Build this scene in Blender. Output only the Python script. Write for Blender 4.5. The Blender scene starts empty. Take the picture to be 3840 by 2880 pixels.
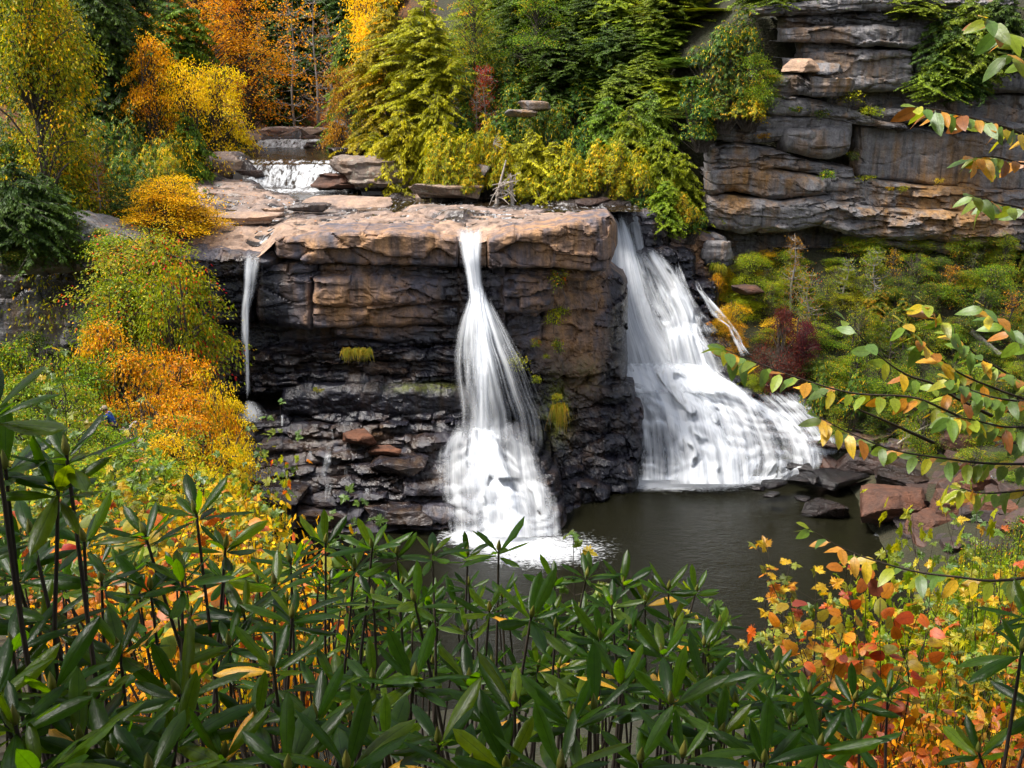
import bpy, math, random
import numpy as np
from mathutils import Vector, Matrix, Euler
R = math.radians
sc = bpy.context.scene
COL = sc.collection

# ------------------------------------------------------------------ camera
FPX, PITCH = 4000.0, 16.57
cam_d = bpy.data.cameras.new('camera'); cam = bpy.data.objects.new('camera', cam_d); COL.objects.link(cam)
cam_d.sensor_width = 36.0; cam_d.lens = 36.0 * FPX / 3840.0
cam_d.clip_start = 0.05; cam_d.clip_end = 2000.0
cam.location = (0, 0, 0); cam.rotation_euler = (R(90 - PITCH), 0, 0)
sc.camera = cam

# ------------------------------------------------------------------ light
SUN_EL, SUN_AZ = 62.0, 262.0          # high, hazy sun from the left
w = bpy.data.worlds.new('World'); sc.world = w; w.use_nodes = True
nt = w.node_tree; bg = nt.nodes['Background']
sky = nt.nodes.new('ShaderNodeTexSky'); sky.sky_type = 'NISHITA'; sky.sun_disc = False
sky.sun_elevation = R(SUN_EL); sky.sun_rotation = R(SUN_AZ)
sky.air_density = 1.0; sky.dust_density = 3.0; sky.ozone_density = 1.0
hs = nt.nodes.new('ShaderNodeHueSaturation'); hs.inputs['Saturation'].default_value = 0.42
nt.links.new(sky.outputs[0], hs.inputs['Color']); nt.links.new(hs.outputs[0], bg.inputs['Color'])
bg.inputs['Strength'].default_value = 0.055
sun_d = bpy.data.lights.new('sun', 'SUN'); sun_d.energy = 1.5; sun_d.angle = R(18); sun_d.color = (1.0, 0.955, 0.885)
sun = bpy.data.objects.new('sun', sun_d); COL.objects.link(sun)
az, el = R(SUN_AZ), R(SUN_EL)
sdir = Vector((math.sin(az) * math.cos(el), math.cos(az) * math.cos(el), math.sin(el)))   # towards the sun
sun.rotation_euler = (-sdir).to_track_quat('-Z', 'Y').to_euler()
sc.view_settings.view_transform = 'Standard'; sc.view_settings.look = 'None'
sc.view_settings.gamma = 1.0; sc.view_settings.use_curve_mapping = False
sc.view_settings.exposure = 2.2
sc.render.engine = 'CYCLES'
cy = sc.cycles
cy.max_bounces = 4; cy.diffuse_bounces = 1; cy.glossy_bounces = 1; cy.transmission_bounces = 2
cy.transparent_max_bounces = 12; cy.caustics_reflective = False; cy.caustics_refractive = False
cy.use_denoising = True; cy.use_adaptive_sampling = True; cy.adaptive_threshold = 0.04
cy.sample_clamp_indirect = 4.0

# ------------------------------------------------------------------ helpers
CT, ST = math.cos(R(PITCH)), math.sin(R(PITCH))
def at(px, py, Y):
    """point of the place seen at photo pixel (px, py) and Y metres ahead"""
    u = (np.asarray(px, float) - 1920) / FPX; v = (1440 - np.asarray(py, float)) / FPX
    dy = CT + v * ST; dz = -ST + v * CT
    k = Y / dy
    return np.stack(np.broadcast_arrays(u * k, np.asarray(Y, float) + 0 * k, dz * k), -1)
def atz(px, py, z):
    v = (1440 - py) / FPX
    return at(px, py, z * (CT + v * ST) / (-ST + v * CT))
def to_px(P):
    P = np.asarray(P, float); x, y, z = P[..., 0], P[..., 1], P[..., 2]
    d = y * CT - z * ST; up = y * ST + z * CT
    return 1920 + FPX * x / d, 1440 - FPX * up / d

def _h(i, j, k, s):
    n = (i.astype(np.int64) * 374761393 + j.astype(np.int64) * 668265263 + k.astype(np.int64) * 2147483647 + s * 1274126177) & 0xFFFFFFFF
    n = ((n ^ (n >> 13)) * 1274126177) & 0xFFFFFFFF
    n = ((n ^ (n >> 16)) * 2246822519) & 0xFFFFFFFF
    return ((n ^ (n >> 15)) & 0xFFFFFF) / float(0xFFFFFF)
def vn(x, y, z=0.0, s=0):
    x, y, z = np.broadcast_arrays(np.asarray(x, float), np.asarray(y, float), np.asarray(z, float))
    xi, yi, zi = np.floor(x), np.floor(y), np.floor(z); fx, fy, fz = x - xi, y - yi, z - zi
    fx = fx * fx * (3 - 2 * fx); fy = fy * fy * (3 - 2 * fy); fz = fz * fz * (3 - 2 * fz)
    def L(a, b, t): return a + (b - a) * t
    r = []
    for dz in (0, 1):
        c = [L(_h(xi, yi + dy, zi + dz, s), _h(xi + 1, yi + dy, zi + dz, s), fx) for dy in (0, 1)]
        r.append(L(c[0], c[1], fy))
    return L(r[0], r[1], fz) * 2 - 1
def fbm(x, y, z=0.0, s=0, o=4, g=0.5):
    t = 0; a = 1.0; n = 0
    for i in range(o):
        f = 2.03 ** i
        t = t + a * vn(np.asarray(x) * f + 17.3 * i, np.asarray(y) * f, np.asarray(z) * f, s + i * 7); n += a; a *= g
    return t / n
def sstep(a, b, x):
    t = np.clip((np.asarray(x, float) - a) / (b - a), 0, 1); return t * t * (3 - 2 * t)

def mesh_np(name, V, F, mat=None, smooth=True, attrs=None, uv=None):
    V = np.asarray(V, np.float32).reshape(-1, 3); F = np.asarray(F, np.int32)
    me = bpy.data.meshes.new(name); k = F.shape[1]; n = len(F)
    me.vertices.add(len(V)); me.vertices.foreach_set('co', V.ravel())
    me.loops.add(n * k); me.loops.foreach_set('vertex_index', F.ravel())
    me.polygons.add(n); me.polygons.foreach_set('loop_start', np.arange(0, n * k, k, dtype=np.int32))
    me.polygons.foreach_set('use_smooth', np.full(n, smooth))
    me.update(calc_edges=True)
    for an, av in (attrs or {}).items():
        a = me.attributes.new(an, 'FLOAT', 'POINT'); a.data.foreach_set('value', np.asarray(av, np.float32).ravel())
    if uv is not None:
        l = me.uv_layers.new(name='UVMap'); l.data.foreach_set('uv', np.asarray(uv, np.float32)[F.ravel()].ravel())
    if mat is not None: me.materials.append(mat)
    return me
def grid_faces(nr, nc, wrap=False):
    i = np.arange(nr - 1)[:, None]; j = np.arange(nc if wrap else nc - 1)[None, :]; j2 = (j + 1) % nc
    return np.stack([i * nc + j, i * nc + j2, (i + 1) * nc + j2, (i + 1) * nc + j], -1).reshape(-1, 4)
def obj(name, data, parent=None, loc=None, rot=None, scale=None):
    o = bpy.data.objects.new(name, data); COL.objects.link(o)
    if parent is not None: o.parent = parent
    if loc is not None: o.location = loc
    if rot is not None: o.rotation_euler = rot
    if scale is not None: o.scale = scale
    return o
def tag(o, label=None, cat=None, group=None, kind=None):
    if label: o['label'] = label
    if cat: o['category'] = cat
    if group: o['group'] = group
    if kind: o['kind'] = kind
    return o
def thing(name, label, cat, loc=(0, 0, 0), group=None, rot=None, scale=None):
    return tag(obj(name, None, None, loc, rot, scale), label, cat, group)
def join_vf(parts):
    V, F, n = [], [], 0
    for v, f in parts:
        V.append(np.asarray(v, float)); F.append(np.asarray(f) + n); n += len(v)
    return np.concatenate(V), np.concatenate(F)
def tube(P, r, seg=6):
    """tapered tube along points P with radii r -> (V, F quads)"""
    P = np.asarray(P, float); r = np.broadcast_to(np.asarray(r, float), (len(P),))
    T = np.gradient(P, axis=0); T /= np.linalg.norm(T, axis=1, keepdims=True) + 1e-9
    ref = np.array([0, 0, 1.0]) if abs(T[0][2]) < 0.9 else np.array([1.0, 0, 0])
    A = np.cross(T, ref); A /= np.linalg.norm(A, axis=1, keepdims=True) + 1e-9; B = np.cross(T, A)
    a = np.linspace(0, 2 * np.pi, seg, endpoint=False)
    V = P[:, None] + r[:, None, None] * (np.cos(a)[None, :, None] * A[:, None] + np.sin(a)[None, :, None] * B[:, None])
    V = V.reshape(-1, 3)
    F = grid_faces(len(P), seg, wrap=True)
    V = np.concatenate([V, P[-1:]]); m = len(V) - 1; b = (len(P) - 1) * seg
    cap = np.stack([b + np.arange(seg), b + (np.arange(seg) + 1) % seg, np.full(seg, m), np.full(seg, m)], -1)
    return V, np.concatenate([F, cap[:, [0, 1, 2, 2]]]) if False else F
def curve_pts(pts, n):
    """smooth (Catmull-Rom) resample"""
    P = np.asarray(pts, float)
    if len(P) == 2: return P[0] + (P[1] - P[0]) * np.linspace(0, 1, n)[:, None]
    Q = np.concatenate([[2 * P[0] - P[1]], P, [2 * P[-1] - P[-2]]]); t = np.linspace(0, len(P) - 1 - 1e-6, n)
    i = t.astype(int); f = (t - i)[:, None]
    a, b, c, d = Q[i], Q[i + 1], Q[i + 2], Q[i + 3]
    return 0.5 * (2 * b + (c - a) * f + (2 * a - 5 * b + 4 * c - d) * f ** 2 + (3 * b - a - 3 * c + d) * f ** 3)

# ------------------------------------------------------------------ material helpers
class NT:
    def __init__(s, name):
        s.m = bpy.data.materials.new(name); s.m.use_nodes = True; s.t = s.m.node_tree; s.t.nodes.clear()
        s.out = s.n('ShaderNodeOutputMaterial')
    def n(s, typ, **kw):
        nd = s.t.nodes.new(typ)
        for k, v in kw.items():
            if hasattr(nd, k) and k not in nd.inputs: setattr(nd, k, v)
            else: s.set(nd, k, v)
        return nd
    def set(s, nd, k, v):
        i = nd.inputs[k]
        if isinstance(v, bpy.types.NodeSocket): s.t.links.new(v, i)
        else: i.default_value = v
    def link(s, a, b): s.t.links.new(a, b)
    def math(s, op, a, b=None, c=None, clamp=False):
        nd = s.t.nodes.new('ShaderNodeMath'); nd.operation = op; nd.use_clamp = clamp
        for i, v in enumerate((a, b, c)):
            if v is not None: s.set(nd, i, v)
        return nd.outputs[0]
    def attr(s, name):
        nd = s.t.nodes.new('ShaderNodeAttribute'); nd.attribute_name = name; return nd.outputs['Fac']
    def noise(s, vec, scale, detail=4, rough=0.55, dist=0.0):
        nd = s.t.nodes.new('ShaderNodeTexNoise'); s.link(vec, nd.inputs['Vector'])
        nd.inputs['Scale'].default_value = scale; nd.inputs['Detail'].default_value = detail
        nd.inputs['Roughness'].default_value = rough; nd.inputs['Distortion'].default_value = dist
        return nd.outputs['Fac']
    def scaled(s, vec, x, y, z):
        nd = s.t.nodes.new('ShaderNodeVectorMath'); nd.operation = 'MULTIPLY'; s.link(vec, nd.inputs[0]); nd.inputs[1].default_value = (x, y, z)
        return nd.outputs[0]
    def mix(s, f, a, b, mode='MIX'):
        nd = s.t.nodes.new('ShaderNodeMix'); nd.data_type = 'RGBA'; nd.blend_type = mode
        for k, v in ((0, f), (6, a), (7, b)):
            if isinstance(v, bpy.types.NodeSocket): s.link(v, nd.inputs[k])
            else: nd.inputs[k].default_value = v if k == 0 else ((*v, 1) if len(v) == 3 else v)
        return nd.outputs[2]
    def ramp(s, fac, stops, interp='LINEAR'):
        nd = s.t.nodes.new('ShaderNodeValToRGB'); nd.color_ramp.interpolation = interp; e = nd.color_ramp.elements
        while len(e) < len(stops): e.new(0.5)
        for el, (p, c) in zip(e, stops):
            el.position = p; el.color = (*c, 1) if hasattr(c, '__len__') else (c, c, c, 1)
        s.link(fac, nd.inputs[0]); return nd.outputs[0]
    def done(s, shader): s.link(shader, s.out.inputs['Surface']); return s.m
rng = np.random.default_rng(7)
# ------------------------------------------------------------------ rock, water, ground materials
def rock_material(name, grey, tan, dark, streak=0.8, bump=0.6, warm_bias=0.0, lichen=0.0):
    t = NT(name); co = t.n('ShaderNodeTexCoord').outputs['Object']
    wet, warm = t.attr('wet'), t.attr('warm')
    n_big = t.noise(co, 0.35, 3, 0.6); n_mid = t.noise(co, 1.6, 5, 0.62); n_fine = t.noise(co, 9.0, 4, 0.65)
    st = t.noise(t.scaled(co, 1.25, 1.25, 0.12), 1.0, 4, 0.6, 0.3)
    st2 = t.noise(t.scaled(co, 3.2, 3.2, 0.22), 1.0, 4, 0.6, 0.2)
    bed = t.noise(t.scaled(co, 0.55, 0.55, 2.0), 1.0, 4, 0.6, 0.9)
    f = t.math('ADD', warm, t.math('MULTIPLY', t.math('SUBTRACT', st, 0.5), 2.2 * streak))
    f = t.math('ADD', f, t.math('MULTIPLY', t.math('SUBTRACT', n_big, 0.5), 1.2))
    f = t.math('ADD', f, warm_bias, clamp=True)
    base = t.mix(f, grey, tan)
    base = t.mix(t.math('MULTIPLY', t.ramp(st2, [(0.5, 0.0), (0.72, 1.0)]), 0.55 * streak), base, dark)
    base = t.mix(t.ramp(bed, [(0.5, 0.0), (0.78, 0.45)]), base, dark)
    v = t.ramp(n_mid, [(0.25, 0.55), (0.75, 1.25)])
    base = t.mix(1.0, base, v, 'MULTIPLY')
    v2 = t.ramp(n_fine, [(0.3, 0.72), (0.7, 1.2)])
    base = t.mix(1.0, base, v2, 'MULTIPLY')
    if lichen:
        lm = t.ramp(t.noise(co, 2.3, 8, 0.7), [(0.56, 0.0), (0.64, 1.0)])
        base = t.mix(t.math('MULTIPLY', lm, lichen), base, (0.34, 0.34, 0.27))
    moss = t.attr('moss')
    mm = t.math('MULTIPLY', moss, t.ramp(t.noise(co, 3.0, 6, 0.7), [(0.4, 0.0), (0.55, 1.0)]), clamp=True)
    wv = t.math('ADD', wet, t.math('MULTIPLY', t.math('SUBTRACT', st, 0.5), 0.9))
    wv = t.math('MULTIPLY', t.ramp(wv, [(0.25, 0.0), (0.75, 1.0)]), 1.0)
    base = t.mix(t.math('MULTIPLY', wv, 0.96), base, t.mix(1.0, base, (0.13, 0.145, 0.18), 'MULTIPLY'))
    base = t.mix(mm, base, t.mix(n_fine, (0.07, 0.10, 0.012), (0.17, 0.17, 0.02)))
    ro = t.n('ShaderNodeMapRange'); t.link(wv, ro.inputs[0]); ro.inputs[3].default_value = 0.75; ro.inputs[4].default_value = 0.24
    hb = t.math('ADD', t.math('MULTIPLY', n_mid, 0.6), t.math('MULTIPLY', n_fine, 0.33))
    hb = t.math('ADD', hb, t.math('MULTIPLY', bed, 0.4))
    b = t.n('ShaderNodeBump', Strength=bump, Distance=0.25); t.link(hb, b.inputs['Height'])
    p = t.n('ShaderNodeBsdfPrincipled'); t.link(base, p.inputs['Base Color']); t.link(ro.outputs[0], p.inputs['Roughness'])
    t.link(b.outputs[0], p.inputs['Normal']); p.inputs['Specular IOR Level'].default_value = 0.5
    return t.done(p.outputs[0])
ROCK_FALLS = rock_material('falls_sandstone', (0.115, 0.105, 0.128), (0.46, 0.25, 0.115), (0.022, 0.02, 0.023), streak=1.25)
ROCK_SLAB = rock_material('river_slab_stone', (0.20, 0.165, 0.16), (0.46, 0.29, 0.185), (0.06, 0.048, 0.045), streak=0.5, bump=0.4)
ROCK_GREY = rock_material('grey_cliff_stone', (0.225, 0.21, 0.212), (0.36, 0.19, 0.065), (0.016, 0.015, 0.017), streak=1.35, bump=0.7, warm_bias=-0.03, lichen=0.25)
ROCK_RED = rock_material('red_boulder_stone', (0.05, 0.034, 0.03), (0.15, 0.055, 0.024), (0.02, 0.016, 0.016), streak=0.6, bump=1.0)
ROCK_LICHEN = rock_material('lichen_boulder_stone', (0.19, 0.16, 0.145), (0.34, 0.20, 0.105), (0.05, 0.045, 0.045), streak=0.3, bump=0.6, lichen=0.75)

def water_fall_material(name, kx=26.0, contrast=1.1):
    t = NT(name); uv = t.n('ShaderNodeUVMap', uv_map='UVMap').outputs[0]; d = t.attr('dens')
    s1 = t.noise(t.scaled(uv, kx, 0.12, 1), 1.0, 4, 0.62, 0.1)
    s2 = t.noise(t.scaled(uv, kx * 0.28, 0.06, 1), 1.0, 3, 0.5, 0.2)
    s3 = t.noise(t.scaled(uv, kx * 0.5, 0.8, 1), 1.0, 3, 0.6, 0.5)
    s = t.math('ADD', t.math('MULTIPLY', s1, 0.5), t.math('ADD', t.math('MULTIPLY', s2, 0.35), t.math('MULTIPLY', s3, 0.15)))
    a = t.math('ADD', t.math('MULTIPLY', t.math('SUBTRACT', s, 0.5), contrast * 2.4), t.math('SUBTRACT', t.math('MULTIPLY', d, 1.32), 0.20))
    a = t.math('MULTIPLY', t.math('MAXIMUM', a, 0.0), t.math('POWER', t.math('MULTIPLY', d, 1.0, clamp=True), 0.5), clamp=True)
    a = t.math('MULTIPLY', a, 0.97)
    col = t.mix(t.ramp(s, [(0.34, 1.0), (0.54, 0.0)]), (0.83, 0.855, 0.89), (0.50, 0.55, 0.64))
    vm = t.n('ShaderNodeMix', data_type='VECTOR'); vm.inputs[0].default_value = 0.72; t.link(t.n('ShaderNodeNewGeometry').outputs['Normal'], vm.inputs[4]); vm.inputs[5].default_value = (-0.25, -0.55, 0.80)
    vn_ = t.n('ShaderNodeVectorMath', operation='NORMALIZE'); t.link(vm.outputs[1], vn_.inputs[0])
    df = t.n('ShaderNodeBsdfDiffuse'); t.link(col, df.inputs['Color']); t.link(vn_.outputs[0], df.inputs['Normal']); tl = t.n('ShaderNodeBsdfTranslucent'); t.link(col, tl.inputs['Color'])
    m1 = t.n('ShaderNodeMixShader'); m1.inputs[0].default_value = 0.25; t.link(df.outputs[0], m1.inputs[1]); t.link(tl.outputs[0], m1.inputs[2])
    tr = t.n('ShaderNodeBsdfTransparent'); m2 = t.n('ShaderNodeMixShader')
    t.link(a, m2.inputs[0]); t.link(tr.outputs[0], m2.inputs[1]); t.link(m1.outputs[0], m2.inputs[2])
    return t.done(m2.outputs[0])
FALL = water_fall_material('falling_water')
FALL_FINE = water_fall_material('thin_falling_water', 40.0, 1.35)

def flat_water(name, col, rough, bump, scale, foam_col=(0.66, 0.68, 0.71), stretch=(1, 1, 1), fk=1.0, fst=None):
    t = NT(name); co = t.n('ShaderNodeTexCoord').outputs['Object']; foam = t.attr('foam')
    n1 = t.noise(t.scaled(co, *stretch), scale, 5, 0.6, 0.4); n2 = t.noise(t.scaled(co, *stretch), scale * 3.7, 4, 0.6, 0.2)
    b = t.n('ShaderNodeBump', Strength=bump, Distance=0.12); t.link(t.math('ADD', n1, t.math('MULTIPLY', n2, 0.4)), b.inputs['Height'])
    f = t.math('ADD', t.math('MULTIPLY', t.math('SUBTRACT', t.noise(t.scaled(co, *(fst or (stretch[0] * 1.3, stretch[1] * 1.3, 1))), scale * 1.4, 5, 0.7, 0.6), 0.5), 3.2 * fk), t.math('SUBTRACT', t.math('MULTIPLY', foam, 2.0), 0.75), clamp=True)
    f = t.math('MULTIPLY', f, t.math('MULTIPLY', foam, 5.0, clamp=True))
    base = t.mix(f, col, foam_col); ro = t.n('ShaderNodeMapRange'); t.link(f, ro.inputs[0]); ro.inputs[3].default_value = rough; ro.inputs[4].default_value = 0.8
    p = t.n('ShaderNodeBsdfPrincipled'); t.link(base, p.inputs['Base Color']); t.link(ro.outputs[0], p.inputs['Roughness']); t.link(b.outputs[0], p.inputs['Normal'])
    p.inputs['IOR'].default_value = 1.33
    return t.done(p.outputs[0])
POOL = flat_water('pool_water', (0.009, 0.0087, 0.0045), 0.05, 0.34, 2.6, stretch=(0.8, 1.6, 1))
RIVER = flat_water('river_water', (0.022, 0.014, 0.007), 0.10, 0.3, 1.4, stretch=(0.7, 1.2, 1), fst=(1.6, .45, 1), fk=1.25)

def litter_material():
    t = NT('leaf_litter'); co = t.n('ShaderNodeTexCoord').outputs['Object']
    vo = t.n('ShaderNodeTexVoronoi', Scale=7.0); t.link(co, vo.inputs['Vector'])
    sep = t.n('ShaderNodeSeparateColor'); t.link(vo.outputs['Color'], sep.inputs[0])
    leaf = t.ramp(sep.outputs[0], [(0.0, (0.05, 0.02, 0.008)), (0.35, (0.20, 0.065, 0.015)), (0.7, (0.36, 0.12, 0.02)), (1.0, (0.16, 0.07, 0.03))])
    dirt = t.mix(t.noise(co, 0.7, 4), (0.016, 0.011, 0.007), (0.026, 0.034, 0.009))
    base = t.mix(t.math('MULTIPLY', t.attr('litter'), t.ramp(t.noise(co, 1.3, 5), [(0.35, 0.2), (0.6, 1.0)])), dirt, leaf)
    b = t.n('ShaderNodeBump', Strength=0.8, Distance=0.1); t.link(t.math('ADD', vo.outputs['Distance'], t.noise(co, 3.0, 5)), b.inputs['Height'])
    p = t.n('ShaderNodeBsdfPrincipled', Roughness=0.9); t.link(base, p.inputs['Base Color']); t.link(b.outputs[0], p.inputs['Normal'])
    return t.done(p.outputs[0])
LITTER = litter_material()
def bark_material(name, a, b, rough=0.85):
    t = NT(name); co = t.n('ShaderNodeTexCoord').outputs['Object']
    n = t.noise(t.scaled(co, 6, 6, 1.2), 2.0, 5, 0.65)
    base = t.mix(t.ramp(n, [(0.35, 0.0), (0.65, 1.0)]), a, b)
    bp = t.n('ShaderNodeBump', Strength=0.5, Distance=0.03); t.link(n, bp.inputs['Height'])
    p = t.n('ShaderNodeBsdfPrincipled', Roughness=rough); t.link(base, p.inputs['Base Color']); t.link(bp.outputs[0], p.inputs['Normal'])
    return t.done(p.outputs[0])
BARK = bark_material('dark_bark', (0.035, 0.026, 0.02), (0.10, 0.08, 0.065))
BARK_PALE = bark_material('pale_bark', (0.16, 0.14, 0.12), (0.34, 0.31, 0.28))
BARK_STEM = bark_material('shrub_stem_bark', (0.022, 0.014, 0.01), (0.05, 0.032, 0.022))
DEADWOOD = bark_material('bleached_deadwood', (0.24, 0.19, 0.15), (0.48, 0.42, 0.36))
# ------------------------------------------------------------------ terrain (one sheet to the horizon)
POOL_Z = -26.0
def y_cliff(x): return np.interp(x, [-80, -30, -24, -18, 3.0, 5.5, 7.0, 9, 12, 16, 60, 120], [60, 61.5, 62, 64.6, 65.0, 66, 77, 80, 81.5, 82.5, 82.5, 78])
def z_lower(x, y):
    a = x / np.maximum(y, 5.0)
    s = np.interp(a, [-0.50, -0.42, -0.36, -0.28, -0.22, -0.12, 0.25, 0.5], [0.355, 0.365, 0.39, 0.47, 0.54, 0.62, 0.62, 0.60])
    cap = np.interp(a, [-0.45, -0.36, -0.27, -0.2], [43, 44, 50, 70])
    near = -1.75 - s * np.clip(np.minimum(y, cap), 0, None) + np.clip(-y, 0, 30) * 0.25
    bank = -26.6 + np.clip(x - 19.5 - 0.15 * np.clip(y - 58, 0, 30), 0, 40) * 0.42
    slope = np.where(x > 9, -26.3 + np.clip(y - 65.0 + (x - 22) * 0.10, 0, 16) * 0.80, -40)
    slope = np.where(x > 9, np.minimum(slope, -26.3 + (x - 9) * 1.1), slope)
    return np.maximum.reduce([near, bank * np.ones_like(y), slope, np.full_like(y * 1.0, -28.0)])
def z_upper(x, y):
    left = -12.2 + np.clip(-19.0 - (y - 62) * 0.30 - x, 0, 60) * 0.46
    ridge_r = -12.0 + np.clip(y - 76.5 - np.clip(-x - 4, 0, 40) * 2.0, 0, 200) * 0.50
    cliff_top = np.where(x > 9, np.interp(x, [9, 14, 18, 40, 90], [-9.5, -2.0, 2.4, 3.0, 4.0]) + np.clip(y - 82, 0, 200) * 0.42, -30)
    back = -14.0 + np.clip(y - 104, 0, 300) * 0.42
    base = np.full_like(y * 1.0, -13.0) + 2.2 * sstep(87, 90, y) + 0.8 * sstep(103, 108, y)
    return np.maximum.reduce([left, ridge_r, cliff_top, back, base])
def z_ground(x, y):
    x = np.asarray(x, float); y = np.asarray(y, float)
    return np.where(y > y_cliff(x) + 1.2, z_upper(x, y), z_lower(x, y))
xs = np.concatenate([np.linspace(-400, -75, 14), np.arange(-70, 70.1, 0.9), np.linspace(75, 400, 14)])
ys = np.concatenate([np.linspace(-120, -12, 10), np.arange(-10, 135, 0.9), np.linspace(138, 700, 24)])
gx, gy = np.meshgrid(xs, ys)
gz = z_ground(gx, gy) + 0.35 * fbm(gx * 0.25, gy * 0.25, 0, 3, 3) + 0.15 * fbm(gx, gy, 0, 5, 2)
gz = np.where((np.abs(gx) < 3) & (np.abs(gy) < 1.5), np.minimum(gz, -1.7), gz)
lit = 0.03 + 0.97 * sstep(88, 108, gy) * sstep(-8, -15, gx)
lit = np.maximum(lit, 0.08 * sstep(0.0, 0.6, fbm(gx * 0.2, gy * 0.2, 0, 9, 3)))
me = mesh_np('ground', np.stack([gx, gy, gz], -1), grid_faces(len(ys), len(xs)), LITTER, True, {'litter': lit})
tag(obj('ground', me), 'steep leaf-littered sides of the gorge and the wooded banks', None, None, 'structure')

# ------------------------------------------------------------------ rock ledges
def interp_pts(pts, x):
    p = np.asarray(pts, float); return np.interp(x, p[:, 0], p[:, 1])
def blobs(lst):
    def f(px, py):
        v = np.zeros(np.broadcast(px, py).shape)
        for (cx, cy_, rx, ry, a) in lst: v = v + a * np.exp(-((px - cx) / rx) ** 2 - ((py - cy_) / ry) ** 2)
        return np.clip(v, -1, 1.2)
    return f
def facets(x, z, sx, sz, seed, tilt=0.5):
    """angular fracture facets: each cell is a plane with its own height and tilt; also the distance to the joint"""
    u, v = x / sx, z / sz; iu, iv = np.floor(u), np.floor(v); f1 = np.full(x.shape, 9.0); f2 = f1.copy(); val = np.zeros(x.shape)
    for du in (-1, 0, 1):
        for dv in (-1, 0, 1):
            cu, cv = iu + du, iv + dv; o = cu * 0
            pu = cu + _h(cu, cv, o, seed); pv = cv + _h(cu, cv, o, seed + 1); d = np.maximum(np.abs(u - pu), np.abs(v - pv) * 1.2) * .6 + np.hypot(u - pu, v - pv) * .4
            pl = (_h(cu, cv, o, seed + 2) - .5) + tilt * ((_h(cu, cv, o, seed + 3) - .5) * (u - pu) + (_h(cu, cv, o, seed + 4) - .75) * (v - pv)) * 2
            n = d < f1; f2 = np.where(n, f1, np.minimum(f2, d)); val = np.where(n, pl, val); f1 = np.where(n, d, f1)
    return val, f2 - f1
def rock_relief(x, z, seed, bw, bh, amp, rough, crack=0.10):
    wz = z + 0.22 * bh * fbm(x * 0.5, z * 1.2, 0, seed + 2, 3) + 0.045 * x * math.sin(seed)
    wx = x + 0.35 * fbm(x * 0.7, z * 0.9, 0, seed + 1, 3)
    f1, e1 = facets(wx, wz, bw * 1.05, bh * 1.1, seed + 5); f2, e2 = facets(wx, wz, bw * 0.5, bh * 0.45, seed + 15)
    m2 = sstep(-0.15, 0.35, fbm(x * 0.4, z * 0.6, 0, seed + 95, 3))
    d = amp * f1 + 0.38 * amp * f2 * (.25 + .75 * m2)
    d = d - crack * np.exp(-(e1 / 0.06) ** 2) - 0.45 * crack * m2 * np.exp(-(e2 / 0.09) ** 2)
    d = d + rough * fbm(x * 0.9, z * 1.6, 0, seed + 31, 5) + rough * 0.35 * np.abs(fbm(x * 3, z * 5, 0, seed + 37, 3))
    return d
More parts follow.
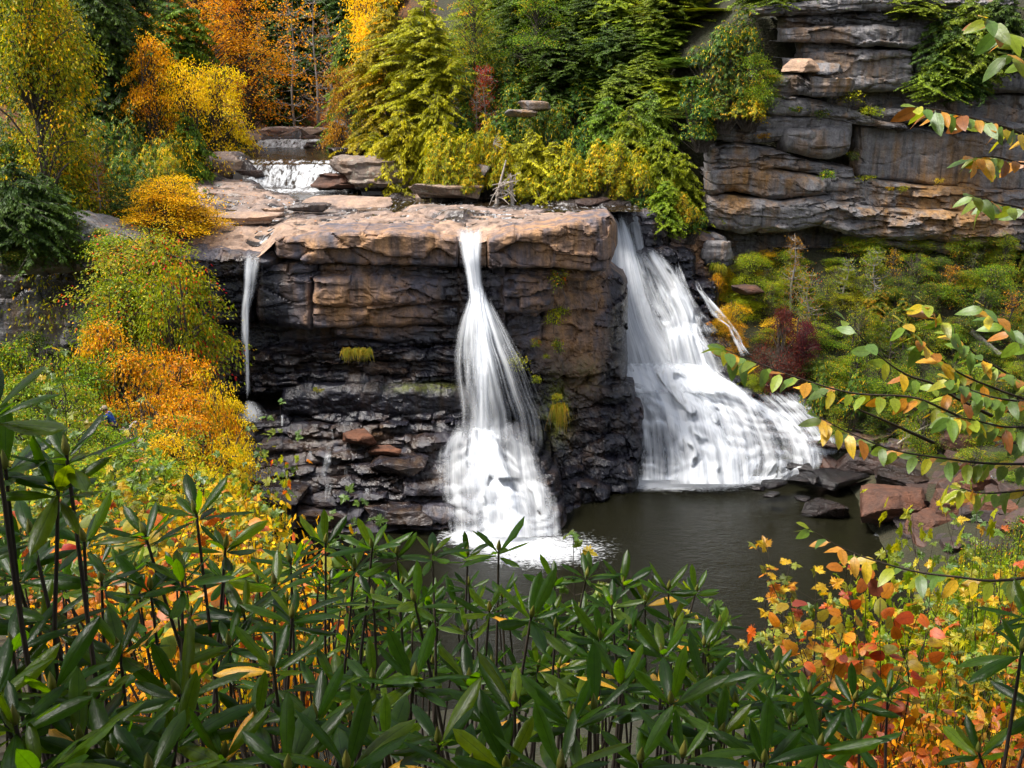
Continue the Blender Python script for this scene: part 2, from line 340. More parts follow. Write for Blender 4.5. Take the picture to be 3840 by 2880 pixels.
def ledge(parent, top, bot, Y, seed, mat, name='rock_ledge', res=0.10, blk=(1.9, 0.62), amp=0.30, rough=0.14, edge=0.35, depth=3.0,
          wet=None, warm=None, moss=None, ends=(0.5, 0.5), jag=5.0, lean=0.0, ragged=0.25):
    """one bed of rock: front relief between two outlines, with its top and underside running back into the hill"""
    x0, x1 = top[0][0], top[-1][0]
    Yp = Y if hasattr(Y, '__len__') else [(x0, Y), (x1, Y)]
    Ym = np.mean([p[1] for p in Yp]); nx = max(8, int((x1 - x0) * Ym / FPX / res))
    px = np.linspace(x0, x1, nx); Yc = interp_pts(Yp, px)
    jt = jag * (fbm(px * 0.02, px * 0 + seed, 0, seed, 3) + 0.8 * np.sign(vn(px * 0.015, px * 0, 0, seed + 3)) * 0.5)
    jb = jag * (fbm(px * 0.02, px * 0 + seed + 9, 0, seed + 4, 3) + 0.8 * np.sign(vn(px * 0.012, px * 0, 0, seed + 8)) * 0.5)
    pt = interp_pts(top, px) + jt; pb = np.maximum(interp_pts(bot, px) + jb, pt + 3)
    h = np.max(pb - pt) * Ym / FPX; nz = max(5, int(h / res))
    t = np.linspace(0, 1, nz)[:, None]
    PX = np.broadcast_to(px, (nz, nx)); PY = pt + (pb - pt) * t; YY = np.broadcast_to(Yc, (nz, nx)) + lean * (1 - t)
    P = at(PX, PY, YY); hh = (pb - pt) * Yc / FPX
    em = np.minimum(t, 1 - t) * hh
    sm = np.minimum((px - x0) * Ym / FPX / max(ends[0], 1e-3), (x1 - px) * Ym / FPX / max(ends[1], 1e-3))
    d = rock_relief(P[..., 0] + 0.5 * P[..., 1], P[..., 2], seed, *blk, amp, rough)
    er = edge * (0.6 + 0.8 * (0.5 + 0.5 * vn(P[..., 0] * 0.8, P[..., 2], 0, seed + 50)))
    d = d - er * (1 - np.clip(em / (er + 1e-6), 0, 1)) ** 2
    d = d - 1.2 * (1 - np.clip(sm, 0, 1)) ** 2
    d = d + ragged * fbm(P[..., 0] * 0.33, P[..., 2] * 0.33, 0, seed + 60, 3)
    F_ = P.copy(); F_[..., 1] -= d
    up = [F_]; first, last = F_[0], F_[-1]
    tops, bots = [], []
    for k, q in enumerate((1.0, 0.6, 0.3, 0.1)):
        r_ = first.copy(); r_[:, 1] = np.maximum(r_[:, 1], Yc - 0.2) + depth * q; r_[:, 2] += 0.10 * q + 0.05 * fbm(r_[:, 0], r_[:, 1], 0, seed + 70, 3); tops.append(r_)
    for q in (0.08, 0.3, 0.6, 1.0):
        r_ = last.copy(); r_[:, 1] += depth * q; r_[:, 2] += 0.12 * q + 0.1 * fbm(r_[:, 0], r_[:, 1], 0, seed + 71, 3); bots.append(r_)
    A = np.concatenate([np.stack(tops), F_, np.stack(bots)]); nr = len(A)
    qx, qy = to_px(A)
    attrs = {'wet': wet(qx, qy) if wet else np.zeros(qx.shape), 'warm': warm(qx, qy) if warm else np.full(qx.shape, 0.3), 'moss': moss(qx, qy) if moss else np.zeros(qx.shape)}
    me = mesh_np(name, A, grid_faces(nr, nx), mat, False, attrs)
    return obj(name, me, parent)

def L(*p): return list(p)
# ---- the cliff that carries the falls
WET_F = blobs([(930, 1150, 130, 260, 1.0), (1650, 1400, 500, 150, 0.95), (1250, 1480, 500, 120, 0.75), (1200, 1350, 350, 70, 0.5), (1760, 1150, 150, 240, 1.0), (1400, 1780, 900, 240, 0.75), (2200, 1720, 300, 250, 0.85), (2330, 1250, 60, 250, 0.9), (1000, 1130, 160, 110, 0.5), (700, 1050, 120, 120, 0.5), (1500, 1020, 400, 20, 0.4)])
WARM_F = blobs([(1250, 1180, 90, 60, .5), (1350, 920, 380, 70, 0.75), (2050, 900, 330, 110, 0.75), (1330, 1110, 260, 80, 0.75), (1480, 1210, 160, 60, 0.5), (820, 1330, 150, 120, 0.75), (2150, 1330, 130, 300, 0.95), (1050, 1720, 300, 120, 0.35), (1200, 1350, 300, 60, .35), (1450, 1380, 200, 40, .3), (1350, 1640, 200, 60, 0.6), (1480, 1790, 160, 60, 0.4)])
MOSS_F = blobs([(2080, 1560, 60, 90, 0.7), (1640, 1450, 70, 20, 0.8), (2200, 1400, 60, 60, 0.4), (1520, 1455, 60, 14, 0.8), (2090, 1500, 30, 100, 0.8)])
fc = thing('falls_cliff', 'layered brown and black rock wall that the central and thin falls drop over', 'cliff', (0, 62, -26))
fc_inv = Matrix.Translation((0, -62, 26))
def fledge(*a, **k):
    o = ledge(fc, *a, **{**dict(wet=WET_F, warm=WARM_F, moss=MOSS_F, mat=ROCK_FALLS), **k}); o.matrix_parent_inverse = fc_inv; return o
# capstone, left of the notch and right of it
fledge(L((1010, 905), (1150, 880), (1400, 868), (1600, 876), (1722, 893)), L((1010, 960), (1150, 985), (1330, 992), (1560, 1000), (1722, 1004)), 62.0, 101, edge=0.22, amp=0.55, blk=(2.8, 1.5), rough=0.10, ends=(0.6, 0.2))
fledge(L((1822, 893), (1900, 872), (2050, 852), (2200, 828), (2290, 815), (2322, 850)), L((1822, 1004), (1900, 1006), (2050, 1008), (2180, 1018), (2280, 1012), (2322, 930)), [(1822, 62.0), (2100, 62.0), (2240, 62.6), (2322, 64.0)], 102, edge=0.28, amp=0.6, blk=(2.4, 1.4), rough=0.12, ends=(0.2, 0.9))
fledge(L((1716, 905), (1830, 905)), L((1716, 1010), (1830, 1010)), 62.45, 103, amp=0.1, blk=(1.5, .8), ends=(.1, .1))
fledge(L((1885, 1000), (2000, 1006), (2190, 1010), (2270, 1000)), L((1885, 1036), (2000, 1040), (2190, 1060), (2270, 1030)), [(1885, 63.1), (2270, 63.6)], 104, amp=0.2, blk=(1.2, .3), jag=3)
# left shoulder beside the thin fall
fledge(L((640, 955), (720, 930), (860, 940), (930, 955), (1040, 950)), L((640, 1040), (760, 1050), (900, 1040), (980, 1010), (1040, 1000)), [(640, 61.5), (1040, 62.4)], 105, amp=0.4, edge=0.6, blk=(1.6, .7))
fledge(L((610, 1030), (760, 1040), (900, 1030), (1010, 995), (1190, 985)), L((610, 1140), (760, 1150), (900, 1150), (1010, 1080), (1190, 1060)), [(610, 61.8), (900, 62.6), (1190, 62.4)], 106, amp=0.5, edge=0.4, blk=(1.3, .55))
fledge(L((700, 1120), (860, 1130), (960, 1110)), L((700, 1215), (860, 1225), (960, 1205)), [(700, 62.6), (960, 62.9)], 107, amp=0.5, edge=0.35, blk=(1.4, .6))
fledge(L((945, 1030), (1060, 1040), (1180, 1040)), L((945, 1200), (1040, 1225), (1180, 1250)), [(945, 62.5), (1180, 62.2)], 108, amp=0.22, edge=0.4, blk=(3.2, 1.9), rough=.1)
# thin shadowed beds under the capstone
fledge(L((1170, 985), (1400, 992), (1740, 1000)), L((1170, 1040), (1400, 1046), (1740, 1050)), 62.9, 109, amp=0.35, edge=0.2, blk=(1.1, .28), jag=4)
# tan blocks
fledge(L((1160, 1038), (1350, 1036), (1560, 1040), (1740, 1046)), L((1160, 1150), (1350, 1158), (1500, 1152), (1740, 1130)), [(1160, 62.0), (1500, 62.15), (1740, 62.9)], 110, amp=0.42, edge=0.3, blk=(1.9, .75), rough=.12)
fledge(L((1150, 1146), (1400, 1156), (1560, 1140), (1740, 1126)), L((1150, 1235), (1300, 1238), (1500, 1228), (1600, 1220), (1740, 1235)), [(1150, 62.25), (1450, 62.35), (1740, 63.0)], 111, amp=0.40, edge=0.4, blk=(2.4, .9), rough=.12)
fledge(L((1240, 1228), (1450, 1226), (1740, 1226)), L((1240, 1262), (1450, 1290), (1740, 1296)), [(1240, 62.8), (1740, 63.0)], 112, amp=0.35, edge=0.25, blk=(1.8, .5))
# right of the notch: blocks under the capstone, ending at the red recess
fledge(L((1880, 1030), (2000, 1032), (2110, 1040)), L((1880, 1110), (2000, 1118), (2100, 1112)), [(1880, 62.7), (2110, 63.2)], 113, amp=0.5, edge=0.3, blk=(1.3, .45), ends=(.2, .5))
fledge(L((1880, 1105), (1990, 1110), (2085, 1105)), L((1880, 1175), (1990, 1178), (2060, 1170)), [(1880, 62.6), (2085, 63.1)], 114, amp=0.4, edge=0.3, blk=(1.6, .6), ends=(.2, .5))
fledge(L((1690, 1000), (1780, 1000), (1900, 1000)), L((1690, 1260), (1780, 1260), (1900, 1260)), 63.25, 141, amp=0.5, edge=0.2, blk=(1.3, .5), rough=.2, ends=(.1, .1))
# recess walls
fledge(L((660, 1190), (800, 1200), (980, 1200), (1200, 1225), (1500, 1240), (1780, 1240)), L((660, 1520), (800, 1500), (980, 1480), (1200, 1450), (1500, 1450), (1780, 1450)), [(660, 63.6), (980, 64.2), (1780, 64.4)], 115, amp=0.4, edge=0.3, blk=(2.8, 1.2), rough=.2)
fledge(L((1840, 1160), (2060, 1040), (2290, 1010), (2360, 1060)), L((1840, 1560), (2060, 1640), (2290, 1560), (2360, 1500)), [(1840, 63.4), (2060, 64.2), (2250, 66.5), (2360, 69)], 116, amp=0.8, edge=0.3, blk=(2.6, 1.3), rough=.4)
# dark wet middle beds
for k, (ya, yb, Yk, xa) in enumerate([(1284, 1322, 63.3, 980), (1316, 1362, 62.7, 930), (1358, 1402, 62.9, 960), (1398, 1440, 62.6, 900), (1436, 1470, 62.8, 930)]):
    fledge(L((xa, ya + 10), (1300, ya), (1550, ya - 4), (1800, ya + 4)), L((xa, yb + 12), (1300, yb + 4), (1550, yb), (1800, yb + 6)), [(xa, Yk + .5), (1300, Yk), (1800, Yk)], 120 + k, amp=0.55, edge=0.25, blk=(2.0, .5), jag=8, rough=.22)
fledge(L((1040, 1470), (1150, 1452), (1400, 1446), (1620, 1456), (1800, 1470)), L((1040, 1560), (1250, 1580), (1450, 1592), (1700, 1588), (1800, 1580)), [(1040, 62.1), (1400, 61.6), (1800, 61.9)], 127, amp=0.12, edge=0.6, blk=(6, 3), rough=.22)
# stepped apron
ap = [(1552, 1600, 61.6), (1596, 1650, 61.0), (1646, 1700, 60.5), (1694, 1752, 60.0), (1746, 1806, 59.4), (1800, 1862, 58.8), (1856, 1925, 58.2), (1918, 1990, 57.6), (1984, 2060, 57.1)]
for k, (ya, yb, Yk) in enumerate(ap):
    xa = 780 + 28 * k; xb = [1760, 1850, 1990, 2040, 2070, 2100, 2110, 2120, 2130][k]
    fledge(L((xa, ya + 26), (1100, ya + 6), (1500, ya - 4), (xb, ya - 10)), L((xa, yb + 26), (1100, yb + 6), (1500, yb + 2), (xb, yb)), [(xa, Yk + 0.8), (1200, Yk), (xb, Yk + 0.1)], 130 + k, amp=0.85, edge=0.4, blk=(2.4, .75), jag=9, rough=.16, depth=2.6)
# buttress between the central and the wide fall
bt = [(1180, 1290, 67.8, 2230, 2330), (1270, 1390, 67.0, 2190, 2330), (1370, 1470, 66.2, 2150, 2350), (1450, 1560, 65.2, 2090, 2390), (1540, 1650, 64.2, 2060, 2420), (1640, 1740, 63.4, 2050, 2420), (1730, 1840, 62.4, 2060, 2400), (1820, 1920, 61.2, 2070, 2300), (1900, 1985, 60.0, 2080, 2210)]
for k, (ya, yb, Yk, xa, xb) in enumerate(bt):
    fledge(L((xa, ya), ((xa + xb) / 2, ya - 8), (xb, ya + 10)), L((xa, yb), ((xa + xb) / 2, yb + 4), (xb, yb + 6)), [(xa, Yk - .4), (xb, Yk + 1.3)], 150 + k, amp=0.9, edge=0.5, blk=(2.0, .9), jag=10, rough=.4, depth=4.0)

# ---- rock under the wide fall (stepped staircase)
wc = thing('wide_falls_rock', 'dark stepped rock carrying the wide white fall beside the green slope', 'cliff', (12, 68, -26))
wc_inv = Matrix.Translation((-12, -68, 26))
WET_W = blobs([(2600, 1400, 700, 700, 1.1)]); WARM_W = blobs([(2700, 1250, 150, 120, .35), (2980, 1650, 250, 120, .4)])
def wledge(*a, **k):
    o = ledge(wc, *a, **{**dict(wet=WET_W, warm=WARM_W, mat=ROCK_FALLS), **k}); o.matrix_parent_inverse = wc_inv; return o
ws = [(800, 960, 76.3, 2220, 2520), (940, 1080, 75.6, 2230, 2620), (1060, 1180, 74.8, 2235, 2700), (1160, 1290, 74.0, 2240, 2760), (1270, 1400, 73.2, 2245, 2810),
      (1388, 1440, 71.6, 2270, 2900), (1432, 1490, 70.6, 2300, 3000), (1482, 1540, 69.6, 2330, 3080), (1532, 1595, 68.7, 2345, 3140), (1588, 1650, 67.9, 2350, 3170), (1642, 1710, 67.2, 2350, 3190), (1700, 1770, 66.5, 2350, 3180), (1760, 1840, 65.9, 2350, 3120)]
for k, (ya, yb, Yk, xa, xb) in enumerate(ws):
    tl = 0.055 * k * 10
    q = 90 if k >= 6 else 0
    wledge(L((xa, ya), ((xa + xb) / 2, ya - 10 - q * .15), (xb, ya + 4 - q * .2 * (k > 9))), L((xa, yb), ((xa + xb) / 2, yb + 2), (xb, yb + 4)), [(xa, Yk + (.8 if k > 4 else 0)), ((xa + xb) / 2, Yk), (xb, Yk + (1.4 if k > 4 else 1.0))], 200 + k, amp=0.6, edge=0.4, blk=(1.4, .45), jag=9, rough=.2, depth=3.5)
wledge(L((2400, 800), (2560, 840), (2700, 900)), L((2400, 1000), (2560, 1040), (2700, 1060)), [(2400, 77.5), (2700, 78.5)], 230, amp=.7, edge=.5, blk=(1.6, .8), warm=blobs([(2600, 950, 200, 100, .6)]), wet=blobs([(2450, 900, 80, 150, .8)]))

# ---- grey cliff on the far right
gc = thing('grey_cliff', 'tall grey and rust-streaked layered cliff above the green slope', 'cliff', (30, 80, -14))
gc_inv = Matrix.Translation((-30, -80, 14))
WARM_G = blobs([(2850, 660, 160, 90, 0.8), (2760, 760, 70, 50, .5), (3180, 250, 180, 70, .45), (3040, 110, 100, 50, .5), (3480, 560, 260, 130, .45), (3560, 760, 300, 110, .7), (3650, 850, 200, 90, .7), (3560, 690, 90, 50, .4), (2740, 740, 60, 60, .4)])
DARK_G = blobs([(2750, 460, 160, 70, .55), (3000, 560, 260, 40, .5), (3100, 60, 500, 60, .6), (3500, 480, 260, 26, .7), (3620, 340, 300, 50, .7), (3640, 610, 180, 80, .45), (3060, 330, 200, 30, .5), (3450, 500, 300, 60, .35), (3250, 170, 250, 30, .5)])  # darker, glossier bands across the beds
def gledge(*a, **k):
    o = ledge(gc, *a, **{**dict(wet=DARK_G, warm=WARM_G, mat=ROCK_GREY, res=0.12, amp=.5, edge=.4), **k}); o.matrix_parent_inverse = gc_inv; return o
gledge(L((2820, 25), (3050, 0), (3300, -20), (3840, -20)), L((2880, 62), (3050, 50), (3300, 40), (3840, 30)), 80.4, 301, blk=(2.4, .4))
gledge(L((2930, 58), (3150, 40), (3500, 40), (3840, 30)), L((2930, 110), (3150, 95), (3500, 100), (3900, 100)), 81.2, 302, blk=(2, .35))
gledge(L((2930, 105), (3150, 92), (3350, 95), (3700, 95)), L((2930, 152), (3120, 160), (3350, 180), (3700, 190)), 80.3, 303, blk=(2.6, .9))
gledge(L((3000, 150), (3200, 160), (3500, 180)), L((3000, 215), (3200, 205), (3500, 215)), 81.6, 304, blk=(2.0, .3))
gledge(L((3030, 198), (3150, 190), (3260, 186), (3440, 190)), L((3030, 300), (3130, 330), (3260, 345), (3440, 335)), 80.5, 305, blk=(3.5, 1.3), amp=.35)
gledge(L((3430, 200), (3600, 190), (3900, 190)), L((3430, 335), (3600, 345), (3900, 352)), 80.9, 306, blk=(4, 1.6), amp=.3)
gledge(L((2950, 222), (3060, 225), (3120, 230)), L((2950, 262), (3060, 270), (3120, 262)), 80.0, 307, blk=(2.2, 1.), amp=.4)
gledge(L((2850, 290), (3000, 285), (3100, 330)), L((2850, 360), (3010, 360), (3100, 370)), 80.2, 308, blk=(1.2, .5))
gledge(L((3080, 318), (3300, 325), (3600, 345), (3900, 352)), L((3080, 420), (3300, 420), (3600, 470), (3900, 480)), 82.2, 309, blk=(3, 1.2), amp=.3)
gledge(L((2880, 350), (3040, 372), (3180, 400), (3300, 450), (3420, 470)), L((2880, 430), (3040, 440), (3180, 465), (3300, 480), (3420, 490)), [(2880, 79.6), (3420, 80.2)], 310, blk=(2.4, .6), amp=.5)
gledge(L((3280, 400), (3480, 420), (3700, 445), (3900, 470)), L((3280, 460), (3480, 462), (3700, 480), (3900, 500)), 80.7, 311, blk=(2.2, .5))
gledge(L((2660, 430), (2800, 425), (2960, 440), (3110, 435), (3210, 460)), L((2660, 520), (2800, 540), (2960, 530), (3110, 525), (3210, 520)), 80.1, 312, blk=(2.8, .8), amp=.5)
gledge(L((2930, 490), (3030, 480), (3110, 470), (3205, 476)), L((2930, 565), (3020, 590), (3110, 602), (3205, 580)), 79.5, 313, blk=(5, 2.2), amp=.12, edge=.6, rough=.1, warm=blobs([(3080, 560, 120, 40, .25)]))
gledge(L((3205, 462), (3400, 470), (3640, 490), (3900, 505)), L((3205, 660), (3400, 680), (3640, 715), (3900, 720)), [(3205, 81.0), (3900, 80.6)], 314, blk=(5, 2.6), amp=.18, edge=.3, rough=.1)
gledge(L((2650, 560), (2760, 540), (2900, 560), (3060, 610), (3220, 640)), L((2650, 660), (2760, 640), (2900, 632), (3060, 655), (3220, 680)), 79.9, 315, blk=(2.4, .34), amp=.55, rough=.2)
gledge(L((2650, 650), (2780, 632), (2920, 636), (3060, 660), (3240, 690)), L((2650, 740), (2760, 720), (2900, 752), (3060, 735), (3240, 722)), 79.3, 316, blk=(2.4, .8), amp=.4, edge=.55)
gledge(L((3100, 655), (3300, 680), (3500, 700), (3900, 720)), L((3100, 760), (3300, 780), (3500, 800), (3900, 810)), 79.8, 317, blk=(1.8, .42), amp=.6, rough=.22)
gledge(L((2640, 730), (2800, 742), (2950, 758), (3060, 740), (3140, 735)), L((2640, 850), (2780, 880), (2920, 878), (3060, 850), (3140, 850)), [(2640, 79.4), (2900, 78.7), (3140, 79.2)], 318, blk=(3.4, .7), amp=.35, edge=.7, rough=.16)
gledge(L((3080, 745), (3250, 770), (3500, 795), (3900, 805)), L((3080, 850), (3250, 900), (3500, 905), (3900, 950)), [(3080, 79.1), (3500, 78.5), (3900, 78.0)], 319, blk=(2.0, .5), amp=.7, edge=.6, rough=.28)
gledge(L((3180, 880), (3400, 898), (3600, 905), (3900, 940)), L((3180, 890), (3400, 935), (3600, 960), (3900, 1010)), 79.6, 320, blk=(2.4, .5), amp=.5)
gledge(L((2560, 800), (2900, 820), (3300, 850), (3900, 900)), L((2560, 1050), (2900, 1080), (3300, 1100), (3900, 1120)), 83.2, 321, blk=(2.4, .9), amp=.5, depth=2, warm=blobs([(2800, 980, 300, 80, .5)]))
gledge(L((2600, 890), (2680, 880), (2735, 900)), L((2600, 985), (2680, 1000), (2735, 985)), 79.2, 322, blk=(1.1, .6), amp=.6)
gledge(L((3500, 950), (3700, 955), (3900, 960)), L((3500, 1030), (3700, 1050), (3900, 1080)), 80.2, 323, blk=(1.8, .5), amp=.6)

# ---- dark overhanging cliff on the left
lc = thing('shaded_cliff', 'dark grey overhanging cliff behind the maple at the frame edge', 'cliff', (-26, 58, -18))
lc_inv = Matrix.Translation((26, -58, 18))
DARK_L = blobs([(350, 1100, 500, 60, .8), (200, 1030, 250, 30, .5), (620, 1150, 150, 200, .5)]); WARM_L = blobs([(250, 1010, 200, 20, .3), (640, 1020, 90, 60, .4), (500, 1300, 120, 60, .3)])  # darker, glossier bands across the wall, then its tan patches
def lledge(*a, **k):
    o = ledge(lc, *a, **{**dict(wet=DARK_L, warm=WARM_L, mat=ROCK_GREY, amp=.45, edge=.45), **k}); o.matrix_parent_inverse = lc_inv; return o
lledge(L((-40, 870), (120, 850), (220, 820), (420, 880), (520, 900)), L((-40, 960), (120, 980), (220, 990), (420, 985), (520, 985)), [(-40, 57), (520, 60)], 401, blk=(1.5, .45), amp=.6)
lledge(L((-40, 985), (150, 980), (300, 985), (480, 990)), L((-40, 1035), (150, 1042), (300, 1020), (480, 1010)), [(-40, 56.6), (480, 59.5)], 402, blk=(3, 1.))
lledge(L((-40, 1020), (200, 1020), (420, 1000), (720, 1000)), L((-40, 1400), (200, 1400), (420, 1380), (720, 1350)), [(-40, 59.5), (300, 61.0), (720, 62.5)], 403, blk=(3.4, 2.4), amp=.35, rough=.1)
lledge(L((380, 990), (560, 1020), (720, 1000)), L((380, 1080), (560, 1120), (720, 1130)), [(380, 61.0), (720, 62)], 404, blk=(1.4, .6), amp=.6)
lledge(L((200, 1200), (300, 1170), (420, 1230)), L((200, 1340), (300, 1340), (420, 1330)), [(200, 59.6), (420, 60.5)], 405, blk=(1.7, 1), amp=.6, ends=(1, 1))
# ------------------------------------------------------------------ riverbed above the falls
RIV = np.array([(-19.5, 122, 2.2), (-18.6, 108, 2.2), (-19.3, 104, 4.5), (-19.3, 97, 5.2), (-18.0, 91, 3.8), (-17.4, 88, 3.4), (-16.4, 85, 3.4), (-13.5, 81.5, 2.9), (-9.5, 78.3, 2.0), (-4, 76.7, 1.7), (3, 76.4, 1.5), (6.6, 76.2, 1.3), (8.6, 76.0, 1.2)])
def riv_d(x, y):
    """signed distance outside the river channel (negative inside)"""
    best = np.full(np.broadcast(x, y).shape, 1e9)
    for a, b in zip(RIV[:-1], RIV[1:]):
        ab = b[:2] - a[:2]; t = np.clip(((x - a[0]) * ab[0] + (y - a[1]) * ab[1]) / (ab @ ab), 0, 1)
        d = np.hypot(x - a[0] - t * ab[0], y - a[1] - t * ab[1]) - (a[2] + t * (b[2] - a[2])); best = np.minimum(best, d)
    return best
def river_z(y): return np.interp(y, [60, 76, 82, 86.6, 87.3, 88.4, 91, 103.8, 105.4, 122, 130], [-9.62, -9.60, -9.42, -9.20, -8.55, -7.75, -7.45, -7.38, -6.75, -6.6, -6.5])
def bed_z(x, y):
    n = fbm(x * 0.18, y * 0.18, 0, 41, 4)
    yw = y + 2.2 * fbm(x * 0.22, y * 0.1, 0, 43, 3)
    z = -9.30 + 0.20 * n + 0.55 * sstep(69, 80, y) * sstep(-12, -20, x)
    z = z + (1.75 * sstep(86.6, 87.9, yw)) + 0.75 * sstep(103.5, 105.5, yw)
    # terraces
    q = fbm(x * 0.30, y * 0.45, 0, 47, 4); st = 0.17; u = q * 4.0; fl = np.floor(u); z = z + st * (fl + sstep(0.72, 1.0, u - fl))
    d = riv_d(x, y) + 0.9 * fbm(x * 0.5, y * 0.5, 0, 51, 3)
    carve = 1 - sstep(-1.1, 0.5, d)
    zc = river_z(y) - 0.35 + 0.15 * fbm(x * .8, y * .8, 0, 53, 3)
    z = z + (np.minimum(zc, z) - z) * carve
    # thin-film gullies that feed the central notch and the thin fall
    for (pts, wd, dp) in (([(-13, 80.5), (-9, 76), (-6, 70.5), (-2.6, 66), (-2.35, 61.4)], 0.9, 0.42), ([(-16, 76), (-15.5, 71), (-15.2, 66), (-15.6, 61.8)], 0.8, 0.30)):
        P = np.array(pts); bd = np.full(x.shape, 1e9)
        for a, b in zip(P[:-1], P[1:]):
            ab = b - a; t = np.clip(((x - a[0]) * ab[0] + (y - a[1]) * ab[1]) / (ab @ ab), 0, 1); bd = np.minimum(bd, np.hypot(x - a[0] - t * ab[0], y - a[1] - t * ab[1]))
        z = z - dp * np.exp(-(bd / wd) ** 2)
    # rounded lip, lower on the left shoulder
    z = z - 0.55 * (1 - sstep(61.2, 65.0, y)) ** 2 - 0.75 * (1 - sstep(62, 70, y)) * sstep(-13.6, -15.0, x)
    z = z + 1.1 * sstep(0.0, -5.0, x + 21.5 + (y - 62) * 0.30) 
    z = z - 0.6 * sstep(3.6, 6.2, x) * (1 - sstep(72, 75, y))
    return z + 0.05 * fbm(x * 1.7, y * 2.2, 0, 57, 4)
bx_ = np.arange(-46, 8.6, 0.17); by_ = np.concatenate([np.arange(62.35, 78, 0.15), np.arange(78, 92, 0.2), np.arange(92, 124, 0.42)])
GX, GY = np.meshgrid(bx_, by_); GZ = bed_z(GX, GY)
qx, qy = to_px(np.stack([GX, GY, GZ], -1))
wetm = 0.5 * sstep(0.0, .35, fbm(GX * .6, GY * .9, 0, 62, 4)) * sstep(65, 68, GY) + 0.9 * (1 - sstep(-0.3, 1.6, riv_d(GX, GY))) + 0.55 * sstep(-.1, .5, fbm(GX * .35, GY * .35, 0, 61, 3)) * sstep(64, 70, GY) + 0.35 * sstep(-14, -20, GX) * sstep(72, 66, GY)
Fb = grid_faces(len(by_), len(bx_)); cx_ = GX.ravel()[Fb].mean(1); cy_b = GY.ravel()[Fb].mean(1)
Fb = Fb[~((cx_ > 4.4 + np.clip(cy_b - 63, 0, 5) * .35) & (cy_b < 75.2))]
warm = 0.42 + 0.35 * (1 - sstep(64, 72, GY))
me = mesh_np('riverbed', np.stack([GX, GY, GZ], -1), Fb, ROCK_SLAB, False, {'wet': wetm, 'warm': warm, 'moss': 0 * warm})
tag(obj('riverbed', me), 'flat tan and brown sandstone riverbed above the falls', None, None, 'structure')

# ------------------------------------------------------------------ river surface
wx_ = np.arange(-30, 9.2, 0.3); wy_ = np.concatenate([np.arange(74, 92, 0.22), np.arange(92, 124, 0.5)])
WX, WY = np.meshgrid(wx_, wy_); WZ = river_z(WY) + 0.05 * fbm(WX * .8, WY * .8, 0, 65, 2)
rap = sstep(85.0, 86.6, WY) * (1 - sstep(88.3, 89.6, WY)); WZ = WZ + 0.16 * rap * fbm(WX * 1.2, WY * .6, 0, 67, 3)
foam = np.maximum.reduce([(0.56 + .25 * fbm(WX * .9, WY * .25, 0, 68, 3)) * rap, 0.58 * sstep(80.5, 84.6, WY) * (1 - sstep(85, 86, WY)), 0.6 * sstep(102.2, 103.8, WY) * (1 - sstep(105.4, 106.6, WY)), 0.30 * (WY < 81), 0.5 * sstep(88.4, 90, WY) * (1 - sstep(90, 92, WY))]) + 0 * WX
inside = riv_d(WX, WY) < 1.6
foam = np.where(riv_d(WX, WY) < 1.0, foam, 0.1 * foam)
F = grid_faces(len(wy_), len(wx_)); keep = inside.ravel()[F].any(1)
me = mesh_np('river', np.stack([WX, WY, WZ], -1), F[keep], RIVER, True, {'foam': foam})
tag(obj('river', me), 'brown river sliding in small white rapids towards the falls', None, None, 'structure')
# shallow film of water lying on the slab
fx_ = np.arange(-20.5, 6, 0.2); fy_ = np.arange(62.4, 79, 0.18); FX, FY = np.meshgrid(fx_, fy_)
BZ = bed_z(FX, FY); sm = BZ.copy()
for _ in range(14): sm[1:-1, 1:-1] = (sm[:-2, 1:-1] + sm[2:, 1:-1] + sm[1:-1, :-2] + sm[1:-1, 2:] + 4 * sm[1:-1, 1:-1]) / 8
FZ = sm - 0.035 + 0.02 * fbm(FX, FY, 0, 71, 2)
F = grid_faces(len(fy_), len(fx_)); keep = ((FZ > BZ - 0.06) & (FY > 64.0)).ravel()[F].any(1) 
ff = 0.42 + 0.35 * fbm(FX * .3, FY * .3, 0, 73, 3)
me = mesh_np('shallow_water', np.stack([FX, FY, FZ], -1), F[keep], RIVER, True, {'foam': np.clip(ff, 0, .8)})
tag(obj('shallow_water', me), 'thin film of water spread over the flat stone above the falls', None, None, 'structure')

# ------------------------------------------------------------------ plunge pool
px_ = np.arange(-24, 40, 0.25); py_ = np.arange(36, 72, 0.22); PX, PY = np.meshgrid(px_, py_)
def foam_blob(px, py, rx, ry, a):
    c = atz(px, py, POOL_Z); return a * np.exp(-(((PX - c[0]) / rx) ** 2 + ((PY - c[1]) / ry) ** 2) ** 1.2)
fo = foam_blob(2010, 2060, 4.4, 2.6, .78) + foam_blob(1800, 2010, 2.5, 1.2, .8) + foam_blob(2540, 1808, 4.6, 1.5, 1.25) + foam_blob(2780, 1790, 3.0, 1.0, 0.9) + foam_blob(2950, 1760, 3, 1.0, .8) + foam_blob(3340, 2010, .9, 1.0, .75) + foam_blob(3250, 1840, .8, .5, .9) + foam_blob(2250, 1860, .6, .4, .5)
tr_ = (0.10 * sstep(0.15, .6, fbm(PX * .35, PY * 1.3, 0, 83, 4))) * np.exp(-((PX - 10 - (PY - 58) * -.2) / 9) ** 2) 
fo = np.maximum(fo, tr_)
me = mesh_np('plunge_pool', np.stack([PX, PY, POOL_Z + 0.06 * fbm(PX * .5, PY * .9, 0, 81, 3) * (0.3 + np.clip(fo, 0, 1))], -1), grid_faces(len(py_), len(px_)), POOL, True, {'foam': np.clip(fo, 0, 1.2)})
tag(obj('plunge_pool', me), 'dark olive plunge pool with white foam where the falls land', None, None, 'structure')

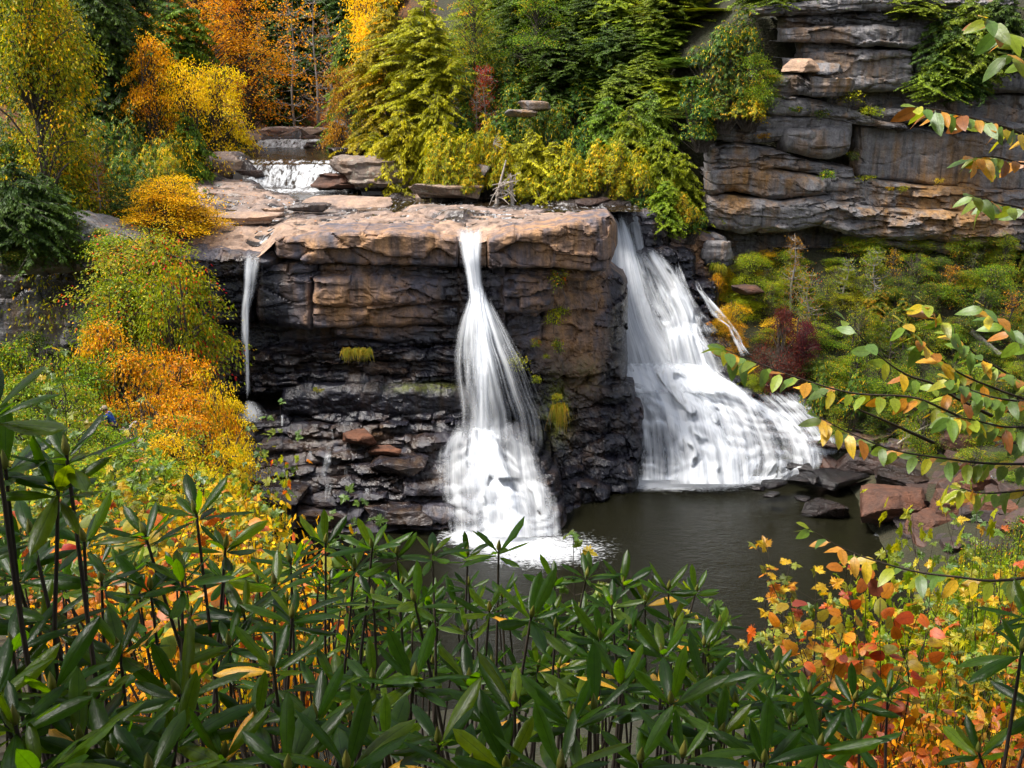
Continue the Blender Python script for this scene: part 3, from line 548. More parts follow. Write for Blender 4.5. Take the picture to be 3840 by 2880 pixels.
# ------------------------------------------------------------------ falling water
def veil(parent, inv, rows, seed, mat=FALL, name='stream', bulge=0.25, steps=0, fade=0.12, wob=0.10, res=0.12, push=0.0, step_jit=0.5, vf=(0.10, 0.10), vert=0.0):
    """sheet of falling water through stations (py, px left, px right, Y, density)"""
    S = np.array(rows, float); Ym = S[:, 3].mean()
    Lm = (S[-1, 0] - S[0, 0]) * Ym / FPX; nv = max(12, int(Lm / res)); Wm = np.max(S[:, 2] - S[:, 1]) * Ym / FPX; nu = max(8, int(Wm / 0.10))
    C = curve_pts(S, nv); C[:, 0] = np.linspace(S[0, 0], S[-1, 0], nv)
    for k in range(1, 5): C[:, k] = np.interp(C[:, 0], S[:, 0], S[:, k]) * 0.4 + 0.6 * C[:, k]
    u = np.linspace(0, 1, nu)[None, :]; v = np.linspace(0, 1, nv)[:, None]
    PXv = C[:, 1:2] + (C[:, 2:3] - C[:, 1:2]) * u; PYv = C[:, 0:1] + 0 * u
    Wl = (C[:, 2:3] - C[:, 1:2]) * Ym / FPX
    Yv = C[:, 3:4] + 0 * u
    um = u * Wm
    foamy = np.zeros((nv, nu))
    if steps:
        ph = v * steps + step_jit * (2.6 * fbm(um * 0.42, v * 2.5, 0, seed + 5, 4) + 0.5 * np.sign(vn(um * .8, v * 3, 0, seed + 6)))
        fl = np.floor(ph); fr = ph - fl; stv = (fl + sstep(0.0, 0.30, fr)) / steps
        Yv = 0.5 * Yv + 0.5 * np.interp(np.clip(stv, 0, 1), v[:, 0], C[:, 3])
        foamy = np.exp(-((fr - 0.34) / 0.26) ** 2) * (0.3 + 0.9 * (vn(um * 0.9, fl * 3.7, 0, seed + 15) > -0.2)) + 0.5 * fbm(um * 4.0, v * Lm * .10, 0, seed + 19, 3)
    d = bulge * (1 - (2 * u - 1) ** 2) + wob * fbm(um * 1.1, v * Lm * 0.15, 0, seed, 3) + 0.5 * wob * fbm(um * 3.0, v * Lm * 0.1, 0, seed + 3, 2)
    P = at(PXv, PYv, Yv - d - push)
    e = np.minimum(u, 1 - u) / fade + 0.25 * fbm(um * 1.5, v * Lm * .3, 0, seed + 8, 3)
    dens = C[:, 4:5] * np.clip(e, 0, 1) * (1 - 0.0 * v)
    dens = dens + (foamy - 0.32) * 0.24 * (steps > 0) * np.clip(e, 0, 1)
    dens = dens * (0.85 + 0.35 * fbm(um * 0.8, v * Lm * 0.12, 0, seed + 12, 3))
    vj = v + 0.05 * fbm(um * 2.5, v * 0 + seed, 0, seed + 21, 3)
    dens = dens * sstep(-0.02, max(vf[0], 1e-3), vj) * (1 - sstep(1.0 - max(vf[1], 1e-3), 1.02, vj) if vf[1] > 0 else 1)
    uvm = np.stack([(np.broadcast_to(um, dens.shape) * (1 - vert) + P[..., 0] * vert) * 0.1 + seed * 3.1, np.broadcast_to(v * Lm, dens.shape)], -1).reshape(-1, 2)
    me = mesh_np(name, P, grid_faces(nv, nu), mat, True, {'dens': np.clip(dens, 0, 1.2)}, uvm)
    o = obj(name, me, parent); o.matrix_parent_inverse = inv; return o
cf = thing('waterfall', 'white bell-shaped fall pouring through the notch of the flat slab', 'waterfall', (-1, 60, -26)); ci = Matrix.Translation((1, -60, 26))
veil(cf, ci, [(840, 1700, 1815, 64.2, .45), (885, 1712, 1812, 62.3, .8), (905, 1722, 1808, 61.7, 1), (960, 1738, 1808, 61.6, 1), (1040, 1750, 1815, 61.55, 1), (1130, 1755, 1835, 61.4, 1.1), (1210, 1752, 1850, 60.9, 1.1)], 1, bulge=.2, fade=.2)
veil(cf, ci, [(1085, 1752, 1842, 61.5, .8), (1120, 1748, 1850, 61.3, 1.0), (1150, 1724, 1882, 61.0, .9), (1190, 1698, 1922, 60.7, .68), (1260, 1680, 1975, 60.3, .5), (1350, 1676, 2015, 60.1, .42), (1450, 1684, 2045, 60.0, .37), (1550, 1686, 2085, 60.0, .35), (1625, 1680, 2105, 60.0, .35), (1690, 1670, 2110, 59.9, .3)], 3, FALL_FINE, name='spray_veil', bulge=1.0, fade=.22, wob=.15)
veil(cf, ci, [(1060, 1768, 1822, 61.4, 1.1), (1120, 1772, 1830, 61.1, 1.1), (1170, 1772, 1838, 60.7, 1.0), (1210, 1762, 1845, 60.4, 1.1), (1290, 1742, 1878, 60.0, .82), (1400, 1732, 1908, 59.8, .56), (1500, 1722, 1938, 59.7, .46), (1630, 1710, 1965, 59.7, .46), (1680, 1700, 1985, 59.5, .45)], 4, name='core_stream', bulge=.6, fade=.3, wob=.12)
veil(cf, ci, [(1090, 1785, 1825, 61.0, 1), (1180, 1788, 1832, 60.5, 1), (1400, 1775, 1850, 59.5, 1.0), (1640, 1765, 1865, 59.4, 1.0), (1720, 1755, 1875, 59.2, 1.0)], 5, name='core_stream', bulge=.3, fade=.4, wob=.1)
veil(cf, ci, [(1560, 1700, 1950, 61.2, .4), (1600, 1685, 1965, 60.8, .55), (1640, 1640, 2010, 60.2, .72), (1700, 1618, 2045, 59.5, .76), (1780, 1622, 2075, 58.8, .74), (1860, 1636, 2105, 58.0, .74), (1940, 1650, 2125, 57.4, .7), (2010, 1665, 2130, 56.8, .7)], 6, name='cascade', bulge=.25, steps=8, fade=.16, wob=.12, push=.35, step_jit=.8, vf=(.10, 0), vert=.75)
veil(cf, ci, [(1590, 1745, 1890, 60.3, .9), (1640, 1740, 1900, 59.9, 1.0), (1720, 1720, 1930, 59.2, 1.0), (1820, 1715, 1990, 58.2, .8), (1920, 1720, 2030, 57.3, .74), (2015, 1725, 2050, 56.5, .75)], 7, name='cascade', bulge=.35, steps=6, fade=.3, wob=.12, push=.5, step_jit=.8, vf=(.10, 0), vert=.75)
# wide fall
wf = thing('waterfall', 'wide white fall fanning over dark steps below the green slope', 'waterfall', (12, 66, -26)); wi = Matrix.Translation((-12, -66, 26))
veil(wf, wi, [(778, 2210, 2322, 77.2, .5), (792, 2250, 2345, 76.2, .9), (840, 2282, 2372, 75.7, 1.05), (920, 2275, 2400, 75.2, 1.1), (1000, 2245, 2425, 74.7, 1.05), (1100, 2238, 2470, 74.0, 1.0), (1200, 2245, 2500, 73.2, 1.0), (1300, 2255, 2560, 72.6, 1.0), (1400, 2275, 2640, 72.1, 1.0), (1450, 2290, 2700, 71.6, 1.0)], 11, bulge=.5, fade=.18, wob=.14)
veil(wf, wi, [(1000, 2240, 2330, 74.6, .7), (1150, 2240, 2350, 73.4, .7), (1280, 2250, 2370, 72.5, .75), (1395, 2270, 2400, 72.0, .8)], 12, bulge=.3, steps=4, wob=.25, fade=.2)
veil(wf, wi, [(790, 2330, 2390, 76.8, .7), (850, 2335, 2410, 76.3, .72), (960, 2355, 2425, 75.8, .72)], 13, FALL_FINE, bulge=.2, wob=.2)
veil(wf, wi, [(925, 2345, 2480, 76.0, .5), (960, 2352, 2512, 75.5, .8), (1000, 2385, 2555, 75.0, .72), (1080, 2410, 2600, 74.4, .85), (1180, 2450, 2630, 73.8, .9), (1240, 2480, 2635, 73.2, .95), (1330, 2490, 2660, 72.6, .95), (1400, 2500, 2685, 72.2, 1.0), (1450, 2520, 2730, 71.6, 1.0)], 14, bulge=.4, steps=3, wob=.3, fade=.16)
veil(wf, wi, [(1010, 2370, 2440, 75.0, .4), (1150, 2400, 2480, 74.1, .35), (1230, 2420, 2500, 73.5, .45)], 15, FALL_FINE, bulge=.2)
veil(wf, wi, [(1345, 2265, 2660, 72.9, .7), (1380, 2275, 2705, 72.3, 1.0), (1410, 2290, 2760, 71.4, 1.1), (1460, 2320, 2860, 70.2, 1.0), (1520, 2362, 2960, 68.9, .92), (1580, 2370, 3040, 67.8, .80), (1650, 2372, 3100, 66.8, .76), (1720, 2375, 3110, 65.9, .76), (1800, 2375, 3030, 65.0, .85)], 16, name='cascade', bulge=.3, steps=11, fade=.08, wob=.14, push=1.1, step_jit=.8, vf=(.10, 0), vert=.75)
veil(wf, wi, [(1350, 2330, 2580, 72.2, .9), (1400, 2335, 2605, 71.2, 1.1), (1480, 2400, 2700, 69.6, 1.1), (1560, 2440, 2760, 68.0, 1.0), (1660, 2470, 2840, 66.5, .9), (1815, 2480, 2860, 64.6, .95)], 17, name='cascade', bulge=.4, steps=6, fade=.3, wob=.18, push=1.4, step_jit=.8, vf=(.10, 0), vert=.75)
veil(wf, wi, [(1470, 2800, 3010, 70.5, .5), (1560, 2880, 3110, 69.0, .6), (1640, 2960, 3160, 68.0, .6), (1720, 3000, 3170, 67.2, .6)], 18, FALL_FINE, name='cascade', steps=4, wob=.3, push=.8, fade=.2)
veil(wf, wi, [(1050, 2600, 2618, 77, .7), (1085, 2612, 2634, 76.3, .45), (1130, 2636, 2668, 75.6, .6), (1160, 2652, 2700, 75.1, .7), (1185, 2672, 2726, 74.7, .4), (1215, 2726, 2752, 74.2, .5), (1250, 2738, 2776, 73.7, .4), (1290, 2758, 2790, 73.2, .65), (1335, 2775, 2822, 72.8, .6)], 19, name='side_stream', bulge=.08, steps=4, wob=.2, push=1.0)
veil(wf, wi, [(985, 2530, 2548, 77, .8), (1035, 2532, 2572, 75.6, .75), (1080, 2550, 2600, 75, .5), (1200, 2600, 2660, 74.2, .35), (1260, 2620, 2720, 73.6, .5)], 20, FALL_FINE, name='side_stream', bulge=.08, steps=3, wob=.2, push=.8)
veil(wf, wi, [(1200, 2560, 2600, 73.8, .5), (1225, 2560, 2640, 73.4, .7), (1340, 2660, 2700, 72.6, .4)], 21, FALL_FINE, name='side_stream', bulge=.08, wob=.2, push=.8)
veil(wf, wi, [(930, 2300, 2480, 75.6, .5), (1000, 2300, 2540, 75.0, .58), (1100, 2320, 2600, 74.2, .52), (1230, 2380, 2660, 73.4, .56), (1400, 2420, 2720, 72.3, .75), (1450, 2440, 2760, 71.8, .7)], 22, FALL_FINE, bulge=.2, fade=.2, wob=.15)
veil(wf, wi, [(800, 2260, 2350, 76.0, .9), (900, 2270, 2390, 75.2, 1.0), (1050, 2238, 2440, 74.1, .85), (1200, 2245, 2480, 73.0, .8), (1395, 2262, 2560, 71.9, .9), (1450, 2280, 2620, 71.4, .9)], 23, bulge=.6, fade=.2, wob=.15)
veil(wf, wi, [(1360, 2270, 2640, 71.9, .7), (1395, 2275, 2700, 71.2, 1.15), (1430, 2290, 2780, 70.5, 1.15), (1480, 2320, 2860, 69.6, .7)], 24, name='cascade', bulge=.3, fade=.15, wob=.2, push=1.4, vert=.7)
# thin fall
tf = thing('waterfall', 'thin ribbon of falling water beside the yellow tree', 'waterfall', (-15.5, 61.5, -19)); ti = Matrix.Translation((15.5, -61.5, 19))
veil(tf, ti, [(930, 905, 985, 62.6, .4), (952, 900, 985, 61.7, .75), (975, 905, 975, 61.5, .55), (1080, 895, 940, 61.5, .62), (1140, 892, 940, 61.3, .8), (1200, 905, 940, 61.3, .75), (1350, 914, 940, 61.3, .62), (1500, 918, 944, 61.3, .55)], 31, bulge=.08, fade=.3, wob=.12)
veil(tf, ti, [(960, 920, 960, 61.5, .6), (1060, 918, 940, 61.4, .75), (1200, 916, 934, 61.25, .9), (1350, 920, 936, 61.2, .8), (1510, 922, 940, 61.2, .7)], 32, bulge=.05, fade=.3, wob=.06)
veil(tf, ti, [(985, 973, 986, 62, .5), (1100, 976, 986, 61.9, .4)], 33, FALL_FINE, bulge=.02)
veil(tf, ti, [(1500, 905, 960, 61.4, .5), (1545, 870, 1000, 60.9, .75), (1590, 860, 1010, 60.5, .3)], 35, name='splash', bulge=.2, fade=.4, wob=.2, push=.4)
# trickles over the brown apron
for k, (rows) in enumerate([[(1605, 1235, 1250, 61, .55), (1650, 1228, 1258, 60.4, .5)], [(1660, 1210, 1250, 60.5, .4), (1710, 1205, 1250, 59.9, .55), (1790, 1190, 1225, 59.2, .5)], [(1810, 1215, 1250, 58.9, .45), (1870, 1205, 1240, 58.4, .5)],
        [(1555, 1050, 1066, 61.2, .7), (1600, 1050, 1064, 60.9, .6)], [(1690, 1155, 1170, 60.3, .7), (1730, 1165, 1175, 59.9, .6)], [(1750, 1050, 1068, 60.2, .7), (1800, 1075, 1085, 59.7, .6)], [(1770, 1105, 1118, 59.6, .7), (1800, 1105, 1125, 59.3, .7)], [(1755, 1290, 1305, 59.4, .8), (1785, 1285, 1310, 59.1, .7)], [(1830, 1365, 1385, 58.8, .8), (1850, 1365, 1390, 58.6, .7)], [(1700, 1318, 1326, 60, .6), (1730, 1316, 1328, 59.7, .6)], [(1690, 2228, 2240, 63.0, .6), (1790, 2224, 2242, 62.6, .5)]]):
    S = np.array(rows); b = at((S[-1, 1] + S[-1, 2]) / 2, S[-1, 0], S[-1, 3])
    lab = ['lowest', 'short'][0]
    t_ = thing('trickle', TRICKLE_LABELS[k] if 'TRICKLE_LABELS' in globals() else 'small white trickle over brown ledges', 'trickle', tuple(b), 'trickles over the brown ledges')
    veil(t_, Matrix.Translation(-Vector(b)), [(r_[0], r_[1], r_[2], r_[3], r_[4] * .62) for r_ in rows], 60 + k, FALL_FINE, name='stream', bulge=.04, steps=3 if len(rows) > 2 else 0, fade=.3, wob=.1, push=.45, res=.06)
# ------------------------------------------------------------------ foliage materials
def leaf_material(name, stops, trans=0.35, rough=0.55, spec=0.25, vary=0.25, hue=0.02, back=None, rib=None, tcol=1.6, constant=False):
    t = NT(name); r = t.attr('tone')
    c = t.ramp(r, stops, 'CONSTANT' if constant else 'LINEAR')
    oi = t.n('ShaderNodeObjectInfo').outputs['Random']
    hsv = t.n('ShaderNodeHueSaturation')
    t.link(c, hsv.inputs['Color'])
    t.link(t.math('ADD', 0.5 - hue, t.math('MULTIPLY', oi, 2 * hue)), hsv.inputs['Hue'])
    fr = t.math('FRACT', t.math('MULTIPLY', t.math('ADD', r, oi), 37.7))
    t.link(t.math('ADD', 1.12 - vary * 1.4, t.math('MULTIPLY', fr, 2.8 * vary)), hsv.inputs['Value'])
    col = hsv.outputs[0]
    if back is not None:
        col = t.mix(t.n('ShaderNodeNewGeometry').outputs['Backfacing'], col, t.mix(1.0, col, back, 'MULTIPLY'))
    if rib is not None:      # pale or dark midrib and side veins along the blade
        uv = t.n('ShaderNodeSeparateXYZ'); t.link(t.n('ShaderNodeUVMap', uv_map='UVMap').outputs[0], uv.inputs[0])
        x = t.math('ABSOLUTE', t.math('SUBTRACT', uv.outputs[0], 0.5))
        m = t.ramp(x, [(0.012, 1.0), (0.04, 0.0)])
        wv = t.math('ABSOLUTE', t.math('SINE', t.math('MULTIPLY', t.math('SUBTRACT', uv.outputs[1], t.math('MULTIPLY', x, 0.5)), 34.0)))
        veins = t.math('MULTIPLY', t.ramp(wv, [(0.0, 1.0), (0.22, 0.0)]), rib[1])
        col = t.mix(t.math('MAXIMUM', m, veins), col, t.mix(1.0, col, rib[0], 'MULTIPLY'))
        bl = t.noise(t.n('ShaderNodeTexCoord').outputs['Object'], 60.0, 3, 0.6)
        col = t.mix(1.0, col, t.ramp(bl, [(0.3, 0.8), (0.7, 1.15)]), 'MULTIPLY')
    p = t.n('ShaderNodeBsdfPrincipled', Roughness=rough); p.inputs['Specular IOR Level'].default_value = spec; t.link(col, p.inputs['Base Color'])
    tl = t.n('ShaderNodeBsdfTranslucent'); t.link(t.mix(1.0, col, (tcol, tcol, tcol * 0.55), 'MULTIPLY'), tl.inputs[0])
    m = t.n('ShaderNodeMixShader'); m.inputs[0].default_value = trans; t.link(p.outputs[0], m.inputs[1]); t.link(tl.outputs[0], m.inputs[2])
    return t.done(m.outputs[0])
G = {  # dark end of each needle palette stands in for inner-crown shade
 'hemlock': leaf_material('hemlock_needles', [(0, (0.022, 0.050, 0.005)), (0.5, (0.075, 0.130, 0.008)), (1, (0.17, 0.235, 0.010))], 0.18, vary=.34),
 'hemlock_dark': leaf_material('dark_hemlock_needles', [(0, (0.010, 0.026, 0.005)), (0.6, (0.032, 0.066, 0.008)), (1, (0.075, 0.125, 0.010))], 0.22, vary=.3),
 'hemlock_yellow': leaf_material('yellow_green_needles', [(0, (0.06, 0.07, 0.004)), (0.5, (0.215, 0.212, 0.005)), (1, (0.44, 0.385, 0.007))], 0.3, vary=.25),
 'hemlock_bright': leaf_material('bright_green_needles', [(0, (0.045, 0.085, 0.005)), (0.5, (0.14, 0.205, 0.007)), (1, (0.28, 0.33, 0.009))], 0.3, vary=.25),
 'orange': leaf_material('orange_leaves', [(0, (0.38, 0.13, 0.004)), (0.35, (0.60, 0.24, 0.005)), (0.75, (0.74, 0.36, 0.006)), (1, (0.78, 0.46, 0.008))], 0.4, vary=.25),
 'gold': leaf_material('golden_leaves', [(0, (0.60, 0.28, 0.004)), (0.4, (0.78, 0.46, 0.005)), (0.8, (0.82, 0.55, 0.007)), (1, (0.62, 0.50, 0.01))], 0.4, vary=.22),
 'yellow': leaf_material('yellow_leaves', [(0, (0.300, 0.240, 0.0066)), (0.4, (0.620, 0.420, 0.0066)), (0.85, (0.750, 0.520, 0.0110)), (1, (0.300, 0.300, 0.0110))], 0.4, vary=.22),
 'birch': leaf_material('birch_leaves', [(0, (0.045, 0.075, 0.005)), (0.4, (0.17, 0.20, 0.007)), (0.66, (0.36, 0.31, 0.007)), (0.85, (0.68, 0.42, 0.007)), (1, (0.66, 0.26, 0.005))], 0.4, vary=.25),
 'maple': leaf_material('turning_maple_leaves', [(0, (0.090, 0.140, 0.0066)), (0.5, (0.200, 0.260, 0.0077)), (0.74, (0.360, 0.330, 0.0077)), (0.86, (0.580, 0.320, 0.0077)), (0.93, (0.550, 0.120, 0.0066)), (1, (0.500, 0.050, 0.0083))], 0.4, vary=.25),
 'amber': leaf_material('amber_leaves', [(0, (0.140, 0.150, 0.0077)), (0.28, (0.300, 0.240, 0.0077)), (0.5, (0.550, 0.240, 0.0055)), (0.8, (0.700, 0.360, 0.0066)), (1, (0.480, 0.120, 0.0055))], 0.4, vary=.28),
 'rhodo': leaf_material('far_rhododendron_leaves', [(0, (0.018, 0.050, 0.006)), (0.5, (0.055, 0.115, 0.009)), (0.86, (0.13, 0.20, 0.012)), (0.90, (0.48, 0.31, 0.006)), (1, (0.60, 0.38, 0.006))], 0.25, 0.5, 0.22, vary=.3),
 'rhodo_yellow': leaf_material('yellowing_rhododendron_leaves', [(0, (0.09, 0.12, 0.005)), (0.45, (0.26, 0.27, 0.006)), (0.68, (0.42, 0.36, 0.006)), (0.74, (0.68, 0.44, 0.006)), (1, (0.70, 0.38, 0.006))], 0.3, 0.5, 0.22, vary=.25),
 'shrub': leaf_material('green_shrub_leaves', [(0, (0.045, 0.09, 0.005)), (0.5, (0.14, 0.22, 0.008)), (0.8, (0.26, 0.32, 0.009)), (0.93, (0.48, 0.40, 0.008)), (1, (0.55, 0.24, 0.006))], 0.35, vary=.28),
 'dull': leaf_material('dull_green_leaves', [(0, (0.022, 0.045, 0.005)), (0.6, (0.075, 0.12, 0.008)), (0.9, (0.16, 0.20, 0.01)), (1, (0.42, 0.22, 0.007))], 0.3, vary=.3),
 'lime': leaf_material('lime_leaves', [(0, (0.120, 0.160, 0.0066)), (0.5, (0.260, 0.300, 0.0077)), (1, (0.480, 0.420, 0.0088))], 0.4, vary=.22),
 'purple': leaf_material('wine_red_leaves', [(0, (0.035, 0.008, 0.0077)), (0.6, (0.100, 0.012, 0.0165)), (1, (0.220, 0.018, 0.0193))], 0.3, vary=.25),
 'red': leaf_material('red_leaves', [(0, (0.180, 0.020, 0.0110)), (0.6, (0.420, 0.050, 0.0193)), (1, (0.500, 0.140, 0.0220))], 0.35, vary=.25),
 'russet': leaf_material('russet_leaves', [(0, (0.140, 0.060, 0.0077)), (0.6, (0.340, 0.140, 0.0066)), (1, (0.500, 0.260, 0.0077))], 0.35, vary=.25),
 'fallen': leaf_material('fallen_leaf_colours', [(0, (0.200, 0.060, 0.0083)), (0.5, (0.500, 0.160, 0.0099)), (1, (0.660, 0.280, 0.0110))], 0.1, vary=.25),
 'grass': leaf_material('grass_blades', [(0, (0.130, 0.170, 0.0099)), (0.5, (0.260, 0.260, 0.0110)), (1, (0.500, 0.330, 0.0330))], 0.3, vary=.2),
}
# ------------------------------------------------------------------ leaf clouds
def unit(v): return v / (np.linalg.norm(v, axis=-1, keepdims=True) + 1e-9)
def leaf_quads(P, D, N, Lh, W, sag=0.0):
    """one diamond blade per row"""
    D = unit(D); S = unit(np.cross(D, N)); Lh = np.broadcast_to(Lh, (len(P),))[:, None]; W = np.broadcast_to(W, (len(P),))[:, None]
    mid = P + D * Lh * 0.45; dn = np.array([0, 0, -1.0]) * sag * Lh
    V = np.stack([P, mid + S * W / 2 + dn * .3, P + D * Lh + dn, mid - S * W / 2 + dn * .3], 1).reshape(-1, 3)
    return V, np.arange(len(P) * 4).reshape(-1, 4)
def crown_mesh(name, P, D, N, Lh, W, tone, sag=0.0, mat=None):
    V, F = leaf_quads(P, D, N, Lh, W, sag)
    return mesh_np(name, V, F, mat, False, {'tone': np.repeat(np.clip(tone, 0, 1), 4)})
def rdir(n, g): 
    v = g.normal(size=(n, 3)); return unit(v)

def hemlock_proto(seed, H=14.0, Rm=3.6, dens=1.0, droop=0.35, start=0.05, nbr=(6, 9), sp=0.30):
    g = np.random.default_rng(seed); P, D, N, Ls, Wd, Rn = [], [], [], [], [], []; tubes = []
    zs = []; z = H * start
    while z < H * 0.985: zs.append(z); z += sp * (0.75 + 0.5 * g.random()) * (0.55 + 0.6 * (1 - z / H))
    for z in zs:
        f = z / H; nb = g.integers(*nbr) if f < .8 else g.integers(3, 5)
        for b in range(nb):
            a = g.uniform(0, 2 * np.pi); Lb = (Rm * (max(0.0, math.sin(math.pi * min(1, .22 + .80 * f))) ** 0.6) + 0.1) * g.uniform(0.55, 1.1) * (1 + .45 * float(vn(np.cos(a) * 1.2 + seed, np.sin(a) * 1.2, z * .55, seed)))
            n = max(3, int(Lb / 0.20 * dens)); s = np.linspace(0.22, 1, n)
            r_ = s * Lb; up = 0.22 * Lb * s - droop * Lb * s ** 2 * (0.7 + .9 * g.random())
            az = a + 0.45 * np.sin(s * 3.5 + g.random() * 6) * s
            B = np.stack([np.cos(az) * r_, np.sin(az) * r_, z + up], -1)
            tubes.append(tube(np.concatenate([[[0, 0, z]], B[[n // 2, n - 1]]]), [0.035 * (1 - f) + .012, 0.018, 0.006], 3))
            T = unit(np.gradient(B, axis=0)); side = unit(np.cross(T, [0, 0, 1.0])); cl = .14 * g.normal()
            for sg in (-1, 1):
                ln = (0.20 + 0.36 * (1 - s) * min(Lb, 2.4) * 0.55) * g.uniform(0.7, 1.25, n)
                dr = unit(T * 0.8 + side * sg * (0.7 + 0.5 * g.random((n, 1))) + np.array([0, 0, -0.25]) + 0.15 * g.normal(size=(n, 3)))
                nn = unit(np.array([0, 0, 1.0]) + 0.4 * g.normal(size=(n, 3)))
                P.append(B); D.append(dr); N.append(nn); Ls.append(ln); Wd.append(np.full(n, .085)); Rn.append(0.2 + 0.6 * s + 0.15 * g.normal(size=n) + cl)  # needles darken towards the trunk: crown shade put into their colour
                for q in (0.25, 0.5, 0.75):      # sprigs fanned along each twig
                    for s2 in (-1, 1):
                        sd = unit(np.cross(dr, nn)) * s2; l2 = ln * (0.62 - .3 * q) * g.uniform(.7, 1.3, n)
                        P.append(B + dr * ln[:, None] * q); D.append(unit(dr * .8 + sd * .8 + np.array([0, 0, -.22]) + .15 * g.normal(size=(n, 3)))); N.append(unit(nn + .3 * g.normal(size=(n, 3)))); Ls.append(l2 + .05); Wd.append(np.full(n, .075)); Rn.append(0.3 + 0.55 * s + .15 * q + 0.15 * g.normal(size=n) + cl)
    P, D, N, Ls, Wd, Rn = map(np.concatenate, (P, D, N, Ls, Wd, Rn))
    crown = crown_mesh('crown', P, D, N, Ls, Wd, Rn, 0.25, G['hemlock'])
    tubes.append(tube([[0, 0, -0.6], [0.05, 0, H * .4], [0, 0.04, H * .75], [0, 0, H * .99]], [H * .016, H * .011, H * .006, .01], 7))
    V, F = join_vf(tubes); return {'crown': crown, 'trunk': mesh_np('trunk', V, F, BARK, True), 'H': H, 'W': 2 * Rm}

def broad_proto(seed, H=12.0, Rx=3.6, clumps=110, per=75, leaf=0.15, base=0.25, flat=0.22, crown_r=0.95, layered=0.8, trunk_r=0.014, lean=0.0, multi=1, bark=None):
    g = np.random.default_rng(seed); tubes = []; C = []
    zc0, zc1 = H * base, H
    tops = [np.array([g.normal() * Rx * .18 * (multi > 1), g.normal() * Rx * .18 * (multi > 1), 0]) for _ in range(multi)]
    for tp in tops:
        tubes.append(tube(curve_pts([tp * .15 + [0, 0, -.5], tp * .5 + [lean * .2, 0, H * .35], tp + [lean * .6 + .1, -.1, H * .7], tp + [lean, 0, H * .96]], 9), np.linspace(H * trunk_r, .02, 9), 6))
    lobe = []
    for _ in range(max(6, clumps // 13)):
        u = g.uniform(.05, .93); a = g.uniform(0, 2 * np.pi); rr = np.sin(np.pi * (0.10 + 0.86 * u)) ** 0.7 * g.uniform(.35, 1.0)
        lobe.append([np.cos(a) * Rx * rr * .8, np.sin(a) * Rx * rr * .8, u])
    lobe = np.array(lobe)
    while len(C) < clumps:
        if len(C) % 4:
            l_ = lobe[g.integers(len(lobe))]; q_ = g.normal(size=3) * [Rx * .20, Rx * .20, .07]; u = float(np.clip(l_[2] + q_[2], 0.0, 1.0)); C.append([l_[0] + q_[0] + lean * u, l_[1] + q_[1], zc0 + (zc1 - zc0) * u]); continue
        u = g.uniform(0, 1); a = g.uniform(0, 2 * np.pi); rr = (np.sin(np.pi * (0.08 + 0.9 * u)) ** 0.7) * (0.85 + 0.3 * np.sin(3 * a + seed) * np.sin(5 * u + seed))
        r_ = Rx * rr * g.uniform(0.25, 1.0) ** 0.5
        C.append([np.cos(a) * r_ + lean * u, np.sin(a) * r_, zc0 + (zc1 - zc0) * u])
    C = np.array(C); P, D, N, Rn = [], [], [], []
    for i, c in enumerate(C):
        tp = tops[i % multi]
        out = np.array([c[0], c[1], 0]); f = (c[2] - zc0) / (zc1 - zc0)
        s = np.array([tp[0] * .6 + lean * f * .8, tp[1] * .6, max(c[2] - np.linalg.norm(out) * 0.65 - .2, H * .12)])
        tubes.append(tube(curve_pts([s, (s + c) / 2 + [0, 0, .15 * np.linalg.norm(out) + g.normal() * .1], c], 5), np.linspace(.035 + .008 * H * .3, .008, 5), 4))
        n = int(per * g.uniform(.6, 1.3)); q = g.normal(size=(n, 3)) * np.array([1, 1, flat]) * crown_r * (0.5 + .4 * g.random()) * (1.1 - .35 * f)
        o = unit(out + 1e-6); q[:, 2] -= 0.30 * (q @ o)
        P.append(c + q); D.append(unit(q + 0.3 * o + 0.5 * g.normal(size=(n, 3)) * [1, 1, .6] + [0, 0, -.15])); N.append(unit(np.array([0, 0, layered]) + 0.55 * g.normal(size=(n, 3))))
        Rn.append(0.5 + 0.16 * g.normal() + 0.22 * g.normal(size=n))
        # twigs
        for _ in range(2):
            e = c + g.normal(size=3) * crown_r * .5 * [1, 1, flat]; tubes.append(tube([c, e], [.008, .003], 3))
    P, D, N, Rn = map(np.concatenate, (P, D, N, Rn)); n = len(P)
    crown = crown_mesh('crown', P, D, N, leaf * g.uniform(.7, 1.3, n), leaf * .62 * g.uniform(.8, 1.2, n), Rn, .15, G['orange'])
    V, F = join_vf(tubes); return {'crown': crown, 'trunk': mesh_np('trunk', V, F, bark or BARK, True), 'H': H, 'W': 2 * Rx}

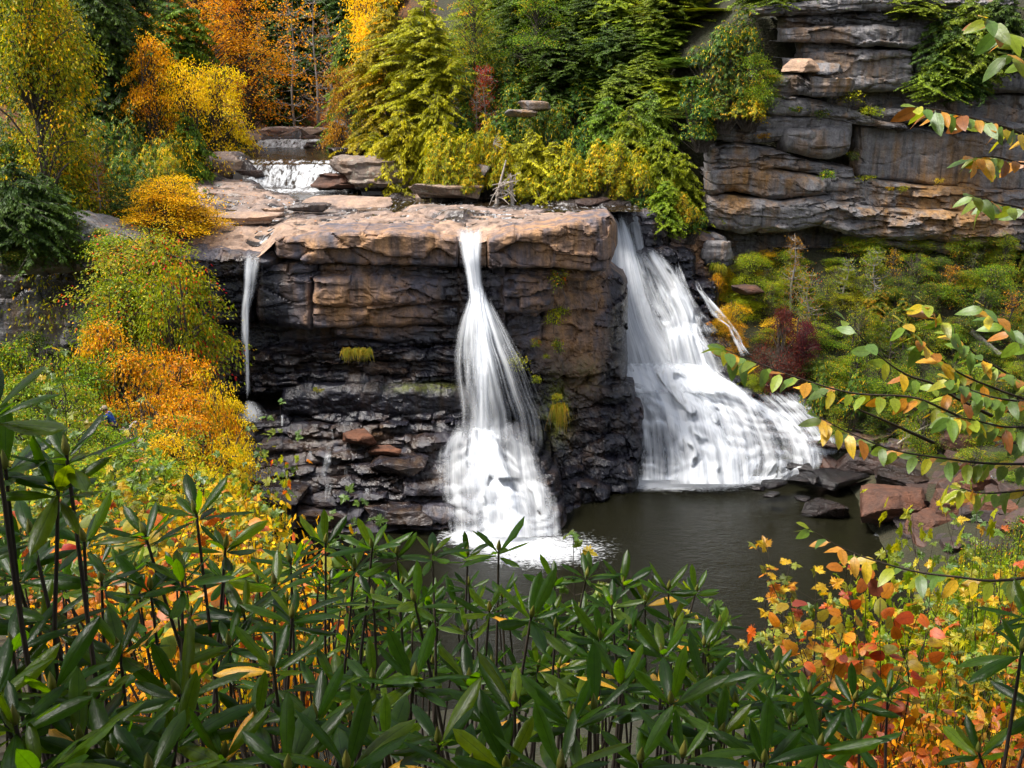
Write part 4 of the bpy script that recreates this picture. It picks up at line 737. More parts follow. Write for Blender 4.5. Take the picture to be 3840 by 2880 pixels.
def rosette_proto(seed, H=3.0, Rx=1.9, n_ros=620, leaf=0.17, per=8, base=0.05, lump=0.35):
    g = np.random.default_rng(seed); P, D, N, Ls, Rn = [], [], [], [], []; tubes = []
    lob = []
    for _ in range(9):
        a_ = g.uniform(0, 6.28); q = g.uniform(0, .72); lob.append([np.cos(a_) * Rx * q, np.sin(a_) * Rx * q, H * (.62 - .35 * q) * g.uniform(.5, 1.1), Rx * g.uniform(.26, .5), H * g.uniform(.22, .42)])
    for i in range(n_ros):
        d = rdir(1, g)[0]; d[2] = abs(d[2]) * 1.1 - .12; d = unit(d)
        l_ = lob[i % 9]; k = g.uniform(.6, 1.08)
        c = np.array([l_[0] + d[0] * l_[3] * k, l_[1] + d[1] * l_[3] * k, max(.05, l_[2] + d[2] * l_[4] * k)]); ax = unit(d + [0, 0, .9] + .3 * g.normal(size=3))
        x = unit(np.cross(ax, [.3, .9, .2])); y = np.cross(ax, x); m = g.integers(per - 2, per + 2); a = np.arange(m) * 2.4 + g.random() * 6
        el = g.uniform(-.65, .35, m)[:, None]; rad = np.cos(a)[:, None] * x + np.sin(a)[:, None] * y
        dd = unit(rad + ax * el); P.append(np.repeat(c[None], m, 0)); D.append(dd); N.append(unit(ax - dd * (dd @ ax)[:, None] + .15 * g.normal(size=(m, 3)))); Ls.append(leaf * g.uniform(.75, 1.2, m))
        rr = np.clip(.35 + .16 * g.normal() + .15 * g.normal(size=m) + .25 * (d[2] - .3), 0, .86); rr = np.where((el[:, 0] < -.4) & (g.random(m) < .55), g.uniform(.9, 1, m), rr); Rn.append(rr)
        if i % 5 == 0: tubes.append(tube(curve_pts([[d[0] * .25 * Rx, d[1] * .25 * Rx, -.2], c * [.7, .7, .5], c], 4), [.03, .018, .012, .008], 4))
    P, D, N, Ls, Rn = map(np.concatenate, (P, D, N, Ls, Rn))
    crown = crown_mesh('crown', P, D, N, Ls, Ls * .30, Rn, .18, G['rhodo'])
    V, F = join_vf(tubes); return {'crown': crown, 'trunk': mesh_np('stem', V, F, BARK, True), 'H': H, 'W': 2 * Rx}

def bare_proto(seed, H=9.0, Rx=2.2, n=70, leaf=.16, leaves=500):
    """slender, mostly bare tree with a few hanging leaves"""
    g = np.random.default_rng(seed); tubes = []; P = []
    T = curve_pts([[0, 0, -.4], [.15, 0, H * .3], [-.1, .1, H * .65], [.2, 0, H]], 12); tubes.append(tube(T, np.linspace(.10, .012, 12), 6))
    for i in range(n):
        f = g.uniform(.15, .97); b = T[int(f * 11)]; a = g.uniform(0, 6.28); l = Rx * (1.1 - f * .7) * g.uniform(.5, 1.1)
        e = b + np.array([np.cos(a) * l, np.sin(a) * l, l * g.uniform(.1, .8)]); mid = (b + e) / 2 + [0, 0, -.1 * l]
        B = curve_pts([b, mid, e], 6); tubes.append(tube(B, np.linspace(.022, .005, 6), 4)); P.append(B[2:])
        for _ in range(3):
            s = B[g.integers(2, 6)]; e2 = s + g.normal(size=3) * l * .28; tubes.append(tube([s, e2], [.008, .004], 3)); P.append(np.array([e2]))
    P = np.concatenate(P); P = P[g.integers(0, len(P), leaves)] + .1 * g.normal(size=(leaves, 3))
    crown = crown_mesh('crown', P, rdir(leaves, g) + [0, 0, -.7], rdir(leaves, g), leaf * g.uniform(.7, 1.2, leaves), leaf * .65, g.random(leaves), .1, G['orange'])
    V, F = join_vf(tubes); return {'crown': crown, 'trunk': mesh_np('trunk', V, F, BARK_PALE, True), 'H': H, 'W': 2 * Rx}

PR = {
 'hem': [hemlock_proto(1, 13, 3.6), hemlock_proto(2, 12, 3.4, droop=.45), hemlock_proto(3, 12, 4.2, droop=.30)],
 'hemlow': [hemlock_proto(4, 5.5, 2.8, 1.1, .4, .03, (6, 9), .26), hemlock_proto(5, 5, 3.0, 1.1, .5, .03, (6, 9), .26)],
 'tuft': [broad_proto(61, 1.0, .7, 16, 26, .13, base=.1, flat=.5, crown_r=.24, multi=3, trunk_r=.01), broad_proto(62, 1.0, .8, 12, 30, .13, base=.05, flat=.4, crown_r=.26, multi=3, trunk_r=.01)],
 'broad': [broad_proto(11, 13, 4.6, 150, 85), broad_proto(12, 12, 4.0, 130, 85, layered=1.2, flat=.16)],
 'tall': [broad_proto(13, 12, 3.0, 260, 110, .15, base=.06, flat=.4, layered=.5)],
 'small': [broad_proto(14, 6, 2.2, 90, 80, .12, base=.10, flat=.2, crown_r=.7, multi=3, trunk_r=.01), broad_proto(15, 5, 2.4, 95, 80, .12, base=.08, flat=.25, crown_r=.7, multi=4, trunk_r=.01)],
 'bush': [broad_proto(16, 2.6, 1.5, 90, 90, .075, base=.05, flat=.35, crown_r=.42, multi=5, trunk_r=.012), broad_proto(17, 2.4, 1.7, 100, 90, .075, base=.05, flat=.25, crown_r=.42, multi=5, trunk_r=.012), broad_proto(18, 3.6, 1.5, 95, 95, .085, base=.1, flat=.2, crown_r=.45, multi=3, trunk_r=.01, layered=1.2)],
 'ros': [rosette_proto(21, n_ros=760), rosette_proto(22, 3, 2.1, 800), rosette_proto(23, 2.2, 2.0, 720, .16)],
 'bare': [bare_proto(31), bare_proto(32, 8, 1.8, 60, leaves=260)],
 'wisp': [bare_proto(33, 5, 1.3, 60, .09, 900), bare_proto(34, 4, 1.5, 60, .09, 1300)],
}
def place(kind, mat, px, Y, top, width, label, cat='tree', group=None, z0=None, var=None, base=None, name=None, sink=0.1, bark=None):
    """plant one tree or shrub: it stands on the ground at pixel column px, Y metres ahead, and reaches up to photo row `top`"""
    pr = PR[kind][(var if var is not None else (int(px * 7 + Y * 3))) % len(PR[kind])]
    x = float(at(px, top, Y)[0]); zt = float(at(px, top, Y)[2])
    if base is not None: z0 = float(at(px, base, Y)[2])
    if z0 is None: z0 = float(z_ground(x, Y)) - sink
    h = max(zt - z0, 0.4); sx = width / pr['W']; sz = h / pr['H']
    nm = name or {'hem': 'hemlock_tree', 'hemlow': 'hemlock_tree', 'broad': 'broadleaf_tree', 'tall': 'birch_tree', 'small': 'broadleaf_tree', 'bush': 'leafy_shrub', 'ros': 'rhododendron_shrub', 'bare': 'bare_tree', 'wisp': 'thin_sapling', 'tuft': 'cliff_plant'}[kind]
    t = thing(nm, label, cat, (x, Y, z0), group, (0, 0, (px * 0.37 + Y) % 6.28), (sx, sx, sz))
    c = obj('crown', pr['crown'], t); c.material_slots[0].link = 'OBJECT'; c.material_slots[0].material = G[mat]
    s = obj('trunk' if kind not in ('bush', 'ros') else 'stem', pr['trunk'], t)
    if bark: s.material_slots[0].link = 'OBJECT'; s.material_slots[0].material = bark
    return t
# ------------------------------------------------------------------ forest on both banks and behind the river
T = place
# left bank, above the shaded cliff
T('tall', 'birch', 60, 62.5, -190, 6.4, 'tall yellow-green birch filling the top corner beside the dark hemlocks')
T('tall', 'birch', 175, 66, -60, 4.6, 'slimmer yellow-green birch tucked behind the corner birch')
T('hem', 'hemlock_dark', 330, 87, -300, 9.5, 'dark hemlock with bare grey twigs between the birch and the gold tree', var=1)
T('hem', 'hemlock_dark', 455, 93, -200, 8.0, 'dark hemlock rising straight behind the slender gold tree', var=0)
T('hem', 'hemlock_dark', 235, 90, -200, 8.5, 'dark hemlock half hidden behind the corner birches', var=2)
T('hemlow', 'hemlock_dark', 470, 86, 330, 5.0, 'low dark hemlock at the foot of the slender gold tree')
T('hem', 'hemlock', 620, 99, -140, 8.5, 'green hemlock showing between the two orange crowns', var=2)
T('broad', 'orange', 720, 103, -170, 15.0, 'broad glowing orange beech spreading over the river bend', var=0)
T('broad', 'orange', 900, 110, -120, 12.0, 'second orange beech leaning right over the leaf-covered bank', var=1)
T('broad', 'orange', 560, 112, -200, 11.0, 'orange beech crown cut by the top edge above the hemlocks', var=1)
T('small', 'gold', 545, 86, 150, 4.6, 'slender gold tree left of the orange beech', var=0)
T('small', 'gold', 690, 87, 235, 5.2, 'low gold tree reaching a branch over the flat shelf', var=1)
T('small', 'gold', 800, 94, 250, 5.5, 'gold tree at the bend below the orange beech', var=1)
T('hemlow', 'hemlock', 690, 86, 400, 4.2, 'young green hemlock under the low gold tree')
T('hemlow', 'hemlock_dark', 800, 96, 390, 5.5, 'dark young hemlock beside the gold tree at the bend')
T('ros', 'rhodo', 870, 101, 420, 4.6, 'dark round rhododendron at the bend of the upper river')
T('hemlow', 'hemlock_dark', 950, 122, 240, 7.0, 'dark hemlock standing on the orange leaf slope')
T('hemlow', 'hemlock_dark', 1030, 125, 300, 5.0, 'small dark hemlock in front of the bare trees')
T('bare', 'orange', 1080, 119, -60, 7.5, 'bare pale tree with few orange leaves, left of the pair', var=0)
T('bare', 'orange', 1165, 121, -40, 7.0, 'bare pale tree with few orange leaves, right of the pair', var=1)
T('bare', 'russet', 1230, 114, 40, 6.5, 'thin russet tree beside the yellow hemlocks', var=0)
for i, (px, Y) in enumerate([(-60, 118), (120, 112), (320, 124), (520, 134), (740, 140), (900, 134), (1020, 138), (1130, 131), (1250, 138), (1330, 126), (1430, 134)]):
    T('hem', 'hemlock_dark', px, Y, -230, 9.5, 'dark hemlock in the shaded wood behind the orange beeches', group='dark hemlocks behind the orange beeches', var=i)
# rhododendron bank on the left
RB = 'dark rhododendron in the leafy bank left of the river'
for i, (px, Y, tp, wd) in enumerate([(250, 70, 470, 6), (380, 76, 430, 6), (490, 82, 445, 6), (590, 83, 470, 5.5), (330, 67, 590, 5.5), (450, 70, 575, 5.5), (560, 73, 560, 5.5), (640, 75, 575, 5), (280, 64.5, 700, 5), (400, 65.5, 700, 5), (510, 67, 690, 5), (590, 66.5, 760, 4.6), (180, 63.5, 640, 5), (470, 64.0, 810, 4.2), (380, 63.6, 840, 3.6), (560, 63.6, 860, 3.5)]):
    T('ros', 'rhodo', px, Y, tp, wd, RB, 'shrub', 'rhododendrons of the left bank', var=i)
T('ros', 'rhodo_yellow', 625, 71, 560, 4.4, 'lime-yellow rhododendron crowning the left bank beside the flat shelf', 'shrub')
T('ros', 'rhodo_yellow', 600, 75, 500, 4.4, 'yellow-green rhododendron just left of the flat shelf', 'shrub')
T('wisp', 'red', 350, 64.2, 560, 2.2, 'small red-leaved shrub among the dark rhododendrons', 'shrub')
T('small', 'gold', 630, 63.6, 665, 5.2, 'bright yellow tree on the rim beside the thin fall', var=1, base=930)
T('small', 'yellow', 715, 64.4, 765, 4.8, 'low yellow tree spreading onto the slab, nearest the thin fall', var=0, base=965)
T('small', 'gold', 590, 62.6, 730, 4.6, 'small gold tree below the bright yellow rim tree', var=0, base=985)
T('bush', 'lime', 690, 65.5, 860, 3.2, 'low lime-yellow shrub at the corner of the slab', 'shrub', base=965)
T('hemlow', 'hemlock_dark', 40, 57.0, 600, 5.5, 'dull dark hemlock at the frame edge on the shaded cliff', base=960)
T('hemlow', 'hemlock_dark', 150, 58.5, 640, 4.5, 'dull dark hemlock on the shaded cliff, right of its neighbour', base=930)
T('bush', 'dull', 260, 58.6, 830, 3.2, 'thin dull shrub on the brow of the shaded cliff', 'shrub', base=985)
T('bush', 'dull', 70, 56.4, 905, 2.6, 'mossy low shrub hanging on the lip of the shaded cliff', 'shrub', base=1010)
T('bush', 'shrub', 380, 59.6, 860, 2.6, 'green shrub on the cliff edge left of the big maple', 'shrub', base=970)
T('ros', 'rhodo', 20, 66, 430, 6.0, 'dark rhododendron at the frame edge under the corner birch', 'shrub')
T('ros', 'rhodo', 110, 70, 400, 6.0, 'dark rhododendron behind the trunk of the corner birch', 'shrub')
# big maple and the shrubs below the shaded cliff
T('broad', 'maple', 560, 54, 850, 7.6, 'large green maple turning yellow and red in front of the left cliff', var=1, bark=BARK)
T('broad', 'maple', 450, 55.5, 890, 6.4, 'full green maple standing just left of the large one', var=0, bark=BARK)
T('small', 'maple', 660, 53, 930, 5.0, 'green maple crown right of the large one, before the brown shoulder', var=0)
T('small', 'maple', 450, 51, 1040, 5.2, 'smaller green maple with red tips beside the large maple', var=0)
T('small', 'maple', 650, 50, 1010, 4.6, 'leafy maple branch mass leaning towards the thin fall', var=1)
T('bush', 'dull', 120, 55, 1260, 3.4, 'dull green shrub at the foot of the left cliff', 'shrub')
AM = 'orange and gold shrub on the slope between the maple and the path'
for i, (px, Y, tp, wd) in enumerate([(400, 46, 1235, 4.2), (530, 47, 1270, 4.6), (650, 47, 1330, 4.2), (470, 43, 1350, 4.2), (590, 44, 1420, 4.2), (730, 46, 1430, 3.6), (690, 42, 1500, 3.6), (790, 44, 1440, 2.6), (610, 40, 1530, 3.6), (740, 40, 1590, 3.4), (520, 41, 1460, 3.8)]):
    T('bush', 'amber', px, Y, tp, wd, AM, 'shrub', 'amber shrubs on the left slope', var=i)
T('bush', 'yellow', 800, 45, 1430, 3.0, 'yellow shrub reaching out before the thin fall', 'shrub', var=2)
GS = 'light green leafy shrub on the slope around the people'
for i, (px, Y, tp, wd) in enumerate([(40, 42, 1310, 4.2), (170, 42, 1290, 4.2), (290, 43, 1330, 3.8), (60, 36, 1430, 3.8), (190, 37, 1420, 3.6), (290, 40, 1440, 3.0), (30, 30, 1560, 3.2), (150, 31, 1560, 3.0), (255, 33, 1590, 2.6), (380, 33.5, 1625, 2.4), (500, 35, 1600, 2.8), (600, 36, 1600, 3.0)]):
    T('bush', 'shrub', px, Y, tp, wd, GS, 'shrub', 'green shrubs around the people', var=i)
YS = 'yellow and green shrub low on the slope left of the brown ledges'
for i, (px, Y, tp, wd) in enumerate([(640, 33, 1650, 2.8), (760, 37, 1640, 2.8), (840, 41, 1600, 2.4), (870, 42, 1700, 2.4), (720, 30, 1740, 2.6), (830, 36, 1770, 2.4), (910, 40, 1800, 2.2), (950, 42, 1870, 2.2), (560, 29, 1700, 2.6), (440, 27, 1690, 2.4), (300, 26, 1680, 2.4), (160, 25, 1680, 2.4), (40, 24, 1690, 2.2)]):
    T('bush', ('yellow' if px > 600 else 'shrub'), px, Y, tp, wd, YS if px > 600 else 'green undergrowth shrub low on the left slope', 'shrub', 'yellow shrubs of the lower slope' if px > 600 else 'green undergrowth of the lower slope', var=i)

# centre: yellow hemlocks on the far bank
T('hem', 'hemlock_yellow', 1590, 88, -40, 9.0, 'tallest yellow-green hemlock above the lichen boulders', var=2)
T('hem', 'hemlock_yellow', 1440, 92, -40, 7.5, 'yellow-green hemlock left of the tallest yellow one', var=0)
T('hemlow', 'hemlock_yellow', 1500, 83.5, 395, 6.2, 'low spreading yellow hemlock over the lichen boulder')
T('hemlow', 'hemlock_yellow', 1640, 83, 330, 5.0, 'drooping yellow hemlock just above the pale flat boulder')
T('hemlow', 'hemlock_yellow', 1400, 86, 480, 4.2, 'short yellow hemlock nearest the upper river rapids')
T('small', 'gold', 1400, 98, 70, 6.2, 'gold tree among the yellow hemlocks', var=0)
T('small', 'gold', 1370, 108, -60, 7.0, 'gold crown at the top edge above the yellow hemlocks', var=1)
T('hem', 'hemlock', 1300, 104, 60, 6.5, 'green hemlock between the russet tree and the gold one', var=1)
T('small', 'russet', 1310, 97, 250, 4.8, 'russet shrub-like tree by the upper rapids', var=1)
T('ros', 'rhodo', 1270, 100, 330, 4.6, 'green rhododendron on the bank above the upper rapids', 'shrub')
T('ros', 'rhodo', 1340, 94, 380, 4.0, 'rhododendron hanging over the dark rock by the rapids', 'shrub')
T('hemlow', 'hemlock_yellow', 1990, 80.6, 475, 5.2, 'low golden hemlock in the middle of the yellow shrub row')
T('hemlow', 'hemlock_yellow', 2080, 80.2, 520, 4.6, 'low golden hemlock right of the dead roots')
RY = 'yellowing rhododendron in the row along the water above the slab'
for i, (px, Y, tp, wd) in enumerate([(1660, 80.6, 455, 4.6), (1740, 79.8, 480, 4.4), (1820, 81, 430, 4.8), (1880, 80.6, 470, 4.0), (1900, 79.2, 575, 3.0), (2140, 79.6, 520, 4.2), (2230, 79.4, 505, 4.4), (2310, 79.2, 520, 4.2), (2390, 79.2, 550, 4.2), (2200, 78.6, 610, 3.2), (2330, 78.4, 640, 3.2), (2080, 78.6, 640, 2.8), (1980, 78.6, 650, 2.6), (2440, 80, 600, 4.0), (1640, 79.2, 560, 3.0), (1760, 78.8, 590, 3.0)]):
    T('ros', 'rhodo_yellow', px, Y, tp, wd, RY, 'shrub', 'yellowing rhododendrons along the water', var=i, z0=-9.9)
RH = 'dark rhododendron in the thicket on the hillside behind the yellow shrubs'
for i, (px, Y, tp, wd) in enumerate([(1760, 98, 90, 6), (1850, 104, 60, 6), (1760, 92, 220, 5.5), (1860, 95, 190, 5.5), (1950, 98, 160, 5.5), (2040, 94, 220, 5.5), (1800, 89, 320, 5), (1920, 89, 310, 5), (2030, 88, 330, 5), (1860, 85, 400, 4.6), (1980, 85, 400, 4.6), (2100, 85, 380, 4.6), (2150, 90, 280, 5), (1740, 86, 380, 4.4), (2200, 84, 420, 4.4)]):
    T('ros', 'rhodo', px, Y, tp, wd, RH, 'shrub', 'dark rhododendrons on the hillside', var=i)
T('wisp', 'red', 1820, 87.5, 235, 3.4, 'rose-red thin tree on the hillside right of the yellow hemlocks', 'tree', var=1)
T('wisp', 'red', 1785, 86.0, 330, 2.2, 'small crimson shrub below the rose-red one', 'shrub', var=0, name='leafy_shrub')
# hemlock hillside, centre right
HG = 'green hemlock in the dense wood above the wide fall'
for i, (px, Y, tp, wd) in enumerate([(2080, 112, -120, 9), (2180, 105, -60, 8.5), (2290, 100, -40, 8.5), (2230, 93, 130, 7), (2350, 94, 60, 7.5), (2330, 87, 230, 6), (2420, 97, -60, 8), (2430, 88, 190, 6.5), (2490, 92, 80, 7), (2510, 86, 280, 6), (2570, 96, -40, 8), (2590, 87, 210, 6), (2650, 92, 40, 7), (2440, 84, 330, 5.5), (2540, 83, 400, 5), (2360, 83, 390, 5), (2280, 84, 350, 5), (2620, 84, 330, 5)]):
    if i % 4 == 2: T('broad', ('dull', 'shrub')[i % 8 == 2], px, Y, tp, wd * .9, 'leafy green tree between the hemlocks above the wide fall', 'tree', 'leafy trees above the wide fall', var=i); continue
    T('hem' if tp < 250 else 'hemlow', 'hemlock' if i % 3 else 'hemlock_bright', px, Y, tp, wd, HG, 'tree', 'hemlocks above the wide fall', var=i)
T('hemlow', 'hemlock_bright', 2480, 79.8, 500, 4.6, 'bright green hemlock right of the yellow shrub row', base=830)
T('hemlow', 'hemlock_bright', 2560, 80.2, 560, 4.6, 'bright green hemlock hugging the edge of the grey cliff', base=880)
T('ros', 'rhodo', 2420, 78.6, 660, 3.6, 'dark rhododendron overhanging the top of the wide fall', 'shrub', base=850)
T('hemlow', 'hemlock_bright', 2500, 77.6, 670, 3.4, 'small bright hemlock hanging over the side of the wide fall', base=880)
T('ros', 'rhodo', 2590, 78.2, 760, 3.2, 'rhododendron drooping over the rock beside the wide fall', 'shrub', base=905)
T('ros', 'rhodo_yellow', 2560, 77.6, 720, 2.6, 'yellow-green shrub at the left foot of the grey cliff', 'shrub', base=860)
T('hem', 'hemlock', 1930, 116, -160, 9.0, 'hemlock with a bare lower trunk above the rhododendron thicket', var=1)
gh = np.random.default_rng(15)
for r_i, Yb in enumerate((108, 104, 100, 96, 92)):
    for px in np.arange(1500 + 40 * r_i, 2960, 118):
        p = px + gh.uniform(-40, 40); Yy = Yb + gh.uniform(-1.6, 1.6); x = float(at(p, 200, Yy)[0]); z = float(z_ground(x, Yy))
        rh = p < 2120 and gh.random() < .55; h = gh.uniform(3.2, 4.6) if rh else gh.uniform(6, 11)
        rowb = float(to_px([x, Yy, z + .6])[1])
        if rowb < 10 or (p < 1700 and Yb < 98): continue
        tp = float(to_px([x, Yy, z + h])[1])
        if rh: T('ros', 'rhodo', p, Yy, tp, gh.uniform(4.4, 5.8), 'dark rhododendron under the hemlocks high on the hillside', 'shrub', 'rhododendrons high on the hillside', var=r_i)
        elif gh.random() < .35: T('broad', ('shrub', 'dull', 'lime')[gh.integers(3)], p, Yy, tp, gh.uniform(5, 7), 'green broadleaf tree among the hemlocks high on the hillside', 'tree', 'broadleaf trees high on the hillside', var=int(p))
        else: T('hem', ('hemlock', 'hemlock_dark', 'hemlock', 'hemlock_bright')[gh.integers(4)], p, Yy, tp, gh.uniform(6, 8), 'hemlock in the high wood along the top edge', 'tree', 'hemlocks along the top edge', var=int(p))
# shrubs that grow on and over the grey cliff
CS = 'rhododendron and laurel shrub on the shoulder of the grey cliff'
for i, (px, Y, tp, bs, wd, m) in enumerate([(2700, 81, 60, 330, 5, 'rhodo'), (2790, 81.5, 20, 260, 4.6, 'rhodo'), (2740, 80, 180, 400, 4.6, 'rhodo'), (2840, 80, 210, 420, 3.8, 'shrub'), (2720, 79.4, 310, 490, 4.4, 'rhodo'), (2820, 79.2, 330, 480, 3.6, 'rhodo_yellow'), (2640, 80, 260, 520, 4.6, 'rhodo'), (2640, 79.2, 400, 560, 3.6, 'rhodo'), (2880, 79.6, 250, 370, 2.4, 'shrub')]):
    T('ros' if m != 'shrub' else 'bush', m, px, Y, tp, wd, CS, 'shrub', 'shrubs on the cliff shoulder', var=i, base=bs)
HC = 'dull hemlock growing from the top of the grey cliff'
for i, (px, Y, tp, bs, wd) in enumerate([(3440, 81, -60, 70, 5), (3560, 79.6, 30, 260, 5), (3650, 79.2, -20, 320, 5.5), (3770, 79, -40, 250, 5.5), (3540, 78.8, 180, 370, 4.2), (3630, 78.8, 230, 370, 3.6), (2900, 82, -140, 40, 5), (3060, 83, -160, 10, 5), (3230, 83, -160, 10, 5)]):
    T('hemlow', 'hemlock_dark' if i % 2 else 'hemlock', px, Y, tp, wd, HC, 'tree', 'hemlocks on the grey cliff', var=i, base=bs)
CT_ = 'small green tuft rooted in a crack of the grey cliff'
for i, (px, Y, tp, bs, wd, m) in enumerate([(3185, 79.6, 335, 392, 1.9, 'lime'), (3275, 79.9, 385, 435, 2.2, 'lime'), (3080, 79.3, 410, 445, 1.4, 'dull'), (3110, 79.0, 622, 672, 1.4, 'shrub'), (3245, 79.4, 655, 682, 1.2, 'lime'), (3205, 79.4, 555, 600, 1.0, 'dull'), (3385, 79.4, 695, 720, .9, 'lime'), (3340, 79.4, 695, 715, .7, 'amber'), (3520, 79.4, 668, 690, .8, 'yellow'), (2980, 79.8, 385, 420, 1.6, 'shrub'), (2830, 79.4, 420, 470, 1.8, 'amber'), (2860, 79.2, 490, 520, 1.4, 'russet')]):
    T('tuft', m, px, Y, tp, wd, CT_, 'plant', 'tufts in the grey cliff', var=i, base=bs, name='cliff_tuft')
# green slope below the grey cliff
T('bush', 'purple', 2935, 71.0, 1165, 3.0, 'wine-red shrub on the green slope right of the wide fall', 'shrub', var=0)
T('bush', 'purple', 3010, 72.0, 1185, 2.4, 'darker wine-red shrub behind the first one on the green slope', 'shrub', var=1)
T('bush', 'yellow', 2720, 79.0, 985, 2.0, 'yellow fern-like shrub under the overhang of the grey cliff', 'shrub', var=1)
T('small', 'lime', 2820, 78.4, 950, 3.4, 'lime-yellow small tree under the overhang of the grey cliff', var=1)
T('wisp', 'russet', 2990, 76.5, 875, 3.0, 'slender pale sapling with russet leaves against the dark overhang', var=0)
T('wisp', 'shrub', 3290, 76.0, 925, 3.2, 'slender sapling with green leaves below the rusty cliff', var=1)
T('wisp', 'shrub', 3180, 76.8, 960, 2.8, 'slender sapling with thin crown left of the green one', var=0)
T('wisp', 'maple', 3040, 74.8, 1010, 3.2, 'thin sapling with a few red leaves on the green slope', var=1)
T('bush', 'amber', 2690, 76.5, 1040, 2.2, 'mixed gold bush beside the side stream of the wide fall', 'shrub')
T('bush', 'yellow', 2745, 74.5, 1120, 2.2, 'gold bush over mossy rock right of the side stream', 'shrub')
T('ros', 'rhodo', 3090, 68.6, 1345, 3.0, 'dark rhododendron at the foot of the green slope, left of its twin', 'shrub')
T('ros', 'rhodo', 3210, 68.2, 1370, 3.2, 'dark rhododendron at the foot of the green slope, right of its twin', 'shrub')
g_ = np.random.default_rng(5); k = 0
for Yb in (79.4, 77.6, 75.8, 74.0, 72.2, 70.4, 68.8, 67.2):
    for px in np.arange(2660 + (79.4 - Yb) * 22, 3900, 92):
        p = px + g_.uniform(-35, 35); Yy = Yb + g_.uniform(-.7, .7)
        x = float(at(p, 1200, Yy)[0]); z = float(z_ground(x, Yy)); h = g_.uniform(0.9, 3.0) * (1.2 if p > 3200 else .95)
        if (abs(p - 2950) < 90 and Yy < 74) or (Yy < 68 and p < 3250): continue
        tp = float(to_px([x, Yy, z + h])[1])
        zone = p + g_.normal() * 120
        m = ('lime' if g_.random() < .45 else 'amber' if g_.random() < .3 else 'shrub') if zone < 2900 else ('shrub' if g_.random() < .62 else 'lime' if g_.random() < .5 else 'dull') if zone < 3250 else ('dull' if g_.random() < .45 else 'shrub')
        lab, grp = {'lime': ('lime-yellow shrub on the green slope below the grey cliff', 'lime shrubs of the right slope'), 'amber': ('gold and orange shrub on the slope beside the wide fall', 'gold shrubs of the right slope'), 'shrub': ('fresh green shrub on the slope below the grey cliff', 'green shrubs of the right slope'), 'dull': ('dull dark green shrub below the shaded end of the grey cliff', 'dull shrubs of the right slope')}[m]
        kd = 'hemlow' if (m == 'dull' and h > 2.0 and g_.random() < .15) else 'ros' if (m == 'dull' and g_.random() < .35) else 'small' if g_.random() < .25 else 'bush'
        T(kd, m, p, Yy, tp, g_.uniform(1.8, 3.4), lab, 'shrub', grp, var=k, name='leafy_shrub'); k += 1
# plants on the falls cliff
CP = 'small lime plant clinging to the red recess right of the central fall'
for i, (px, Y, tp, bs, wd) in enumerate([(2090, 62.6, 1015, 1080, 1.2), (2075, 63.0, 1140, 1215, 1.3), (2110, 63.2, 1150, 1185, .9), (2010, 62.6, 1260, 1300, .8), (1945, 61.6, 1330, 1400, 1.2), (2010, 62.3, 1400, 1435, .8), (2095, 62.8, 1270, 1330, .7), (2050, 62.8, 1320, 1345, .6), (2085, 62.2, 1480, 1505, .6)]):
    T('tuft', 'lime' if i % 3 else 'maple', px, Y, tp, wd, CP, 'plant', 'plants in the red recess', var=i, base=bs, name='cliff_plant')

# thin saplings standing out of the right slope
for i, (px, Y, tp) in enumerate([(2880, 77.5, 1000), (3110, 75.5, 1040), (3360, 77.0, 930), (3430, 74.5, 1060), (3500, 77.5, 960), (3580, 76.0, 990), (3660, 77.0, 940), (3740, 75.0, 1000), (3800, 73, 1080), (3350, 72.0, 1160), (3210, 73.0, 1130)]):
    T('wisp', ('dull', 'shrub', 'amber')[i % 3], px, Y, tp, 2.6, 'thin leafy sapling in the shrubs below the rusty end of the cliff', 'tree', 'thin saplings of the right slope', var=i, bark=BARK)
BKS = 'dark green shrub among the boulders of the right shore'
for i, (px, Y, tp, wd) in enumerate([(3480, 64.5, 1500, 2.4), (3600, 64, 1520, 2.6), (3720, 63, 1540, 2.8), (3820, 62, 1560, 2.8), (3660, 60, 1680, 2.2), (3780, 59, 1700, 2.4), (3840, 57, 1760, 2.4)]):
    T('bush', 'dull' if i % 2 else 'shrub', px, Y, tp, wd, BKS, 'shrub', 'shrubs among the shore boulders', var=i)

gk = np.random.default_rng(23)
for r_i, Yb in enumerate((113, 117, 121, 125, 129, 133, 137, 141, 146)):
    for px in np.arange(890 + 30 * (r_i % 2), 1340, 66):
        p = px + gk.uniform(-20, 20); Yy = Yb + gk.uniform(-1.5, 1.5); x = float(at(p, 400, Yy)[0]); z = float(z_ground(x, Yy))
        if riv_d(np.array(x), np.array(Yy)) < 3.0 or (Yb < 120 and 960 < p < 1240): continue
        tp = float(to_px([x, Yy, z + gk.uniform(5, 10)])[1])
        if gk.random() < .3: T('bare', 'orange', p, Yy, tp, 4.5, 'bare thin tree on the shaded slope behind the upper river', 'tree', 'bare trees behind the upper river', var=int(p))
        else: T('hem', 'hemlock_dark', p, Yy, tp, gk.uniform(4.5, 6.5), 'dark hemlock on the shaded slope behind the upper river', 'tree', 'dark hemlocks behind the upper river', var=int(p))
